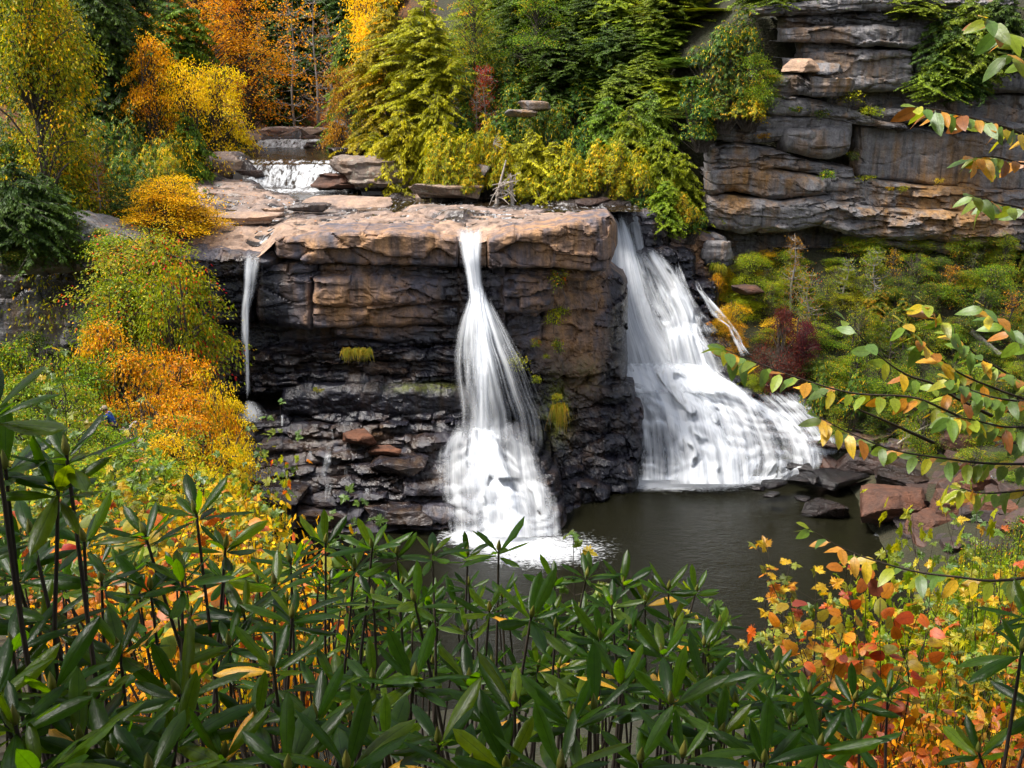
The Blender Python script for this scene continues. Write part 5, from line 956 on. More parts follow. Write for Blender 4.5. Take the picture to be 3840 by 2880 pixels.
# ------------------------------------------------------------------ boulders
def ico(sub):
    import bmesh
    bm = bmesh.new(); bmesh.ops.create_icosphere(bm, subdivisions=sub, radius=1.0)
    V = np.array([v.co[:] for v in bm.verts]); F = np.array([[v.index for v in f.verts] for f in bm.faces]); bm.free(); return V, F
ICO5, ICO4 = ico(5), ico(4)
def boulder(px, py, Y, size, label, seed, mat, cat='boulder', group=None, rot=0.0, wet=0.2, warm=0.4, tilt=0.0, flat=0.55, planes=9, name='boulder', moss=0.0, hi=True, bed=0.0):
    """a block of stone: an icosphere cut by random joint planes, with bedding and noise; (px, py) is its centre"""
    g = np.random.default_rng(seed); V, F = ICO5 if hi else ICO4; P = V.copy()
    n = rdir(planes, g); n[:, 2] *= .6; n = unit(n); n = np.concatenate([n, [[0.05, 0, 1], [0, .1, -1]]]); dd = np.concatenate([g.uniform(.55, .85, planes), [flat, .7]])
    r_ = np.full(len(P), 1.2)
    for k in range(len(n)):
        c = P @ n[k]; r_ = np.where(c > 1e-3, np.minimum(r_, dd[k] / np.maximum(c, 1e-3)), r_)
    P = P * r_[:, None]; S = np.array(size, float)
    W = P * S
    nz = fbm(W[:, 0] * .9, W[:, 1] * .9, W[:, 2] * .9, seed, 5); nb = vn(W[:, 0] * .2, W[:, 1] * .2, W[:, 2] * 4.5, seed + 1)
    W = W + unit(V) * (0.24 * nz + 0.05 * np.abs(fbm(W[:, 0] * 3, W[:, 1] * 3, W[:, 2] * 3, seed + 5, 3)) + 0.06 * nb + bed * np.sign(nb) * .5)[:, None] * min(1.0, S.min() * 1.2)
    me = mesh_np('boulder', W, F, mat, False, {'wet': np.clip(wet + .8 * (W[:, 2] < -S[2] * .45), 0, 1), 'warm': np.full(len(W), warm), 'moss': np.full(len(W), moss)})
    c = at(px, py, Y); o = obj(name, me, None, tuple(c), (tilt, 0, rot)); return tag(o, label, cat, group)
B = boulder
B(1400, 650, 84.5, (4.2, 2.6, 1.75), 'lichen-whitened ledge boulder under the yellow hemlocks by the rapids', 1, ROCK_LICHEN, flat=.8, bed=.22, warm=.35, wet=.1)
B(1290, 680, 84.0, (2.2, 1.6, .95), 'brown undercut boulder at the right side of the rapids', 2, ROCK_RED, bed=.2, warm=.6)
B(1690, 722, 79.2, (3.3, 1.9, .75), 'pale flat boulder with lichen beside the dead roots', 3, ROCK_LICHEN, flat=.75, bed=.15, warm=.5)
B(1690, 645, 80.6, (1.5, 1.1, .7), 'small lichen boulder above the pale flat one', 4, ROCK_LICHEN, hi=False)
B(1800, 640, 80.2, (.9, .8, .8), 'small grey boulder beside the dead roots', 5, ROCK_GREY, hi=False, warm=0)
B(1330, 500, 98, (2.3, 1.8, 1.9), 'dark leaning boulder by the upper rapids', 6, ROCK_GREY, tilt=.3, warm=0, wet=.7)
B(1290, 570, 92, (1.5, 1.2, .7), 'dark wet boulder under the leaning one', 7, ROCK_RED, wet=.7, hi=False)
B(1185, 548, 103.5, (1.5, 1.0, .65), 'dark boulder in the middle of the upper rapids', 8, ROCK_RED, wet=.6, hi=False)
B(1310, 768, 77.4, (2.9, 1.5, .72), 'long brown boulder lying on the slab beside the channel', 9, ROCK_SLAB, flat=.7, warm=.6)
B(850, 640, 88.5, (2.3, 1.4, 1.0), 'squared brown block with white lichen on the left shelf', 10, ROCK_LICHEN, flat=.8, warm=.55)
B(770, 635, 89.0, (2.4, 1.5, 1.15), 'dark squared block beside the lichen block on the left shelf', 11, ROCK_RED, flat=.8, warm=.3)
B(940, 650, 88.0, (1.4, 1.0, .5), 'low dark block at the edge of the rapids', 12, ROCK_RED, wet=.6, hi=False)
B(960, 480, 117, (1.5, 1.2, 1.3), 'rounded tan boulder on the leaf-strewn bank', 13, ROCK_SLAB, hi=False)
B(930, 460, 120, (2.4, 1.6, 1.2), 'dark boulder behind the rounded tan one', 14, ROCK_GREY, warm=0, wet=.5, hi=False)
B(1040, 510, 111, (3.2, 2, .8), 'low brown boulder before the orange leaf bank', 15, ROCK_RED, wet=.4, flat=.7)
B(1120, 525, 109, (2.2, 1.6, .7), 'flat brown boulder left of the upper rapids', 16, ROCK_RED, wet=.4, flat=.7, hi=False)
B(1160, 495, 114, (3.6, 2, .6), 'long flat rock behind the upper rapids', 17, ROCK_SLAB, flat=.7, hi=False)
B(890, 515, 112, (1.8, 1.5, .7), 'leaf-dusted boulder on the bank left of the rounded tan one', 18, ROCK_RED, hi=False)
B(950, 820, 67.5, (1.8, 1.1, .55), 'tan block stack on the slab above the thin fall', 19, ROCK_SLAB, bed=.2, warm=.7, hi=False)
B(1030, 795, 69.5, (.9, .8, .5), 'small tan stone beside the tan block stack', 20, ROCK_SLAB, warm=.7, hi=False)
B(1170, 775, 73.0, (1.6, 1.1, .4), 'low slate-dark stone on the slab', 21, ROCK_SLAB, wet=.7, hi=False)
B(1345, 1640, 60.4, (1.05, .8, .62), 'reddish loose block on the brown ledges left of the central fall', 22, ROCK_RED, warm=1.0, wet=-.3, hi=False)
B(1440, 1690, 60.0, (1.1, .7, .4), 'smaller reddish slab below the loose block on the ledges', 23, ROCK_RED, warm=.9, wet=0, hi=False)
B(1490, 1740, 59.3, (1.9, 1.1, .55), 'wide grey-brown slab on the ledges left of the cascade', 24, ROCK_FALLS, flat=.7, wet=.8)
B(1060, 1850, 58.4, (2.2, 1.2, .6), 'broad brown slab low on the ledges', 25, ROCK_FALLS, flat=.7, wet=.75)
B(1500, 1930, 57.6, (2.3, 1.2, .9), 'large brown rock at the left foot of the central fall', 26, ROCK_FALLS, wet=.8)
B(1180, 1940, 57.8, (1.6, 1.1, .8), 'dark rock at the bottom of the ledges behind the leaves', 27, ROCK_FALLS, wet=.6, hi=False)
# right bank of the pool
B(2985, 1752, 64.8, (1.5, 1.1, .7), 'black wet boulder at the right foot of the wide fall', 30, ROCK_RED, wet=.9, warm=0)
B(2985, 1800, 62.6, (.8, .7, .35), 'small black rock in the white foam below the wide fall', 31, ROCK_RED, wet=.95, warm=0, hi=False)
B(3045, 1795, 62.8, (.8, .7, .4), 'small black rock just right of the foam', 32, ROCK_RED, wet=.95, warm=0, hi=False)
B(2905, 1815, 62.0, (.7, .5, .3), 'black rock poking through the foam edge', 33, ROCK_RED, wet=.95, warm=0, hi=False)
B(2840, 1830, 61.6, (.4, .3, .2), 'tiny black stone at the outer edge of the foam', 34, ROCK_RED, wet=.95, warm=0, hi=False)
B(2895, 1855, 60.4, (.6, .45, .25), 'low dark stone in the pool before the black boulder', 35, ROCK_RED, wet=.95, warm=0, hi=False)
B(3005, 1870, 60.2, (.45, .35, .2), 'small grey stone in the shallows', 36, ROCK_RED, wet=.9, warm=0, hi=False)
B(3130, 1800, 63.4, (2.2, 1.3, .5), 'long flat dark rock along the right shore', 37, ROCK_RED, wet=.85, warm=.1, flat=.7)
B(3090, 1905, 59.6, (1.6, 1.0, .6), 'rounded dark rock half in the water of the right shore', 38, ROCK_RED, wet=.7, warm=.2)
B(3240, 1730, 65.4, (2.2, 1.5, .9), 'dark rock below the tangle of dead branches', 39, ROCK_RED, wet=.6, warm=.3)
B(3380, 1800, 61.5, (2.3, 1.6, 1.0), 'big dark slab between the shore and the red boulders', 40, ROCK_RED, wet=.6, warm=.2)
B(3370, 1890, 57.6, (2.6, 1.7, 1.35), 'large red-brown slanting boulder on the right shore', 41, ROCK_RED, wet=-.2, warm=.7, tilt=-.15)
B(3500, 1990, 55.6, (1.8, 1.4, 1.5), 'upright red-brown boulder with a foot in the pool', 42, ROCK_RED, wet=-.2, warm=.7)
B(3560, 1905, 56.2, (1.3, 1.1, 1.3), 'brown boulder behind the upright red one', 43, ROCK_RED, wet=-.1, warm=.6)
B(3640, 1820, 58.0, (1.4, 1.2, 1.7), 'tall rust-red wedge-shaped boulder among the branch leaves', 44, ROCK_RED, wet=-.2, warm=.9, tilt=.2)
B(3720, 1920, 55.0, (1.6, 1.2, 1.2), 'rust-red rough boulder near the frame edge', 45, ROCK_RED, wet=-.2, warm=.9)
B(3800, 1850, 56.0, (1.3, 1.1, .9), 'dark boulder at the frame edge above the rust-red one', 46, ROCK_RED, wet=.3, warm=.2, hi=False)
B(3580, 1650, 64, (1.2, 1.0, 1.1), 'brown boulder behind the hanging birch leaves', 47, ROCK_RED, wet=.1, warm=.6, hi=False)
B(3560, 1590, 66, (1.3, 1.0, 1.1), 'rusty boulder at the top of the right shore rocks', 48, ROCK_RED, wet=.1, warm=.7, hi=False)
B(3690, 1500, 69, (1.2, 1.0, .9), 'rust-brown boulder on the slope behind the birch branch', 49, ROCK_RED, wet=.1, warm=.7, hi=False)
B(3060, 1660, 67.0, (2.0, 1.2, .5), 'thin-bedded dark rock right of the wide fall', 50, ROCK_FALLS, wet=.7, bed=.2)
B(3220, 1640, 67.4, (2.2, 1.3, .6), 'leaf-dusted dark ledge below the green slope', 51, ROCK_FALLS, wet=.6, bed=.2)
B(3360, 1680, 66.4, (1.8, 1.2, .7), 'dark ledge rock above the dead branches', 52, ROCK_FALLS, wet=.6, bed=.2, hi=False)
B(3120, 1580, 69.4, (2.4, 1.4, .6), 'dark bedded rock at the foot of the green slope', 53, ROCK_FALLS, wet=.6, bed=.2, hi=False)
B(3430, 1560, 68.6, (1.6, 1.2, .8), 'round dark stone at the foot of the shaded slope', 54, ROCK_RED, wet=.5, warm=.2, hi=False)
B(3010, 245, 79.0, (1.35, 1.0, .75), 'tan loose block lying on a ledge of the grey cliff', 60, ROCK_SLAB, warm=1.0, wet=-.4, hi=False)
B(3105, 255, 79.2, (1.5, 1.0, .6), 'grey loose block right of the tan one on the cliff ledge', 61, ROCK_GREY, warm=0, hi=False)
B(3115, 320, 79.2, (1.7, 1.2, 1.0), 'knobbly grey-brown block stuck in the cliff face', 62, ROCK_GREY, warm=.4)
B(2700, 940, 78.0, (1.1, .9, 1.3), 'pale grey squared block under the overhang of the cliff', 63, ROCK_GREY, warm=.0, hi=False)
B(2800, 1085, 76.4, (1.2, .9, .5), 'brown flat rock in the bushes beside the side stream', 64, ROCK_RED, hi=False)
B(1990, 395, 84.5, (1.3, .9, .6), 'grey rock showing in the rhododendron hillside', 65, ROCK_GREY, hi=False)
B(1960, 425, 83.5, (1.1, .8, .5), 'lower grey rock showing in the rhododendron hillside', 66, ROCK_GREY, hi=False)
B(2210, 758, 77.6, (1.6, .8, .4), 'dark rock under the yellow shrubs near the wide fall top', 67, ROCK_RED, wet=.5, hi=False)

# rubble along the right shore
gr = np.random.default_rng(12); RUB = []
for k in range(6):
    o = boulder(3200, 1800, 60, (.5, .42, .3), 'x', 300 + k, ROCK_RED, hi=False, wet=.35, warm=.35 if k % 2 else .05); RUB.append(o.data); bpy.data.objects.remove(o)
for k in range(120):
    px = gr.uniform(2990, 3860); py = gr.uniform(1560, 2080)
    if py > 1840 and px < 3180 + (py - 1840) * .9: continue
    x0 = atz(px, py, -25.3); Yg = x0[1]
    for _ in range(6): Yg = Yg * 0.5 + 0.5 * float(atz(px, py, float(z_ground(at(px, py, Yg)[0], Yg)))[1])
    p = at(px, py, Yg); sc_ = gr.uniform(.5, 2.2) ** 1.1
    o = obj('shore_rock', RUB[k % 6], None, (p[0], Yg, float(z_ground(p[0], Yg)) + .05), (gr.normal() * .25, gr.normal() * .25, gr.uniform(0, 6.28)), (sc_, sc_ * gr.uniform(.7, 1.2), sc_ * gr.uniform(.6, 1.1)))
    tag(o, 'loose brown shore rock', 'rock', 'rubble of the right shore')
# ------------------------------------------------------------------ near leaves, each one its own piece
def blade(name, halfw, nseg=6, fold=0.25, droop=0.15, roll=0.3, wavy=0.0, twist=0.0, petiole=0.0, lobes=None):
    """leaf blade of length 1 along +Y, upper side +Z; halfw(t) gives half width"""
    t = np.linspace(0, 1, nseg + 1); c = np.array([-1, -0.5, 0, 0.5, 1.0]); hw = np.array([halfw(x) for x in t])
    X = hw[:, None] * c[None, :]; Yg = np.broadcast_to(t[:, None], X.shape).copy()
    if lobes is not None: Yg = Yg + lobes * hw[:, None] * (np.abs(c)[None, :])
    Z = fold * np.abs(X) - roll * np.abs(X) * (np.abs(c)[None, :] ** 2) - droop * t[:, None] ** 2 + wavy * np.sin(t[:, None] * 17 + c[None, :] * 2) * np.abs(c)[None, :]
    ang = twist * t[:, None]; X2 = X * np.cos(ang) - 0 * Z; Z = Z + X * np.sin(ang)
    V = np.stack([X2, Yg + petiole, Z], -1).reshape(-1, 3); uv = np.stack(np.broadcast_arrays((c[None, :] + 1) / 2, t[:, None]), -1).reshape(-1, 2)
    F = grid_faces(nseg + 1, 5)[:, ::-1]; F = F[:, [0, 3, 2, 1]]
    if petiole:
        w_ = 0.012; n = len(V); V = np.concatenate([V, [[-w_, 0, 0], [w_, 0, 0], [w_, petiole + .03, .0], [-w_, petiole + .03, .0]]]); uv = np.concatenate([uv, [[.5, 0]] * 4]); F = np.concatenate([F, [[n, n + 1, n + 2, n + 3]]])
    return mesh_np(name, V, F, None, True, None, uv)
def w_rhodo(t): return 0.004 + 0.112 * max(0.0, (min(1, max(0, (t - .03) / .40)) ** .75) * (1 - max(0, (t - .62) / .40) ** 2.6)) * (1 if t < .999 else .12)
def w_birch(t): return 0.002 + 0.62 * (t ** .55) * (1 - t) ** .85 * .9
def w_hob(t): return 0.002 + 0.60 * (t ** .38) * (1 - t) ** .55 * 1.05
def w_ovate(t): return 0.002 + 0.55 * (t ** .5) * (1 - t) ** .9
def maple_mesh(name, seed):
    g = np.random.default_rng(seed)
    pts = [(0.0, 0.0), (.10, .03), (.30, -.06), (.26, .08), (.46, .12), (.36, .22), (.62, .34), (.44, .36), (.50, .50), (.26, .46), (.22, .56), (.30, .66), (.17, .70), (.14, .84), (.0, 1.05)]
    R_ = [(x * (1 + .08 * g.normal()), y * (1 + .04 * g.normal())) for x, y in pts]; Lf = [(-x, y) for x, y in R_[1:-1]][::-1]
    ring = np.array(R_ + Lf); c = np.array([[0, .38]]); P = np.concatenate([ring, c]); r_ = np.hypot(P[:, 0], P[:, 1] - .38)
    Z = -.18 * r_ ** 2 * 1.4 + .05 * g.normal(size=len(P)) * (r_ > .2) - .1 * P[:, 1] ** 2 * .6 + .12 * np.abs(P[:, 0]) * .5
    V = np.concatenate([P, Z[:, None]], 1); V[:, 1] += .18; n = len(ring)
    F = np.stack([np.arange(n), (np.arange(n) + 1) % n, np.full(n, n)], -1)
    k = len(V); V = np.concatenate([V, [[-.012, 0, 0], [.012, 0, 0], [.0, .24, .0]]]); F = np.concatenate([F, [[k, k + 1, k + 2]]])
    uv = np.stack([V[:, 0] / 1.3 + .5, V[:, 1]], -1); return mesh_np(name, V, F, None, False, None, uv)
def near_material(name, stops, trans, rough, spec=0.5, back=(1.4, 1.3, 1.2), rib=((.6, .65, .5), .25), tcol=(1.9, 1.7, .6), constant=False, coat=0.0, spots=0.0):
    t = NT(name); oi = t.n('ShaderNodeObjectInfo').outputs['Random']; co = t.n('ShaderNodeTexCoord').outputs['Object']
    col = t.ramp(oi, stops, 'CONSTANT' if constant else 'LINEAR')
    fr = t.math('FRACT', t.math('MULTIPLY', oi, 91.7)); col = t.mix(1.0, col, t.ramp(fr, [(0, .72), (1, 1.25)]), 'MULTIPLY')
    uv = t.n('ShaderNodeSeparateXYZ'); t.link(t.n('ShaderNodeUVMap', uv_map='UVMap').outputs[0], uv.inputs[0])
    x = t.math('ABSOLUTE', t.math('SUBTRACT', uv.outputs[0], 0.5)); m = t.ramp(x, [(0.014, 1.0), (0.045, 0.0)])
    wv = t.math('ABSOLUTE', t.math('SINE', t.math('MULTIPLY', t.math('SUBTRACT', uv.outputs[1], t.math('MULTIPLY', x, 0.55)), 36.0)))
    vein = t.math('MAXIMUM', m, t.math('MULTIPLY', t.ramp(wv, [(0.0, 1.0), (0.3, 0.0)]), rib[1]))
    nz = t.noise(co, 7.0, 4, 0.6); col = t.mix(1.0, col, t.ramp(nz, [(0.3, .78), (0.72, 1.2)]), 'MULTIPLY')
    if spots: col = t.mix(t.math('MULTIPLY', t.ramp(t.noise(co, 9.0, 5, .7), [(0.58, 0), (0.66, 1)]), spots), col, (0.10, 0.035, 0.012))
    col = t.mix(vein, col, t.mix(1.0, col, rib[0], 'MULTIPLY'))
    bf = t.n('ShaderNodeNewGeometry').outputs['Backfacing']; colb = t.mix(bf, col, t.mix(1.0, col, back, 'MULTIPLY'))
    p = t.n('ShaderNodeBsdfPrincipled'); t.link(colb, p.inputs['Base Color']); p.inputs['Specular IOR Level'].default_value = spec
    t.link(t.math('ADD', rough, t.math('MULTIPLY', bf, .3)), p.inputs['Roughness'])
    b = t.n('ShaderNodeBump', Strength=.12, Distance=.02); t.link(t.math('SUBTRACT', nz, t.math('MULTIPLY', vein, .5)), b.inputs['Height']); t.link(b.outputs[0], p.inputs['Normal'])
    tl = t.n('ShaderNodeBsdfTranslucent'); t.link(t.mix(1.0, col, tcol, 'MULTIPLY'), tl.inputs[0])
    mx = t.n('ShaderNodeMixShader'); mx.inputs[0].default_value = trans; t.link(p.outputs[0], mx.inputs[1]); t.link(tl.outputs[0], mx.inputs[2])
    return t.done(mx.outputs[0])
M_RHODO = near_material('rhododendron_leaf', [(0, (0.010, 0.032, 0.003)), (.45, (0.018, 0.050, 0.003)), (.8, (0.034, 0.074, 0.004)), (1, (0.065, 0.105, 0.005))], .46, .27, .22, back=(1.9, 1.6, .6), tcol=(7.5, 6.0, .35))
M_RHODO_OLD = near_material('old_yellow_rhododendron_leaf', [(0, (0.55, 0.24, 0.012)), (1, (0.62, 0.34, 0.02))], .3, .45, spots=.8)
M_BIRCH = near_material('birch_leaf', [(0, (0.10, 0.19, 0.03)), (.35, (0.16, 0.26, 0.025)), (.6, (0.30, 0.36, 0.02)), (.74, (0.62, 0.42, 0.02)), (.84, (0.60, 0.27, 0.02)), (1, (0.30, 0.10, 0.02))], .4, .38, .55, rib=((.72, .75, .6), .6), tcol=(1.5, 1.4, .6))
M_MAPLE_G = near_material('green_maple_leaf', [(0, (0.07, 0.14, 0.03)), (.6, (0.13, 0.21, 0.03)), (.85, (0.26, 0.30, 0.025)), (1, (0.55, 0.36, 0.02))], .4, .4, .5, rib=((.75, .8, .6), .2), tcol=(1.6, 1.5, .6))
M_MAPLE_Y = near_material('yellow_maple_leaf', [(0, (0.15, 0.21, 0.025)), (.35, (0.36, 0.33, 0.02)), (.7, (0.66, 0.42, 0.015)), (.88, (0.62, 0.22, 0.015)), (1, (0.45, 0.07, 0.02))], .4, .45, .45, rib=((.8, .7, .6), .2), tcol=(1.4, 1.3, .7))
M_HOB = near_material('hobblebush_leaf', [(0, (0.20, 0.20, 0.008)), (.25, (0.50, 0.26, 0.006)), (.6, (0.50, 0.14, 0.006)), (.85, (0.44, 0.065, 0.008)), (.95, (0.30, 0.02, 0.012)), (1, (0.12, 0.04, 0.015))], .4, .45, .45, rib=((.75, .6, .5), .45), tcol=(1.4, 1.2, .8))
M_ORANGE = near_material('orange_bush_leaf', [(0, (0.34, 0.06, 0.008)), (.6, (0.48, 0.13, 0.008)), (.9, (0.56, 0.24, 0.01)), (1, (0.24, 0.07, 0.02))], .4, .45, .45, rib=((.75, .6, .5), .35), tcol=(1.4, 1.2, .8))
M_BUD = near_material('leaf_bud', [(0, (0.16, 0.17, 0.03)), (1, (0.22, 0.20, 0.04))], .1, .4)
def with_mat(me, m): me.materials.append(m); return me
L_RHODO = [with_mat(blade('leaf', w_rhodo, 6, .30, d, .55, wv, tw), M_RHODO) for d, wv, tw in ((.10, 0, .1), (.22, 0, -.2), (.02, .012, .15), (.34, 0, .0), (-.06, .018, -.1), (.16, .02, .3))]
L_BIRCH = [with_mat(blade('leaf', w_birch, 6, .22, d, .1, wv, tw, .14), M_BIRCH) for d, wv, tw in ((.12, .01, .2), (.25, .0, -.2), (.05, .015, .3), (.32, .02, -.5))]
L_HOB = [with_mat(blade('leaf', w_hob, 6, .12, d, .15, wv, tw, .16, -.12), M_HOB) for d, wv, tw in ((.2, .02, .2), (.38, .0, -.3), (.1, .03, .4))]
L_OVAL = [with_mat(blade('leaf', w_ovate, 5, .2, d, .1, .015, tw, .1), M_ORANGE) for d, tw in ((.15, .2), (.3, -.3))]
L_MAPG = [with_mat(maple_mesh('leaf', s), M_MAPLE_G) for s in (1, 2, 3)]
L_MAPY = [with_mat(maple_mesh('leaf', s), M_MAPLE_Y) for s in (4, 5, 6)]
bud_me = None
def lathe(prof, seg=7):
    a = np.linspace(0, 2 * np.pi, seg, endpoint=False); P = np.array(prof, float)
    V = np.stack([P[:, None, 0] * np.cos(a), P[:, None, 0] * np.sin(a), P[:, None, 1] + 0 * a], -1).reshape(-1, 3); return V, grid_faces(len(P), seg, True)
V_, F_ = lathe([(.002, 0), (.0065, .006), (.007, .014), (.004, .026), (.0005, .036)]); bud_me = mesh_np('bud', V_, F_, M_BUD, True)

def orient(Dv, Nv):
    d = Vector(Dv).normalized(); n = Vector(Nv); s = d.cross(n)
    if s.length < 1e-4: s = d.orthogonal()
    s.normalize(); n = s.cross(d); return Matrix(((s.x, d.x, n.x, 0), (s.y, d.y, n.y, 0), (s.z, d.z, n.z, 0), (0, 0, 0, 1)))
def put_leaf(parent, me, P, Dv, Nv, size, mat=None, origin=None, name='leaf'):
    o = bpy.data.objects.new(name, me); COL.objects.link(o); o.parent = parent
    p = Vector(P) - (Vector(origin) if origin is not None else parent.location)
    o.matrix_basis = Matrix.Translation(p) @ orient(Dv, Nv) @ Matrix.Scale(size, 4)
    if mat is not None: o.material_slots[0].link = 'OBJECT'; o.material_slots[0].material = mat
    return o
def stem_obj(parent, paths, name='stem', mat=None):
    V, F = join_vf([tube(p, r, s) for p, r, s in paths]); V = V - np.array(parent.location); return obj(name, mesh_np(name, V, F, mat or BARK_STEM, True), parent)
gl = np.random.default_rng(77)
def whorl(root, tip, axis, size, n=9, g=gl, old=0.03, bud=True, el0=14, el1=38):
    ax = unit(np.array(axis, float)); x = unit(np.cross(ax, [.2, 1, .1])); y = np.cross(ax, x); a0 = g.uniform(0, 6.28)
    for i in range(n):
        f = i / (n - 1); a = a0 + i * 2.39996 + g.normal() * .12; el = R(el0 + el1 * f ** 1.4 + g.normal() * 10)
        rad = np.cos(a) * x + np.sin(a) * y; d = rad * math.cos(el) + ax * math.sin(el); d[2] -= .06
        up = ax * math.cos(el) - rad * math.sin(el) + .22 * g.normal(size=3)
        s = size * g.uniform(.66, 1.1) * (1 - .12 * f)
        put_leaf(root, L_RHODO[g.integers(len(L_RHODO))], np.array(tip) + rad * .006 - ax * .03 * (1 - f), d, up, s, M_RHODO_OLD if (g.random() < old and f < .4) else None)
    if not bud: return
    b = obj('bud', bud_me, root); b.matrix_basis = Matrix.Translation(Vector(tip) - root.location) @ Vector(ax).to_track_quat('Z', 'Y').to_matrix().to_4x4() @ Matrix.Scale(1.4, 4)
def rhodo_plant(tips, label, group=None, nl=(9, 12), lower=True):
    """one rhododendron: tips are (px, py, Y, leaf length); all stems join at one foot"""
    T_ = [(at(px, py, Y), s) for px, py, Y, s in tips]; C = np.mean([p for p, _ in T_], 0)
    bx, by = C[0] + gl.normal() * .22, C[1] + .12 + gl.normal() * .12; zg = float(z_ground(bx, by)); base = np.array([bx, by, zg])
    r_ = thing('rhododendron', label, 'shrub', tuple(base), group); paths = []; fork = base + (C - base) * .35
    paths.append((curve_pts([base - [0, 0, .1], (base + fork) / 2 + gl.normal(size=3) * .02, fork], 5), np.linspace(.014, .011, 5), 6))
    for p, s in T_:
        mid = fork + (p - fork) * .55 + np.array([(p[0] - fork[0]) * .25, (p[1] - fork[1]) * .25, -.05]) + gl.normal(size=3) * .045
        pth = curve_pts([fork, mid, p], 8); paths.append((pth, np.linspace(.009, .0045, 8), 5))
        ax = unit(unit(p - mid) * .7 + np.array([0, -.12, .8]) + gl.normal(size=3) * .14)
        whorl(r_, p, ax, s, int(gl.integers(*nl)))
        if lower and gl.random() < .4: whorl(r_, pth[5 if gl.random() < .6 else 4], ax, s * .95, int(gl.integers(4, 7)), old=.12, bud=False, el0=-12, el1=30)
    stem_obj(r_, paths); return r_

def leafy_proto(seed, meshes, H=1.5, Rx=.9, n=300, size=.085, stems=6):
    """bush built of whole leaves, used where single leaves are too small to pick apart"""
    g = np.random.default_rng(seed); Vs, Fs, Rn, nv, tubes = [], [], [], 0, []
    arr = []
    for me in meshes:
        v = np.zeros(len(me.vertices) * 3); me.vertices.foreach_get('co', v); me.calc_loop_triangles(); f = np.zeros(len(me.loop_triangles) * 3, int); me.loop_triangles.foreach_get('vertices', f); arr.append((v.reshape(-1, 3), f.reshape(-1, 3)))
    sh = []
    for k in range(stems):
        a = g.uniform(0, 6.28); r_ = Rx * g.uniform(.2, .95); e = np.array([np.cos(a) * r_, np.sin(a) * r_, H * g.uniform(.55, 1.0)]); C = curve_pts([[0, 0, -.2], e * [.4, .4, .55], e], 12); sh.append(C); tubes.append(tube(C, np.linspace(.008, .003, 12), 4))
    for i in range(n):
        C = sh[g.integers(stems)]; q = C[g.integers(3, 12)] + g.normal(size=3) * [.17, .17, .10] * Rx; d = unit(g.normal(size=3) * [1, 1, .5] + [0, 0, -.3]); nn = unit(np.array([0, -.3, .9]) + .45 * g.normal(size=3)); s = unit(np.cross(d, nn)); nn = np.cross(s, d)
        v, f = arr[g.integers(len(arr))]; Vs.append(q + (v @ np.stack([s, d, nn])) * size * g.uniform(.65, 1.2)); Fs.append(f + nv); nv += len(v); Rn.append(np.full(len(v), g.random()))
    crown = mesh_np('crown', np.concatenate(Vs), np.concatenate(Fs), G['maple'], False, {'tone': np.concatenate(Rn)})
    V, F = join_vf(tubes); return {'crown': crown, 'trunk': mesh_np('stem', V, F, BARK_STEM, True), 'H': H, 'W': 2 * Rx}
PR['mapbush'] = [leafy_proto(1, L_MAPG + L_MAPY, n=420), leafy_proto(2, L_MAPG + L_MAPY, 1.4, 1.0, 420, .08, 8)]
PR['ovbush'] = [leafy_proto(3, L_HOB + L_OVAL, 1.2, .9, 520, .068, 10), leafy_proto(4, L_OVAL, 1.2, .9, 520, .065, 10)]
# ------------------------------------------------------------------ foreground rhododendron thicket
RP = rhodo_plant
RP([(-30, 1545, 2.1, .19), (20, 1760, 2.3, .17)], 'rhododendron reaching in at the frame edge below the people')
RP([(249, 1706, 2.3, .185), (217, 1831, 2.3, .18), (120, 2010, 2.4, .18)], 'tallest rhododendron, its top whorl standing before the person in blue')
RP([(735, 1925, 3.0, .17), (544, 2007, 2.9, .16), (845, 2053, 3.1, .16)], 'rhododendron with three whorls before the orange hobblebush')
RP([(315, 2030, 2.6, .17), (60, 2160, 2.5, .18), (380, 2180, 2.8, .16)], 'rhododendron low behind the tallest one')
RP([(1221, 2036, 3.8, .17), (1090, 2110, 3.7, .16), (1330, 2130, 3.8, .16)], 'rhododendron whose whorls stand before the brown ledges')
RP([(1396, 2053, 3.7, .17), (1488, 2082, 3.7, .16), (1621, 2075, 4.0, .16)], 'rhododendron with whorls at the left foot of the central cascade')
RP([(1870, 2065, 3.7, .19), (1754, 2085, 4.2, .15)], 'rhododendron whose single whorl rises against the foam of the central fall')
RP([(2200, 2163, 4.4, .17), (2339, 2192, 4.4, .17), (2080, 2185, 4.3, .15)], 'rhododendron with wavy bright leaves before the pool')
RP([(2507, 2209, 4.3, .16), (2609, 2220, 4.6, .15), (2420, 2260, 4.4, .15)], 'rhododendron at the far right end of the bright crest before the pool')
RP([(1555, 2256, 3.1, .18), (1400, 2250, 3.2, .16)], 'rhododendron with one big dark whorl below the cascade')
RP([(1992, 2313, 3.2, .19), (1835, 2290, 3.5, .16)], 'rhododendron with a large spreading whorl in the middle of the thicket')
RP([(2293, 2267, 3.9, .16), (2252, 2394, 3.5, .17), (2084, 2354, 3.6, .16)], 'rhododendron right of the large middle whorl')
RP([(2484, 2452, 3.5, .16), (2640, 2420, 3.9, .15), (2700, 2340, 4.4, .14)], 'rhododendron over the corner of the dark pool')
RP([(2913, 2516, 3.4, .16), (3034, 2603, 3.2, .15)], 'rhododendron left of the red hobblebush')
RP([(3205, 2626, 3.2, .15), (3330, 2600, 3.6, .13)], 'rhododendron in front of the red hobblebush')
RP([(3833, 2440, 2.6, .16), (3860, 2300, 2.8, .15)], 'rhododendron poking in from the right frame edge')
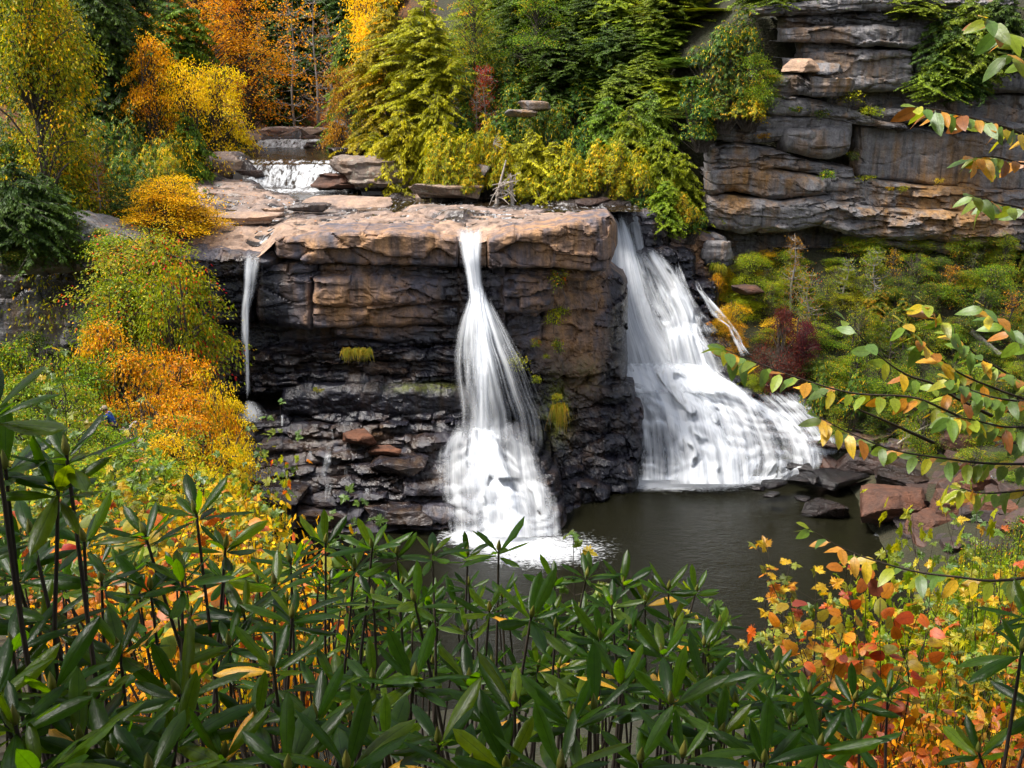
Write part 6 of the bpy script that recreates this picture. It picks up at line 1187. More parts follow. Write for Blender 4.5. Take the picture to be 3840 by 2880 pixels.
RP([(3671, 2823, 2.9, .16), (3900, 2640, 2.7, .16)], 'rhododendron in the corner among the orange leaves')
RP([(683, 2180, 2.8, .17), (564, 2209, 2.8, .16)], 'rhododendron with upright stems crossing the orange leaves')
RP([(1030, 2192, 3.2, .16), (1094, 2319, 2.9, .17), (914, 2302, 3.0, .16)], 'rhododendron with three whorls under the brown ledges')
RP([(671, 2603, 2.2, .20), (451, 2441, 2.4, .18)], 'rhododendron with a big star whorl low on the left')
RP([(1024, 2499, 2.5, .18), (860, 2420, 2.7, .16)], 'rhododendron right of the big star whorl')
RP([(1928, 2649, 2.4, .19), (1760, 2560, 2.6, .17)], 'rhododendron with pale sky-lit leaves in the middle of the bottom')
RP([(2229, 2666, 2.4, .19), (2142, 2701, 2.3, .17), (2330, 2560, 2.8, .16)], 'rhododendron with grey-lit leaves right of the bottom middle')
RP([(2518, 2637, 2.5, .18), (2650, 2560, 2.9, .16)], 'rhododendron with a pale upright leaf below the pool corner')
DT = 'dark rhododendron in the shaded thicket along the bottom edge'
for tips in ([(46, 2441, 2.2, .18), (150, 2330, 2.4, .17)], [(58, 2719, 1.9, .19), (-20, 2600, 2.0, .18)], [(301, 2788, 1.95, .19), (420, 2840, 1.9, .18)], [(660, 2780, 2.0, .18), (840, 2840, 2.0, .18)], [(1645, 2788, 2.1, .19), (1450, 2800, 2.1, .18)], [(1552, 2545, 2.5, .18), (1400, 2560, 2.5, .17)],
             [(2867, 2857, 2.3, .17), (2700, 2760, 2.5, .16)], [(3075, 2800, 2.5, .16), (3220, 2780, 2.8, .15)], [(1180, 2700, 2.2, .18), (1260, 2580, 2.5, .17)], [(1900, 2880, 1.9, .18), (2100, 2890, 1.9, .18)], [(2400, 2860, 2.1, .18), (2560, 2840, 2.2, .17)], [(1080, 2890, 1.9, .18), (960, 2700, 2.2, .17)], [(200, 2590, 2.1, .18), (330, 2640, 2.2, .17)], [(560, 2900, 1.8, .18), (140, 2900, 1.8, .18)], [(1300, 2880, 1.9, .18), (1750, 2900, 1.9, .17)], [(2760, 2640, 2.9, .16), (2960, 2720, 2.8, .15)]):
    RP(tips, DT, 'shaded rhododendrons along the bottom edge')
FT = 'rhododendron in the depth of the thicket behind the front whorls'
crest = lambda px: np.interp(px, [0, 300, 700, 1200, 1900, 2500, 2750, 2950, 3250, 3840], [2080, 2060, 2080, 2130, 2180, 2290, 2400, 2580, 2720, 2900])
k = 0
for px in np.arange(-20, 3050, 105):
    tips = []
    for j in range(3):
        p = px + gl.uniform(-60, 60); row = crest(p) + gl.uniform(60, 2860 - crest(p)) * (j + .6) / 3.2
        Yd = np.interp(row, [2000, 2300, 2600, 2900], [4.9, 4.3, 3.4, 2.7]) + gl.uniform(-.1, .5); tips.append((p, row, Yd, gl.uniform(.14, .17)))
    RP(tips, FT, 'rhododendrons deep in the thicket', (8, 10), False); k += 1

for px in np.arange(1150, 2980, 85):
    tips = []
    for j in range(2):
        p = px + gl.uniform(-50, 50); row = crest(p) + 80 + gl.uniform(0, 330)
        tips.append((p, row, np.interp(row, [2000, 2300, 2600, 2900], [5.3, 4.7, 3.9, 3.2]) + gl.uniform(-.1, .4), gl.uniform(.15, .18)))
    RP(tips, 'lower rhododendron filling the thicket below the bright crest', 'lower rhododendrons below the crest', (8, 10), False)
# ------------------------------------------------------------------ birch whose branches hang in from the right
bt_ = thing('birch_sapling', 'birch branches with green, yellow and orange leaves reaching in over the pool', 'tree', (3.1, 4.6, float(z_ground(3.1, 4.6))))
trunk_p = curve_pts([(3.1, 4.6, bt_.location.z - .1), (3.05, 4.62, -2.6), (3.0, 4.6, -1.2), (2.9, 4.55, .4), (2.8, 4.5, 1.5)], 14)
V, F = tube(trunk_p, np.linspace(.04, .015, 14), 8); obj('trunk', mesh_np('trunk', V - np.array(bt_.location), F, BARK_STEM, True), bt_)
BR = [([(2715, 1310), (2800, 1345), (3000, 1420), (3200, 1475), (3420, 1490), (3560, 1545), (3700, 1610), (3880, 1690)], 4.3, 30), ([(3080, 1570), (3200, 1630), (3360, 1690), (3560, 1722), (3700, 1738), (3880, 1740)], 4.3, 18), ([(3175, 1205), (3300, 1335), (3400, 1405), (3500, 1440), (3600, 1500), (3720, 1560)], 4.5, 9), ([(3470, 1140), (3550, 1220), (3650, 1320), (3760, 1390), (3880, 1450)], 4.5, 20),
      ([(3440, 400), (3560, 420), (3680, 452), (3780, 480), (3900, 520)], 4.1, 16), ([(3700, 70), (3760, 110), (3900, 170)], 4.0, 8), ([(3650, 590), (3740, 590), (3900, 620)], 4.2, 10), ([(3650, 735), (3740, 760), (3900, 800)], 4.3, 8), ([(3040, 1985), (3150, 2050), (3260, 2096), (3440, 2145), (3600, 2165), (3720, 2178), (3880, 2160)], 4.1, 13), ([(3390, 1215), (3500, 1320), (3600, 1400), (3740, 1460), (3900, 1520)], 4.4, 16), ([(3560, 1560), (3650, 1575), (3760, 1600), (3900, 1610)], 4.2, 14), ([(3600, 1830), (3700, 1850), (3900, 1830)], 4.2, 9), ([(3560, 1420), (3660, 1470), (3780, 1500), (3900, 1500)], 4.3, 14), ([(3770, 200), (3820, 215), (3900, 240)], 4.2, 4), ([(3690, 1150), (3780, 1230), (3900, 1330)], 4.4, 8), ([(3080, 1480), (3300, 1570), (3500, 1660)], 4.35, 0)]
gb = np.random.default_rng(9)
for pts, Yb, nl in BR:
    Yv = np.linspace(Yb, Yb + .25, len(pts)); P = np.array([at(px, py, y) for (px, py), y in zip(pts, Yv)])
    far = P[-1]; j = np.argmin(np.abs(trunk_p[:, 2] - far[2] + .15)); full = np.concatenate([P, [(P[-1] + trunk_p[j]) / 2 + [0, 0, .04], trunk_p[j]]]) if pts[-1][0] > 3800 else P
    C = curve_pts(full, 40); V, F = tube(C[::-1], np.linspace(.009, .0018, 40), 5)
    b = obj('branch', mesh_np('branch', V - np.array(bt_.location), F, BARK_STEM, True), bt_)
    CP = curve_pts(P, 60); side0 = 1
    nl = int(nl * 1.9)
    for i in range(nl):
        f = (i + .3 * gb.random()) / max(nl, 1); p = CP[int(min(f, .999) * 59)]; tg = unit(CP[max(int(f * 59) - 1, 0)] - CP[min(int(f * 59) + 1, 59)])
        side0 = -side0; sd = unit(np.cross(tg, [0, 0, 1.0])) * side0
        d = unit(tg * gb.uniform(.2, .8) + sd * gb.uniform(.3, .8) + np.array([0, 0, -gb.uniform(.15, .75)])); n = unit(np.array([0, -.45, .8]) + .45 * gb.normal(size=3))
        put_leaf(b, L_BIRCH[gb.integers(4)], p, d, n, gb.uniform(.08, .115), origin=bt_.location)
    if nl:
        put_leaf(b, L_BIRCH[0], CP[0], unit(CP[0] - CP[2]), (0, -.3, 1), .07, origin=bt_.location)

# ------------------------------------------------------------------ saplings and hobblebushes
def sapling(name, cat, label, tips, base, leaves, size, nodes, mat=None, group=None, seed=1, spread=1.0, opp=True, frac=.55, mats=None, twig=.0028):
    g = np.random.default_rng(seed); bx = at(base[0], base[1], base[2]); zg = float(z_ground(bx[0], bx[1])); B0 = np.array([bx[0], bx[1], zg if base[1] > 1e4 or zg > bx[2] - 3 else bx[2]])
    r_ = thing(name, label, cat, tuple(B0), group); paths = []
    for (px, py, Y) in tips:
        p = at(px, py, Y); mid = B0 + (p - B0) * .5 + g.normal(size=3) * .05 * np.linalg.norm(p - B0) + [0, 0, .06]
        C = curve_pts([B0 - [0, 0, .05], mid, p], 16); paths.append((C, np.linspace(twig * 2.2, twig * .6, 16), 5))
        for k in range(nodes):
            f = frac + (1 - frac) * k / max(nodes - 1, 1); q = C[min(int(f * 15), 15)]; ax = unit(C[-1] - C[-3]); a = g.uniform(0, 6.28) + k * 1.57
            s1 = unit(np.cross(ax, [math.cos(a), math.sin(a), .2]))
            for sg in ((1, -1) if opp else (1,)):
                if k < nodes - 1 and g.random() < .5:      # short side twig
                    e = q + s1 * sg * g.uniform(.04, .12) * spread * (size / .08) + ax * .04; paths.append(([q, e], [twig * .7, twig * .4], 3))
                else: e = q
                for _ in range(1 if e is q else 2):
                    d = unit(s1 * sg + .35 * ax + .5 * g.normal(size=3) + [0, 0, -.25]); n = unit(np.array([0, -.5, .85]) + .4 * g.normal(size=3))
                    put_leaf(r_, leaves[g.integers(len(leaves))], e, d, n, size * g.uniform(.7, 1.2), (mats[g.integers(len(mats))] if mats else mat))
    stem_obj(r_, paths); return r_
SP = sapling
# right side
SP('hobblebush', 'shrub', 'orange and red hobblebush standing before the dark pool', [(2960, 2260, 5.0), (3170, 2130, 5.0), (3250, 2170, 5.0), (3300, 2250, 5.0), (3180, 2280, 5.1), (3350, 2320, 5.0), (3440, 2310, 5.0), (3060, 2330, 5.1)], (3230, 2700, 5.2), L_HOB, .088, 7, None, seed=1, frac=.55)
SP('hobblebush', 'shrub', 'dull red hobblebush behind the front rhododendron whorls', [(2940, 2400, 5.2), (3080, 2420, 5.2), (3240, 2420, 5.1), (3380, 2420, 5.2), (3480, 2360, 5.2)], (3200, 2760, 5.3), L_HOB, .082, 6, None, seed=2, frac=.55)
SP('maple_sapling', 'tree', 'yellow and red maple sapling rising highest before the pool', [(2830, 2040, 5.4), (2880, 2060, 5.4), (2960, 2120, 5.4), (3060, 2150, 5.4), (3200, 2120, 5.5), (3110, 2200, 5.4), (2920, 2180, 5.4)], (3040, 2640, 5.5), L_MAPY, .072, 6, None, seed=3, frac=.7)
SP('maple_sapling', 'tree', 'green maple sapling under the yellow one beside the pool', [(2870, 2250, 5.6), (2960, 2260, 5.6), (3060, 2290, 5.6), (3120, 2260, 5.6)], (3020, 2700, 5.7), L_MAPG, .07, 5, None, seed=4, frac=.6, mats=[M_MAPLE_G, M_MAPLE_Y])
for i, (lab, tips, b) in enumerate([('green maple sapling below the lowest birch branch', [(3330, 2080, 6.2), (3420, 2120, 6.2), (3500, 2110, 6.2), (3560, 2180, 6.2), (3460, 2230, 6.2)], (3600, 2600, 6.4)), ('yellow-green maple sapling at the frame edge below the red boulders', [(3680, 1960, 6.4), (3760, 1990, 6.4), (3830, 1960, 6.4), (3650, 2080, 6.4), (3720, 2120, 6.4), (3820, 2100, 6.3)], (3800, 2560, 6.6)),
        ('green and yellow maple thicket right of the red hobblebush', [(3500, 2330, 6.0), (3600, 2290, 6.0), (3700, 2260, 6.0), (3800, 2240, 6.0), (3560, 2400, 6.0), (3660, 2360, 6.0)], (3650, 2750, 6.2)), ('yellow maple sapling in front of the dark stone below the hobblebush', [(3360, 2480, 5.8), (3450, 2500, 5.8), (3540, 2470, 5.8), (3600, 2530, 5.8), (3480, 2570, 5.8)], (3480, 2820, 6.0)), ('green maple sapling low at the frame edge', [(3700, 2440, 5.6), (3780, 2400, 5.6), (3830, 2480, 5.6), (3720, 2540, 5.6), (3800, 2580, 5.6)], (3760, 2850, 5.8)),
        ('pale green maple sapling just right of the foam', [(2150, 1990, 4.6), (2175, 2060, 4.6)], (2120, 2380, 4.6)), ('small green maple seedling right of the bright crest', [(2660, 2260, 4.9), (2600, 2310, 4.9), (2720, 2320, 4.9)], (2660, 2480, 5.0)), ('short green maple on the red boulders', [(3600, 1810, 9.5), (3540, 1900, 9.5), (3580, 1950, 9.5)], (3600, 2150, 9.8)), ('low maple sapling above the orange ground bushes', [(3250, 2560, 5.8), (3160, 2600, 5.8), (3300, 2620, 5.8), (3080, 2640, 5.8)], (3200, 2850, 6.0)), ('green maple leaning from the frame edge towards the boulders', [(3420, 1920, 8.6), (3500, 2030, 8.6), (3640, 2010, 8.6)], (3700, 2200, 8.8))]):
    SP('maple_sapling', 'tree', lab, tips, b, L_MAPG + L_MAPY if i not in (5, 6, 7) else L_MAPG, .075 if i not in (7, 9) else .10, 6 if i not in (5,) else 8, None, seed=20 + i, frac=.5, mats=[M_MAPLE_G, M_MAPLE_Y, M_MAPLE_Y] if i not in (5, 6, 7, 9) else [M_MAPLE_G])
OB = 'orange low bush covering the bottom corner below the maples'
for i, (px, py, Y) in enumerate([(3050, 2700, 5.6), (3250, 2740, 5.2), (3420, 2680, 5.6), (3600, 2720, 5.2), (3780, 2700, 5.2), (3340, 2820, 4.7), (3520, 2830, 4.7), (3700, 2840, 4.6), (3850, 2820, 4.6), (3150, 2840, 4.8)]):
    SP('orange_bush', 'shrub', OB, [(px + dx, py + dy, Y) for dx, dy in ((-90, 10), (0, -30), (90, 0), (-40, 50), (60, 60))], (px, 2960, Y + .1), L_OVAL, .085, 5, None, 'orange bushes of the bottom corner', seed=40 + i, frac=.35)
# left side, behind and between the rhododendrons
HB = 'orange and yellow hobblebush glowing between the rhododendron stems'
for i, (px, py, Y) in enumerate([(120, 2000, 7.5), (330, 2040, 7.2), (560, 1990, 7.8), (760, 1990, 7.5), (960, 2000, 8.2), (1120, 2060, 8.6), (220, 2170, 6.2), (460, 2200, 6.0), (700, 2260, 5.6), (900, 2180, 6.2), (1240, 2130, 7.6)]):
    SP('hobblebush', 'shrub', HB, [(px + dx, py + dy, Y) for dx, dy in ((-110, 20), (-30, -50), (60, -20), (120, 40), (0, 60))], (px, py + 500, Y + .1), L_HOB if i % 3 else L_MAPY, .125 if i % 3 else .11, 4, None, 'hobblebushes between the rhododendrons', seed=60 + i, frac=.5, mats=[M_HOB, M_MAPLE_Y, M_ORANGE] if i % 2 else [M_MAPLE_Y, M_MAPLE_G, M_ORANGE])
for i, (lab, tips, b) in enumerate([('green maple branch tips beside the foot of the thin fall', [(1050, 1510, 13), (1000, 1560, 13), (940, 1600, 13), (1040, 1620, 13), (830, 1700, 13)], (860, 2000, 13.4)), ('young green maple standing before the people', [(195, 1300, 9), (240, 1310, 9), (180, 1400, 9), (150, 1500, 9)], (120, 1900, 9.3)), ('green viburnum sprig right of the person in blue', [(530, 1500, 12), (560, 1570, 12), (490, 1600, 12)], (480, 1950, 12.4)), ('green maple sprig below the brown ledges', [(1300, 1850, 9), (1350, 1880, 9), (1240, 1930, 9), (1400, 1950, 9)], (1330, 2150, 9.3)),
        ('yellow maple sapling beside the lower brown ledges', [(900, 1780, 11), (820, 1810, 11), (1020, 1810, 11), (960, 1880, 11)], (880, 2150, 11.4)), ('leafy green maple in the undergrowth left of the tallest rhododendron', [(40, 1600, 8), (90, 1680, 8), (10, 1720, 8), (140, 1760, 8)], (60, 2150, 8.3)), ('green maple in the undergrowth right of the tallest rhododendron', [(420, 1740, 9), (520, 1720, 9), (620, 1760, 9), (560, 1830, 9), (460, 1850, 9)], (520, 2200, 9.3)), ('yellowing maple in the middle of the left undergrowth', [(680, 1800, 10), (760, 1780, 10), (720, 1860, 10), (800, 1880, 10)], (720, 2200, 10.3)), ('pale green maple low behind the left rhododendrons', [(300, 1880, 8), (380, 1930, 8), (240, 1950, 8), (440, 1960, 8)], (330, 2300, 8.3))]):
    SP('maple_sapling', 'tree', lab, tips, b, L_MAPG + L_MAPY, .10, 7, None, seed=90 + i, frac=.35, mats=[M_MAPLE_G] if i in (0, 1, 2, 3, 5) else [M_MAPLE_G, M_MAPLE_Y], spread=1.3)
# small-leaved bushes that fill the near slope
for i, (px, Y, tp, wd, m) in enumerate([(3330, 7.4, 2120, 1.6, 'maple'), (3480, 7.6, 2080, 1.6, 'lime'), (3620, 7.6, 1990, 1.7, 'maple'), (3760, 7.4, 1900, 1.7, 'lime'), (3860, 7.0, 2000, 1.5, 'maple'), (3540, 6.9, 2260, 1.5, 'lime'), (3680, 6.8, 2200, 1.5, 'maple'), (3820, 6.6, 2200, 1.4, 'shrub'), (3420, 6.6, 2420, 1.4, 'maple'), (3560, 6.4, 2440, 1.3, 'shrub'), (3700, 6.2, 2400, 1.3, 'maple'), (3830, 6.0, 2420, 1.3, 'lime'), (3300, 6.2, 2540, 1.3, 'shrub'), (3150, 6.2, 2560, 1.3, 'maple'), (3450, 6.0, 2560, 1.3, 'maple'), (3620, 5.8, 2580, 1.2, 'maple')]):
    T('mapbush', m, px, Y, tp, wd, ['yellow-green maple bush filling the slope below the boulders', 'maple bush of small mixed leaves filling the lower corner'][tp > 2350], 'shrub', ['maple bushes below the boulders', 'maple bushes of the lower corner'][tp > 2350], var=i, name='maple_bush')
for i, (px, Y, tp, wd, m) in enumerate([(3000, 5.4, 2640, 1.0, 'russet'), (3180, 5.2, 2680, 1.0, 'russet'), (3360, 5.2, 2650, 1.0, 'orange'), (3540, 5.0, 2680, 1.0, 'orange'), (3720, 5.0, 2660, 1.0, 'russet'), (3850, 4.8, 2700, .9, 'orange'), (3440, 4.6, 2780, .8, 'orange'), (3640, 4.5, 2800, .8, 'orange')]):
    T('ovbush', m, px, Y, tp, wd, 'orange oval-leaved bush behind the corner rhododendron', 'shrub', 'orange oval-leaved bushes of the corner', var=i, name='orange_bush')
for i, (px, Y, tp, wd, m, kd) in enumerate([(60, 14, 1640, 2.4, 'shrub', 0), (220, 15, 1650, 2.4, 'shrub', 0), (400, 16, 1660, 2.4, 'shrub', 0), (560, 15, 1660, 2.4, 'lime', 0), (720, 16, 1690, 2.3, 'maple', 0), (880, 17, 1730, 2.2, 'maple', 0), (980, 16, 1830, 2.0, 'yellow', 0), (80, 11, 1760, 2.0, 'shrub', 0), (260, 11, 1780, 2.0, 'shrub', 0), (440, 11.5, 1790, 2.0, 'maple', 0), (620, 11.5, 1800, 2.0, 'yellow', 0), (800, 12, 1840, 2.0, 'yellow', 0), (960, 12, 1930, 1.8, 'amber', 1), (140, 8.6, 1900, 1.6, 'amber', 1), (340, 8.6, 1920, 1.6, 'orange', 1), (520, 8.8, 1930, 1.6, 'amber', 1), (720, 9, 1920, 1.6, 'orange', 1), (900, 9.2, 1960, 1.6, 'gold', 1), (1080, 9.4, 2010, 1.5, 'gold', 1), (1220, 9.4, 2060, 1.4, 'orange', 1), (240, 7, 2080, 1.4, 'orange', 1), (450, 7, 2100, 1.4, 'amber', 1), (660, 7, 2110, 1.4, 'orange', 1), (860, 7.2, 2110, 1.4, 'gold', 1), (1040, 7.2, 2140, 1.4, 'orange', 1), (330, 5.6, 2260, 1.1, 'orange', 1), (560, 5.6, 2290, 1.1, 'orange', 1), (780, 5.6, 2290, 1.1, 'amber', 1)]):
    T(('mapbush', 'ovbush')[kd], m, px, Y, tp, wd, ['green and yellow maple bush on the slope left of the ledges', 'orange bush glowing behind the left rhododendrons'][kd], 'shrub', ['maple bushes of the left slope', 'orange bushes behind the left rhododendrons'][kd], var=i, name=('maple_bush', 'orange_bush')[kd])
for i, (px, Y, tp, wd, m) in enumerate([(3840, 46, 1960, 3.0, 'dull'), (3740, 44, 2010, 3.0, 'shrub'), (3640, 42, 2060, 2.6, 'dull'), (3860, 38, 2030, 3.0, 'shrub'), (3760, 34, 2090, 2.8, 'lime'), (3660, 32, 2140, 2.4, 'shrub'), (3850, 28, 2120, 2.6, 'maple'), (3740, 24, 2180, 2.4, 'shrub'), (3600, 24, 2240, 2.0, 'maple'), (3840, 18, 2200, 2.2, 'lime'), (3700, 17, 2260, 2.0, 'shrub'), (3560, 16, 2330, 1.8, 'maple'), (3440, 13, 2420, 1.6, 'shrub'), (3640, 12, 2360, 1.7, 'lime'), (3800, 12, 2300, 1.8, 'maple'), (3300, 11, 2500, 1.5, 'shrub'), (3150, 10, 2560, 1.4, 'maple'), (3000, 9, 2600, 1.3, 'shrub')]):
    T('bush' if Y > 20 else 'mapbush', m, px, Y, tp, wd, 'green bush on the near slope between the boulders and the corner', 'shrub', 'green bushes of the near right slope', var=i, name='leafy_shrub')
# unseen trees added behind and above the viewpoint to shade the near slope
SHADE = [('broad', -6.5, -4.5, 11, 11, 'unseen shade tree standing behind the viewpoint on the left'), ('broad', 5.5, -5.0, 12, 12, 'unseen shade tree standing behind the viewpoint on the right'), ('broad', -1.0, -7.5, 14, 12, 'tallest unseen shade tree behind the viewpoint'), ('broad', 8.5, 1.5, 12, 9, 'unseen shade tree beside the viewpoint above the hanging birch branches'), ('broad', -9.5, -5.0, 12, 10, 'unseen shade tree beside the viewpoint above the left undergrowth'),
         ('broad', -5.6, -0.3, 12, 6.0, 'slim unseen shade tree just left of the viewpoint'), ('broad', -4.2, -3.6, 13, 10, 'leafy unseen shade tree close behind the viewpoint on the left'), ('broad', 3.6, -2.2, 13, 10, 'leafy unseen shade tree close behind the viewpoint on the right'), ('broad', -0.4, -3.0, 14, 11, 'leafy unseen shade tree straight behind the viewpoint'), ('broad', -7.5, -7.0, 13, 10, 'outer unseen shade tree behind the viewpoint on the left')]
for i, (kd, x, y, zt, wd, lab) in enumerate(SHADE):
    pr = PR[kd][i % 2]; zg = float(z_ground(x, y)); z0 = zg if kd == 'broad' else zg
    t = thing('broadleaf_tree' if kd == 'broad' else 'hemlock_tree', lab, 'tree', (x, y, zg), 'unseen shade trees added at the viewpoint', (0, 0, i * 1.3), (wd / pr['W'], wd / pr['W'], (zt - zg) / pr['H']))
    c = obj('crown', pr['crown'], t); c.material_slots[0].link = 'OBJECT'; c.material_slots[0].material = G['maple' if kd == 'broad' else 'hemlock_dark']; obj('trunk', pr['trunk'], t)
# ------------------------------------------------------------------ people on the boardwalk
def plain(name, col, rough=.7):
    t = NT(name); co = t.n('ShaderNodeTexCoord').outputs['Object']; p = t.n('ShaderNodeBsdfPrincipled', Roughness=rough)
    t.link(t.mix(t.noise(co, 14, 3), tuple(c * .8 for c in col), tuple(min(1, c * 1.15) for c in col)), p.inputs['Base Color']); return t.done(p.outputs[0])
SKIN, BLUE, TEAL, JEANS, CAP, HAIR_R, HAIR_B, KHAKI, GREYC = plain('skin', (.55, .24, .17), .5), plain('blue_shirt', (.006, .06, .34)), plain('teal_shirt', (.01, .13, .13)), plain('dark_jeans', (.012, .02, .06)), plain('tan_cap', (.42, .34, .27)), plain('red_brown_hair', (.30, .09, .03)), plain('brown_hair', (.06, .03, .02)), plain('khaki_trousers', (.2, .15, .09)), plain('grey_shirt', (.22, .2, .2))
def skinned(name, verts, edges, radii, mat, parent, root=0):
    me = bpy.data.meshes.new(name); me.from_pydata([tuple(v) for v in verts], edges, []); me.materials.append(mat)
    o = obj(name, me, parent); sk = o.modifiers.new('skin', 'SKIN'); sk.use_smooth_shade = True
    sub = o.modifiers.new('sub', 'SUBSURF'); sub.levels = 1; sub.render_levels = 1
    ld = me.skin_vertices[0].data
    for i, r_ in enumerate(radii): ld[i].radius = (r_, r_) if not hasattr(r_, '__len__') else r_
    ld[root].use_root = True; return o
def person(label, foot, face, h, lean, shirt, legs, hair, cap=None, reach=.35):
    """standing figure, facing angle `face` (0 = +X), bent forward by `lean`"""
    k = h / 1.75; t = thing('person', label, 'person', tuple(foot)); t.rotation_euler = (0, 0, face)
    cl, sl = math.cos(lean), math.sin(lean)
    def J(f, s, u):   # forward, side, height above hip along the bent spine
        return np.array([(f * cl + u * sl) * k, s * k, (.90 + u * cl - f * sl) * k])
    V = [np.array([0, 0, .90]) * k, J(0, 0, .18), J(.01, 0, .40), J(.02, 0, .53), J(.03, 0, .585)]; Rr = [.13, .125, .145, .06, .055]; E = [(0, 1), (1, 2), (2, 3), (3, 4)]
    hc = V[4] + np.array([.05, 0, .02]) * k
    V += [hc, hc + np.array([.02, 0, .09]) * k, hc + np.array([.01, 0, .17]) * k, hc + np.array([.105, 0, .05]) * k]; Rr += [.075, .092, .06, .018]; E += [(4, 5), (5, 6), (6, 7), (5, 8)]
    for s in (-1, 1):
        b = len(V); sh = J(.02, s * .19, .46); el = sh + np.array([.12, s * .04, -.27]) * k; wr = el + np.array([reach * .65, -s * .06, -.06 + reach * .1]) * k
        V += [sh, el, wr, wr + np.array([.07, 0, -.01]) * k]; Rr += [.062, .046, .032, .034]; E += [(2, b), (b, b + 1), (b + 1, b + 2), (b + 2, b + 3)]
        pm = V[-1]
        for q, (dx, dy) in enumerate([(.075, -.03), (.085, -.01), (.08, .01), (.065, .03)]):
            V += [pm + np.array([dx * .6, dy, -.005]) * k, pm + np.array([dx, dy, -.025]) * k]; Rr += [.010, .008]; E += [(b + 3, len(V) - 2), (len(V) - 2, len(V) - 1)]
        V += [wr + np.array([.05, -s * .045, .015]) * k]; Rr += [.010]; E += [(b + 2, len(V) - 1)]
        b = len(V); V += [np.array([0, s * .09, .86]) * k, np.array([.04, s * .10, .46]) * k, np.array([-.02, s * .10, .09]) * k, np.array([.13, s * .11, .035]) * k]; Rr += [.085, .058, .042, .036]; E += [(0, b), (b, b + 1), (b + 1, b + 2), (b + 2, b + 3)]
    skinned('body', V, E, [r_ * k for r_ in Rr], SKIN, t)
    SV = [J(0, 0, -.04), J(0, 0, .18), J(.01, 0, .40), J(.02, 0, .50)]; SR = [.15, .145, .165, .075]; SE = [(0, 1), (1, 2), (2, 3)]
    for s in (-1, 1):
        b = len(SV); sh = J(.02, s * .19, .46); el = sh + np.array([.12, s * .04, -.27]) * k; SV += [sh, el + (sh - el) * .1]; SR += [.075, .060]; SE += [(2, b), (b, b + 1)]
    skinned('shirt', SV, SE, [r_ * k for r_ in SR], shirt, t)
    PV = [np.array([0, 0, .93]) * k]; PRr = [.145]; PE = []
    for s in (-1, 1):
        b = len(PV); PV += [np.array([0, s * .09, .84]) * k, np.array([.04, s * .10, .46]) * k, np.array([-.02, s * .10, .10]) * k]; PRr += [.10, .075, .065]; PE += [(0, b), (b, b + 1), (b + 1, b + 2)]
    skinned('trousers', PV, PE, [r_ * k for r_ in PRr], legs, t)
    hp = hc + np.array([.0, 0, .095]) * k
    n_t, n_p = 7, 14; th = np.linspace(0, math.pi * (.56 if not cap else .5), n_t); ph = np.linspace(0, 2 * math.pi, n_p, endpoint=False)
    HV = np.stack([np.sin(th)[:, None] * np.cos(ph) * .115 - .012, np.sin(th)[:, None] * np.sin(ph) * .098, (np.cos(th)[:, None] + 0 * ph) * .118 - (.03 * (np.cos(ph) < -.2) * (th > 1.2)[:, None] if not cap else 0)], -1).reshape(-1, 3) * k
    c = obj('cap' if cap else 'hair', mesh_np('cap' if cap else 'hair', HV, grid_faces(n_t, n_p, True), cap or hair, True), t, tuple(hp + np.array([0, 0, .0])))
    if cap:
        a = np.linspace(-1.1, 1.1, 9); inn = np.stack([.10 * np.cos(a), .09 * np.sin(a), 0 * a + .005], -1); out = np.stack([.10 * np.cos(a) + .085 * np.cos(a) ** .5, .085 * np.sin(a), -.012 + 0 * a], -1); und = out - [0, 0, .008]; und2 = inn - [0, 0, .008]
        obj('brim', mesh_np('brim', np.concatenate([inn, out, und, und2]) * k, grid_faces(4, 9), cap, True), c)
        a = np.linspace(.45 * math.pi, 1.55 * math.pi, 10); HB = np.stack([np.stack([-.012 + .108 * np.cos(a), .092 * np.sin(a), 0 * a + z_], -1) for z_ in (.01, -.03, -.07)]).reshape(-1, 3) * k
        obj('hair', mesh_np('hair', HB, grid_faces(3, 10), hair, True), t, tuple(hp))
    for s in (-1, 1):
        ev, ef = lathe([(.001, -.009), (.008, -.005), (.009, 0), (.008, .005), (.001, .009)], 6); obj('eye', mesh_np('eye', ev * k, ef, HAIR_B, True), t, tuple(hc + np.array([.108, s * .032, .085]) * k))
        ev, ef = lathe([(.004, -.028), (.016, -.02), (.018, .0), (.016, .02), (.004, .028)], 6); obj('ear', mesh_np('ear', ev * k, ef, SKIN, True), t, tuple(hc + np.array([.01, s * .092, .07]) * k))
    return t
hip = at(428, 1592, 38.0); dz_ = hip[2] - .90
p1 = person('person in a blue shirt and tan cap bending forward beside a wooden rail', (hip[0], 38.0, dz_), math.pi, 1.75, R(24), BLUE, JEANS, HAIR_B, CAP)
c2 = at(385, 1600, 37.6); person('child in a teal shirt standing before the person in blue', (c2[0], 37.6, dz_), .2, 1.12, R(6), TEAL, KHAKI, HAIR_R, None, .25)
c3 = at(322, 1600, 38.6); person('person with brown hair mostly hidden by leaves, facing the one in blue', (c3[0], 38.6, dz_), .1, 1.66, R(10), GREYC, KHAKI, HAIR_B, None, .4)
WOOD = bark_material('weathered_wood', (.16, .12, .10), (.34, .28, .24))
def boxvf(c, s):
    c = np.array(c, float); s = np.array(s, float) / 2; V = np.array([[x, y, z] for x in (-1, 1) for y in (-1, 1) for z in (-1, 1)]) * s + c
    return V, np.array([[0, 1, 3, 2], [4, 6, 7, 5], [0, 4, 5, 1], [2, 3, 7, 6], [0, 2, 6, 4], [1, 5, 7, 3]])
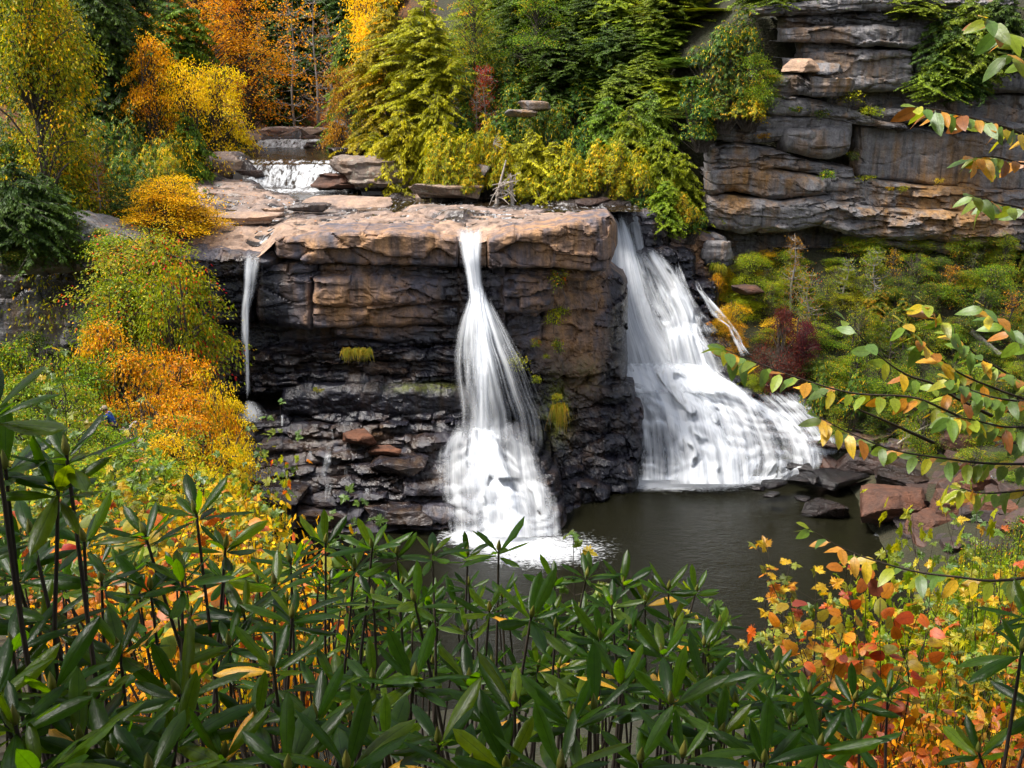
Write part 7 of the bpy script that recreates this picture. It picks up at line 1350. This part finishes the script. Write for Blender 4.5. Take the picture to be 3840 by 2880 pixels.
def boxo(name, c, s, mat, parent):
    V, F = boxvf((0, 0, 0), s); return obj(name, mesh_np(name, V, F, mat, False), parent, tuple(Vector(c) - parent.location))
bw_c = Vector((hip[0] - .6, 38.1, dz_)); bwk = thing('boardwalk', 'weathered wooden boardwalk under the people', 'boardwalk', tuple(bw_c))
for i in range(26): boxo('plank', (bw_c.x - 1.9 + i * .15, 38.1, dz_ - .025), (.138, 2.0, .045), WOOD, bwk)
for dx in (-1.8, 0, 1.8):
    for dy in (-.85, .85): boxo('post', (bw_c.x + dx, 38.1 + dy, dz_ - 1.25), (.14, .14, 2.4), WOOD, bwk)
rl = thing('wooden_railing', 'weathered wooden railing end right of the person in blue', 'railing', (hip[0] + .45, 37.6, dz_))
for dx, dy in ((-.16, .5), (.10, -.1), (.14, .9)): boxo('post', (rl.location.x + dx, 37.6 + dy, dz_ + .36), (.09, .09, .80), WOOD, rl)
for zz in (.72, .56): boxo('rail', (rl.location.x + .0, 37.6 + .2, dz_ + zz), (.42, .06, .12), WOOD, rl)
boxo('rail', (rl.location.x + .13, 37.6 + .4, dz_ + .80), (.12, 1.3, .05), WOOD, rl)

# ------------------------------------------------------------------ dead wood
def deadwood(name, label, cat, c, pieces, mat=DEADWOOD):
    t = thing(name, label, cat, tuple(c))
    for pts, r0, r1 in pieces:
        C = curve_pts(pts, 9); V, F = tube(C, np.linspace(r0, r1, 9), 6); obj('branch', mesh_np('branch', V - np.array(c), F, mat, True), t)
    return t
gd = np.random.default_rng(3); c = at(1890, 762, 77.8); pc = []
for (a, b, m) in [((1862, 765), (1898, 600), (1875, 690)), ((1922, 765), (1915, 650), (1918, 700))]:
    pc.append(([at(*a, 77.8), at(*m, 78.0), at(*b, 78.3)], .17, .05))
for k in range(26):
    s = at(gd.choice([1868, 1876, 1920, 1916]) + gd.normal() * 6, gd.uniform(680, 750), 77.7); e = at(gd.uniform(1835, 1968), gd.uniform(640, 772), gd.uniform(76.9, 77.9)); pc.append(([s, (s + e) / 2 + gd.normal(size=3) * .2, e], .055, .018))
deadwood('dead_root_tangle', 'bleached tangle of dead roots beside the pale flat boulder', 'driftwood', c, pc)
c = at(3420, 1640, 64.8); pc = [([at(3365, 1665, 65), at(3430, 1620, 64.8), at(3500, 1600, 64.8)], .06, .03), ([at(3380, 1660, 65), at(3450, 1610, 64.6), at(3505, 1585, 64.6)], .05, .02)]
for k in range(9):
    u = 3385 + k * 13; pc.append(([at(u, 1650 - k * 6, 64.8), at(u + 2, 1620 - k * 5, 64.7), at(u - 8 - gd.uniform(0, 10), 1585 - k * 2 + gd.normal() * 8, 64.5)], .028, .012))
deadwood('dead_branch', 'bleached dead branch with upright twigs on the right shore rocks', 'driftwood', c, pc)
c = at(1860, 560, 81); pc = [([at(1865, 570, 80), at(1850, 540, 79), at(1870 + 4 * k, 500 + 14 * k, 78.5)], .05, .015) for k in range(5)]
deadwood('dead_snag', 'small pale dead snag among the yellow rhododendrons', 'driftwood', c, pc)
# fallen log behind the birch leaves
c = at(3700, 1290, 72); deadwood('fallen_log', 'grey fallen log on the shaded slope behind the birch leaves', 'log', c, [([at(3640, 1240, 72.5), at(3700, 1290, 72), at(3750, 1330, 71.5)], .22, .18)], BARK_PALE)

# ------------------------------------------------------------------ grass tufts
def tuft(px, py, Y, w, h, n, label, seed, droop=1.0):
    g = np.random.default_rng(seed); c = at(px, py, Y); t = thing('grass_tuft', label, 'grass', tuple(c)); V, F, rn = [], [], []
    for i in range(n):
        b = np.array([g.uniform(-w / 2, w / 2), g.uniform(-.3, .25), g.uniform(-.08, .1)]); d = np.array([g.normal() * .3, -g.uniform(.1, .6), 0]) * h; k = len(V)
        s = np.array([.018, 0, 0]); m = b + d * .5 + [0, 0, h * g.uniform(.3, .6)]; e = b + d * 1.1 + [0, 0, h * (g.uniform(.5, .8) - droop * g.uniform(.4, 1.6))]
        V += [b - s, b + s, m + s * .8, m - s * .8, e, e]; F += [[k, k + 1, k + 2, k + 3], [k + 3, k + 2, k + 4, k + 5]]; rn += [g.random()] * 6
    obj('blades', mesh_np('blades', np.array(V), np.array(F), G['grass'], False, {'tone': rn}), t); return t
tuft(1340, 1325, 62.0, 1.7, .55, 420, 'hanging straw-green grass clump on the dark ledges left of the central fall', 1)
tuft(1200, 1465, 62.2, .7, .3, 120, 'small grass clump on the ledge left of the black slab', 2, .4)
tuft(2095, 1540, 62.0, .7, .8, 200, 'long mossy grass strip right of the central fall', 3, 1.6)
tuft(2690, 1010, 77.6, 1.0, .9, 160, 'grass clump beside the wide fall under the rhododendron', 4, .8)
tuft(2090, 1490, 62.4, .5, .4, 80, 'small grass clump on the red recess', 5, .8)

# ------------------------------------------------------------------ fallen leaves
def scatter(name, label, X, Yv, Z, size, seed, mat):
    g = np.random.default_rng(seed); n = len(X); P = np.stack([X, Yv, Z], -1); a = g.uniform(0, 6.28, n)
    D = np.stack([np.cos(a), np.sin(a), .15 * g.normal(size=n)], -1); N = unit(np.array([0, 0, 1.0]) + .35 * g.normal(size=(n, 3)))
    o = obj(name, crown_mesh(name, P, D, N, size * g.uniform(.7, 1.4, n), size * .75, g.random(n), -.1, mat)); return tag(o, label, None, None, 'stuff')
g = np.random.default_rng(4); n = 9000
X = g.uniform(-34, 4, n); Yv = g.uniform(63, 118, n); pr_ = 0.02 + .9 * sstep(-12, -19, X + (Yv - 62) * .33) * sstep(62, 66, Yv) + .5 * sstep(104, 112, Yv)
kp = (g.random(n) < pr_) & (riv_d(X, Yv) > .3); X, Yv = X[kp], Yv[kp]
scatter('fallen_leaves', 'orange fallen leaves strewn over the riverbed stone', X, Yv, bed_z(X[None], Yv[None])[0] + .03, .15, 5, G['fallen'])
n = 6000; X = g.uniform(-26, -8, n); Yv = g.uniform(106, 124, n); scatter('fallen_leaves', 'orange fallen leaves covering the bank behind the upper river', X, Yv, z_ground(X, Yv) + .3 + .25 * g.random(n), .22, 6, G['fallen'])

# ------------------------------------------------------------------ give look-alikes their own place in words
ORD = ['first', 'second', 'third', 'fourth', 'fifth', 'sixth', 'seventh', 'eighth', 'ninth', 'tenth', 'eleventh', 'twelfth', 'thirteenth', 'fourteenth', 'fifteenth', 'sixteenth', 'seventeenth', 'eighteenth', 'nineteenth', 'twentieth']
bpy.context.view_layer.update()
by_label = {}
for o in [o for o in sc.objects if o.parent is None and 'label' in o and o.get('kind') not in ('structure', 'stuff')]: by_label.setdefault(o['label'], []).append(o)
for lab, os_ in by_label.items():
    if len(os_) < 2: continue
    def pos(o):
        p = Vector(o.location); h = 0.0
        for c in o.children: h = max(h, c.dimensions.z)
        q = to_px([p.x, p.y, p.z + h * .6]); return float(q[0]), float(q[1])
    P_ = {o: pos(o) for o in os_}
    rows = [sorted(os_, key=lambda o: P_[o][0])]; names = ['']
    if len(os_) > 16:
        n = -(-len(os_) // 16); sv = sorted(os_, key=lambda o: P_[o][1]); k = -(-len(sv) // n)
        rows = [sorted(sv[i * k:(i + 1) * k], key=lambda o: P_[o][0]) for i in range(n)]; names = [' in the upper band', ' in the lower band'] if n == 2 else [' in the upper band', ' in the middle band', ' in the lower band'] if n == 3 else [' in the %s band' % ORD[i] for i in range(n)]
    for r_, nm in zip(rows, names):
        for i, o in enumerate(r_):
            w_ = 'leftmost' if i == 0 else 'rightmost' if i == len(r_) - 1 else (ORD[i] + ' from the left' if i < len(ORD) else 'number %d from the left' % (i + 1))
            base = lab.split(); keep = 16 - len((w_ + nm).split()); o['label'] = ' '.join(base[:keep]) + ', ' + w_ + nm
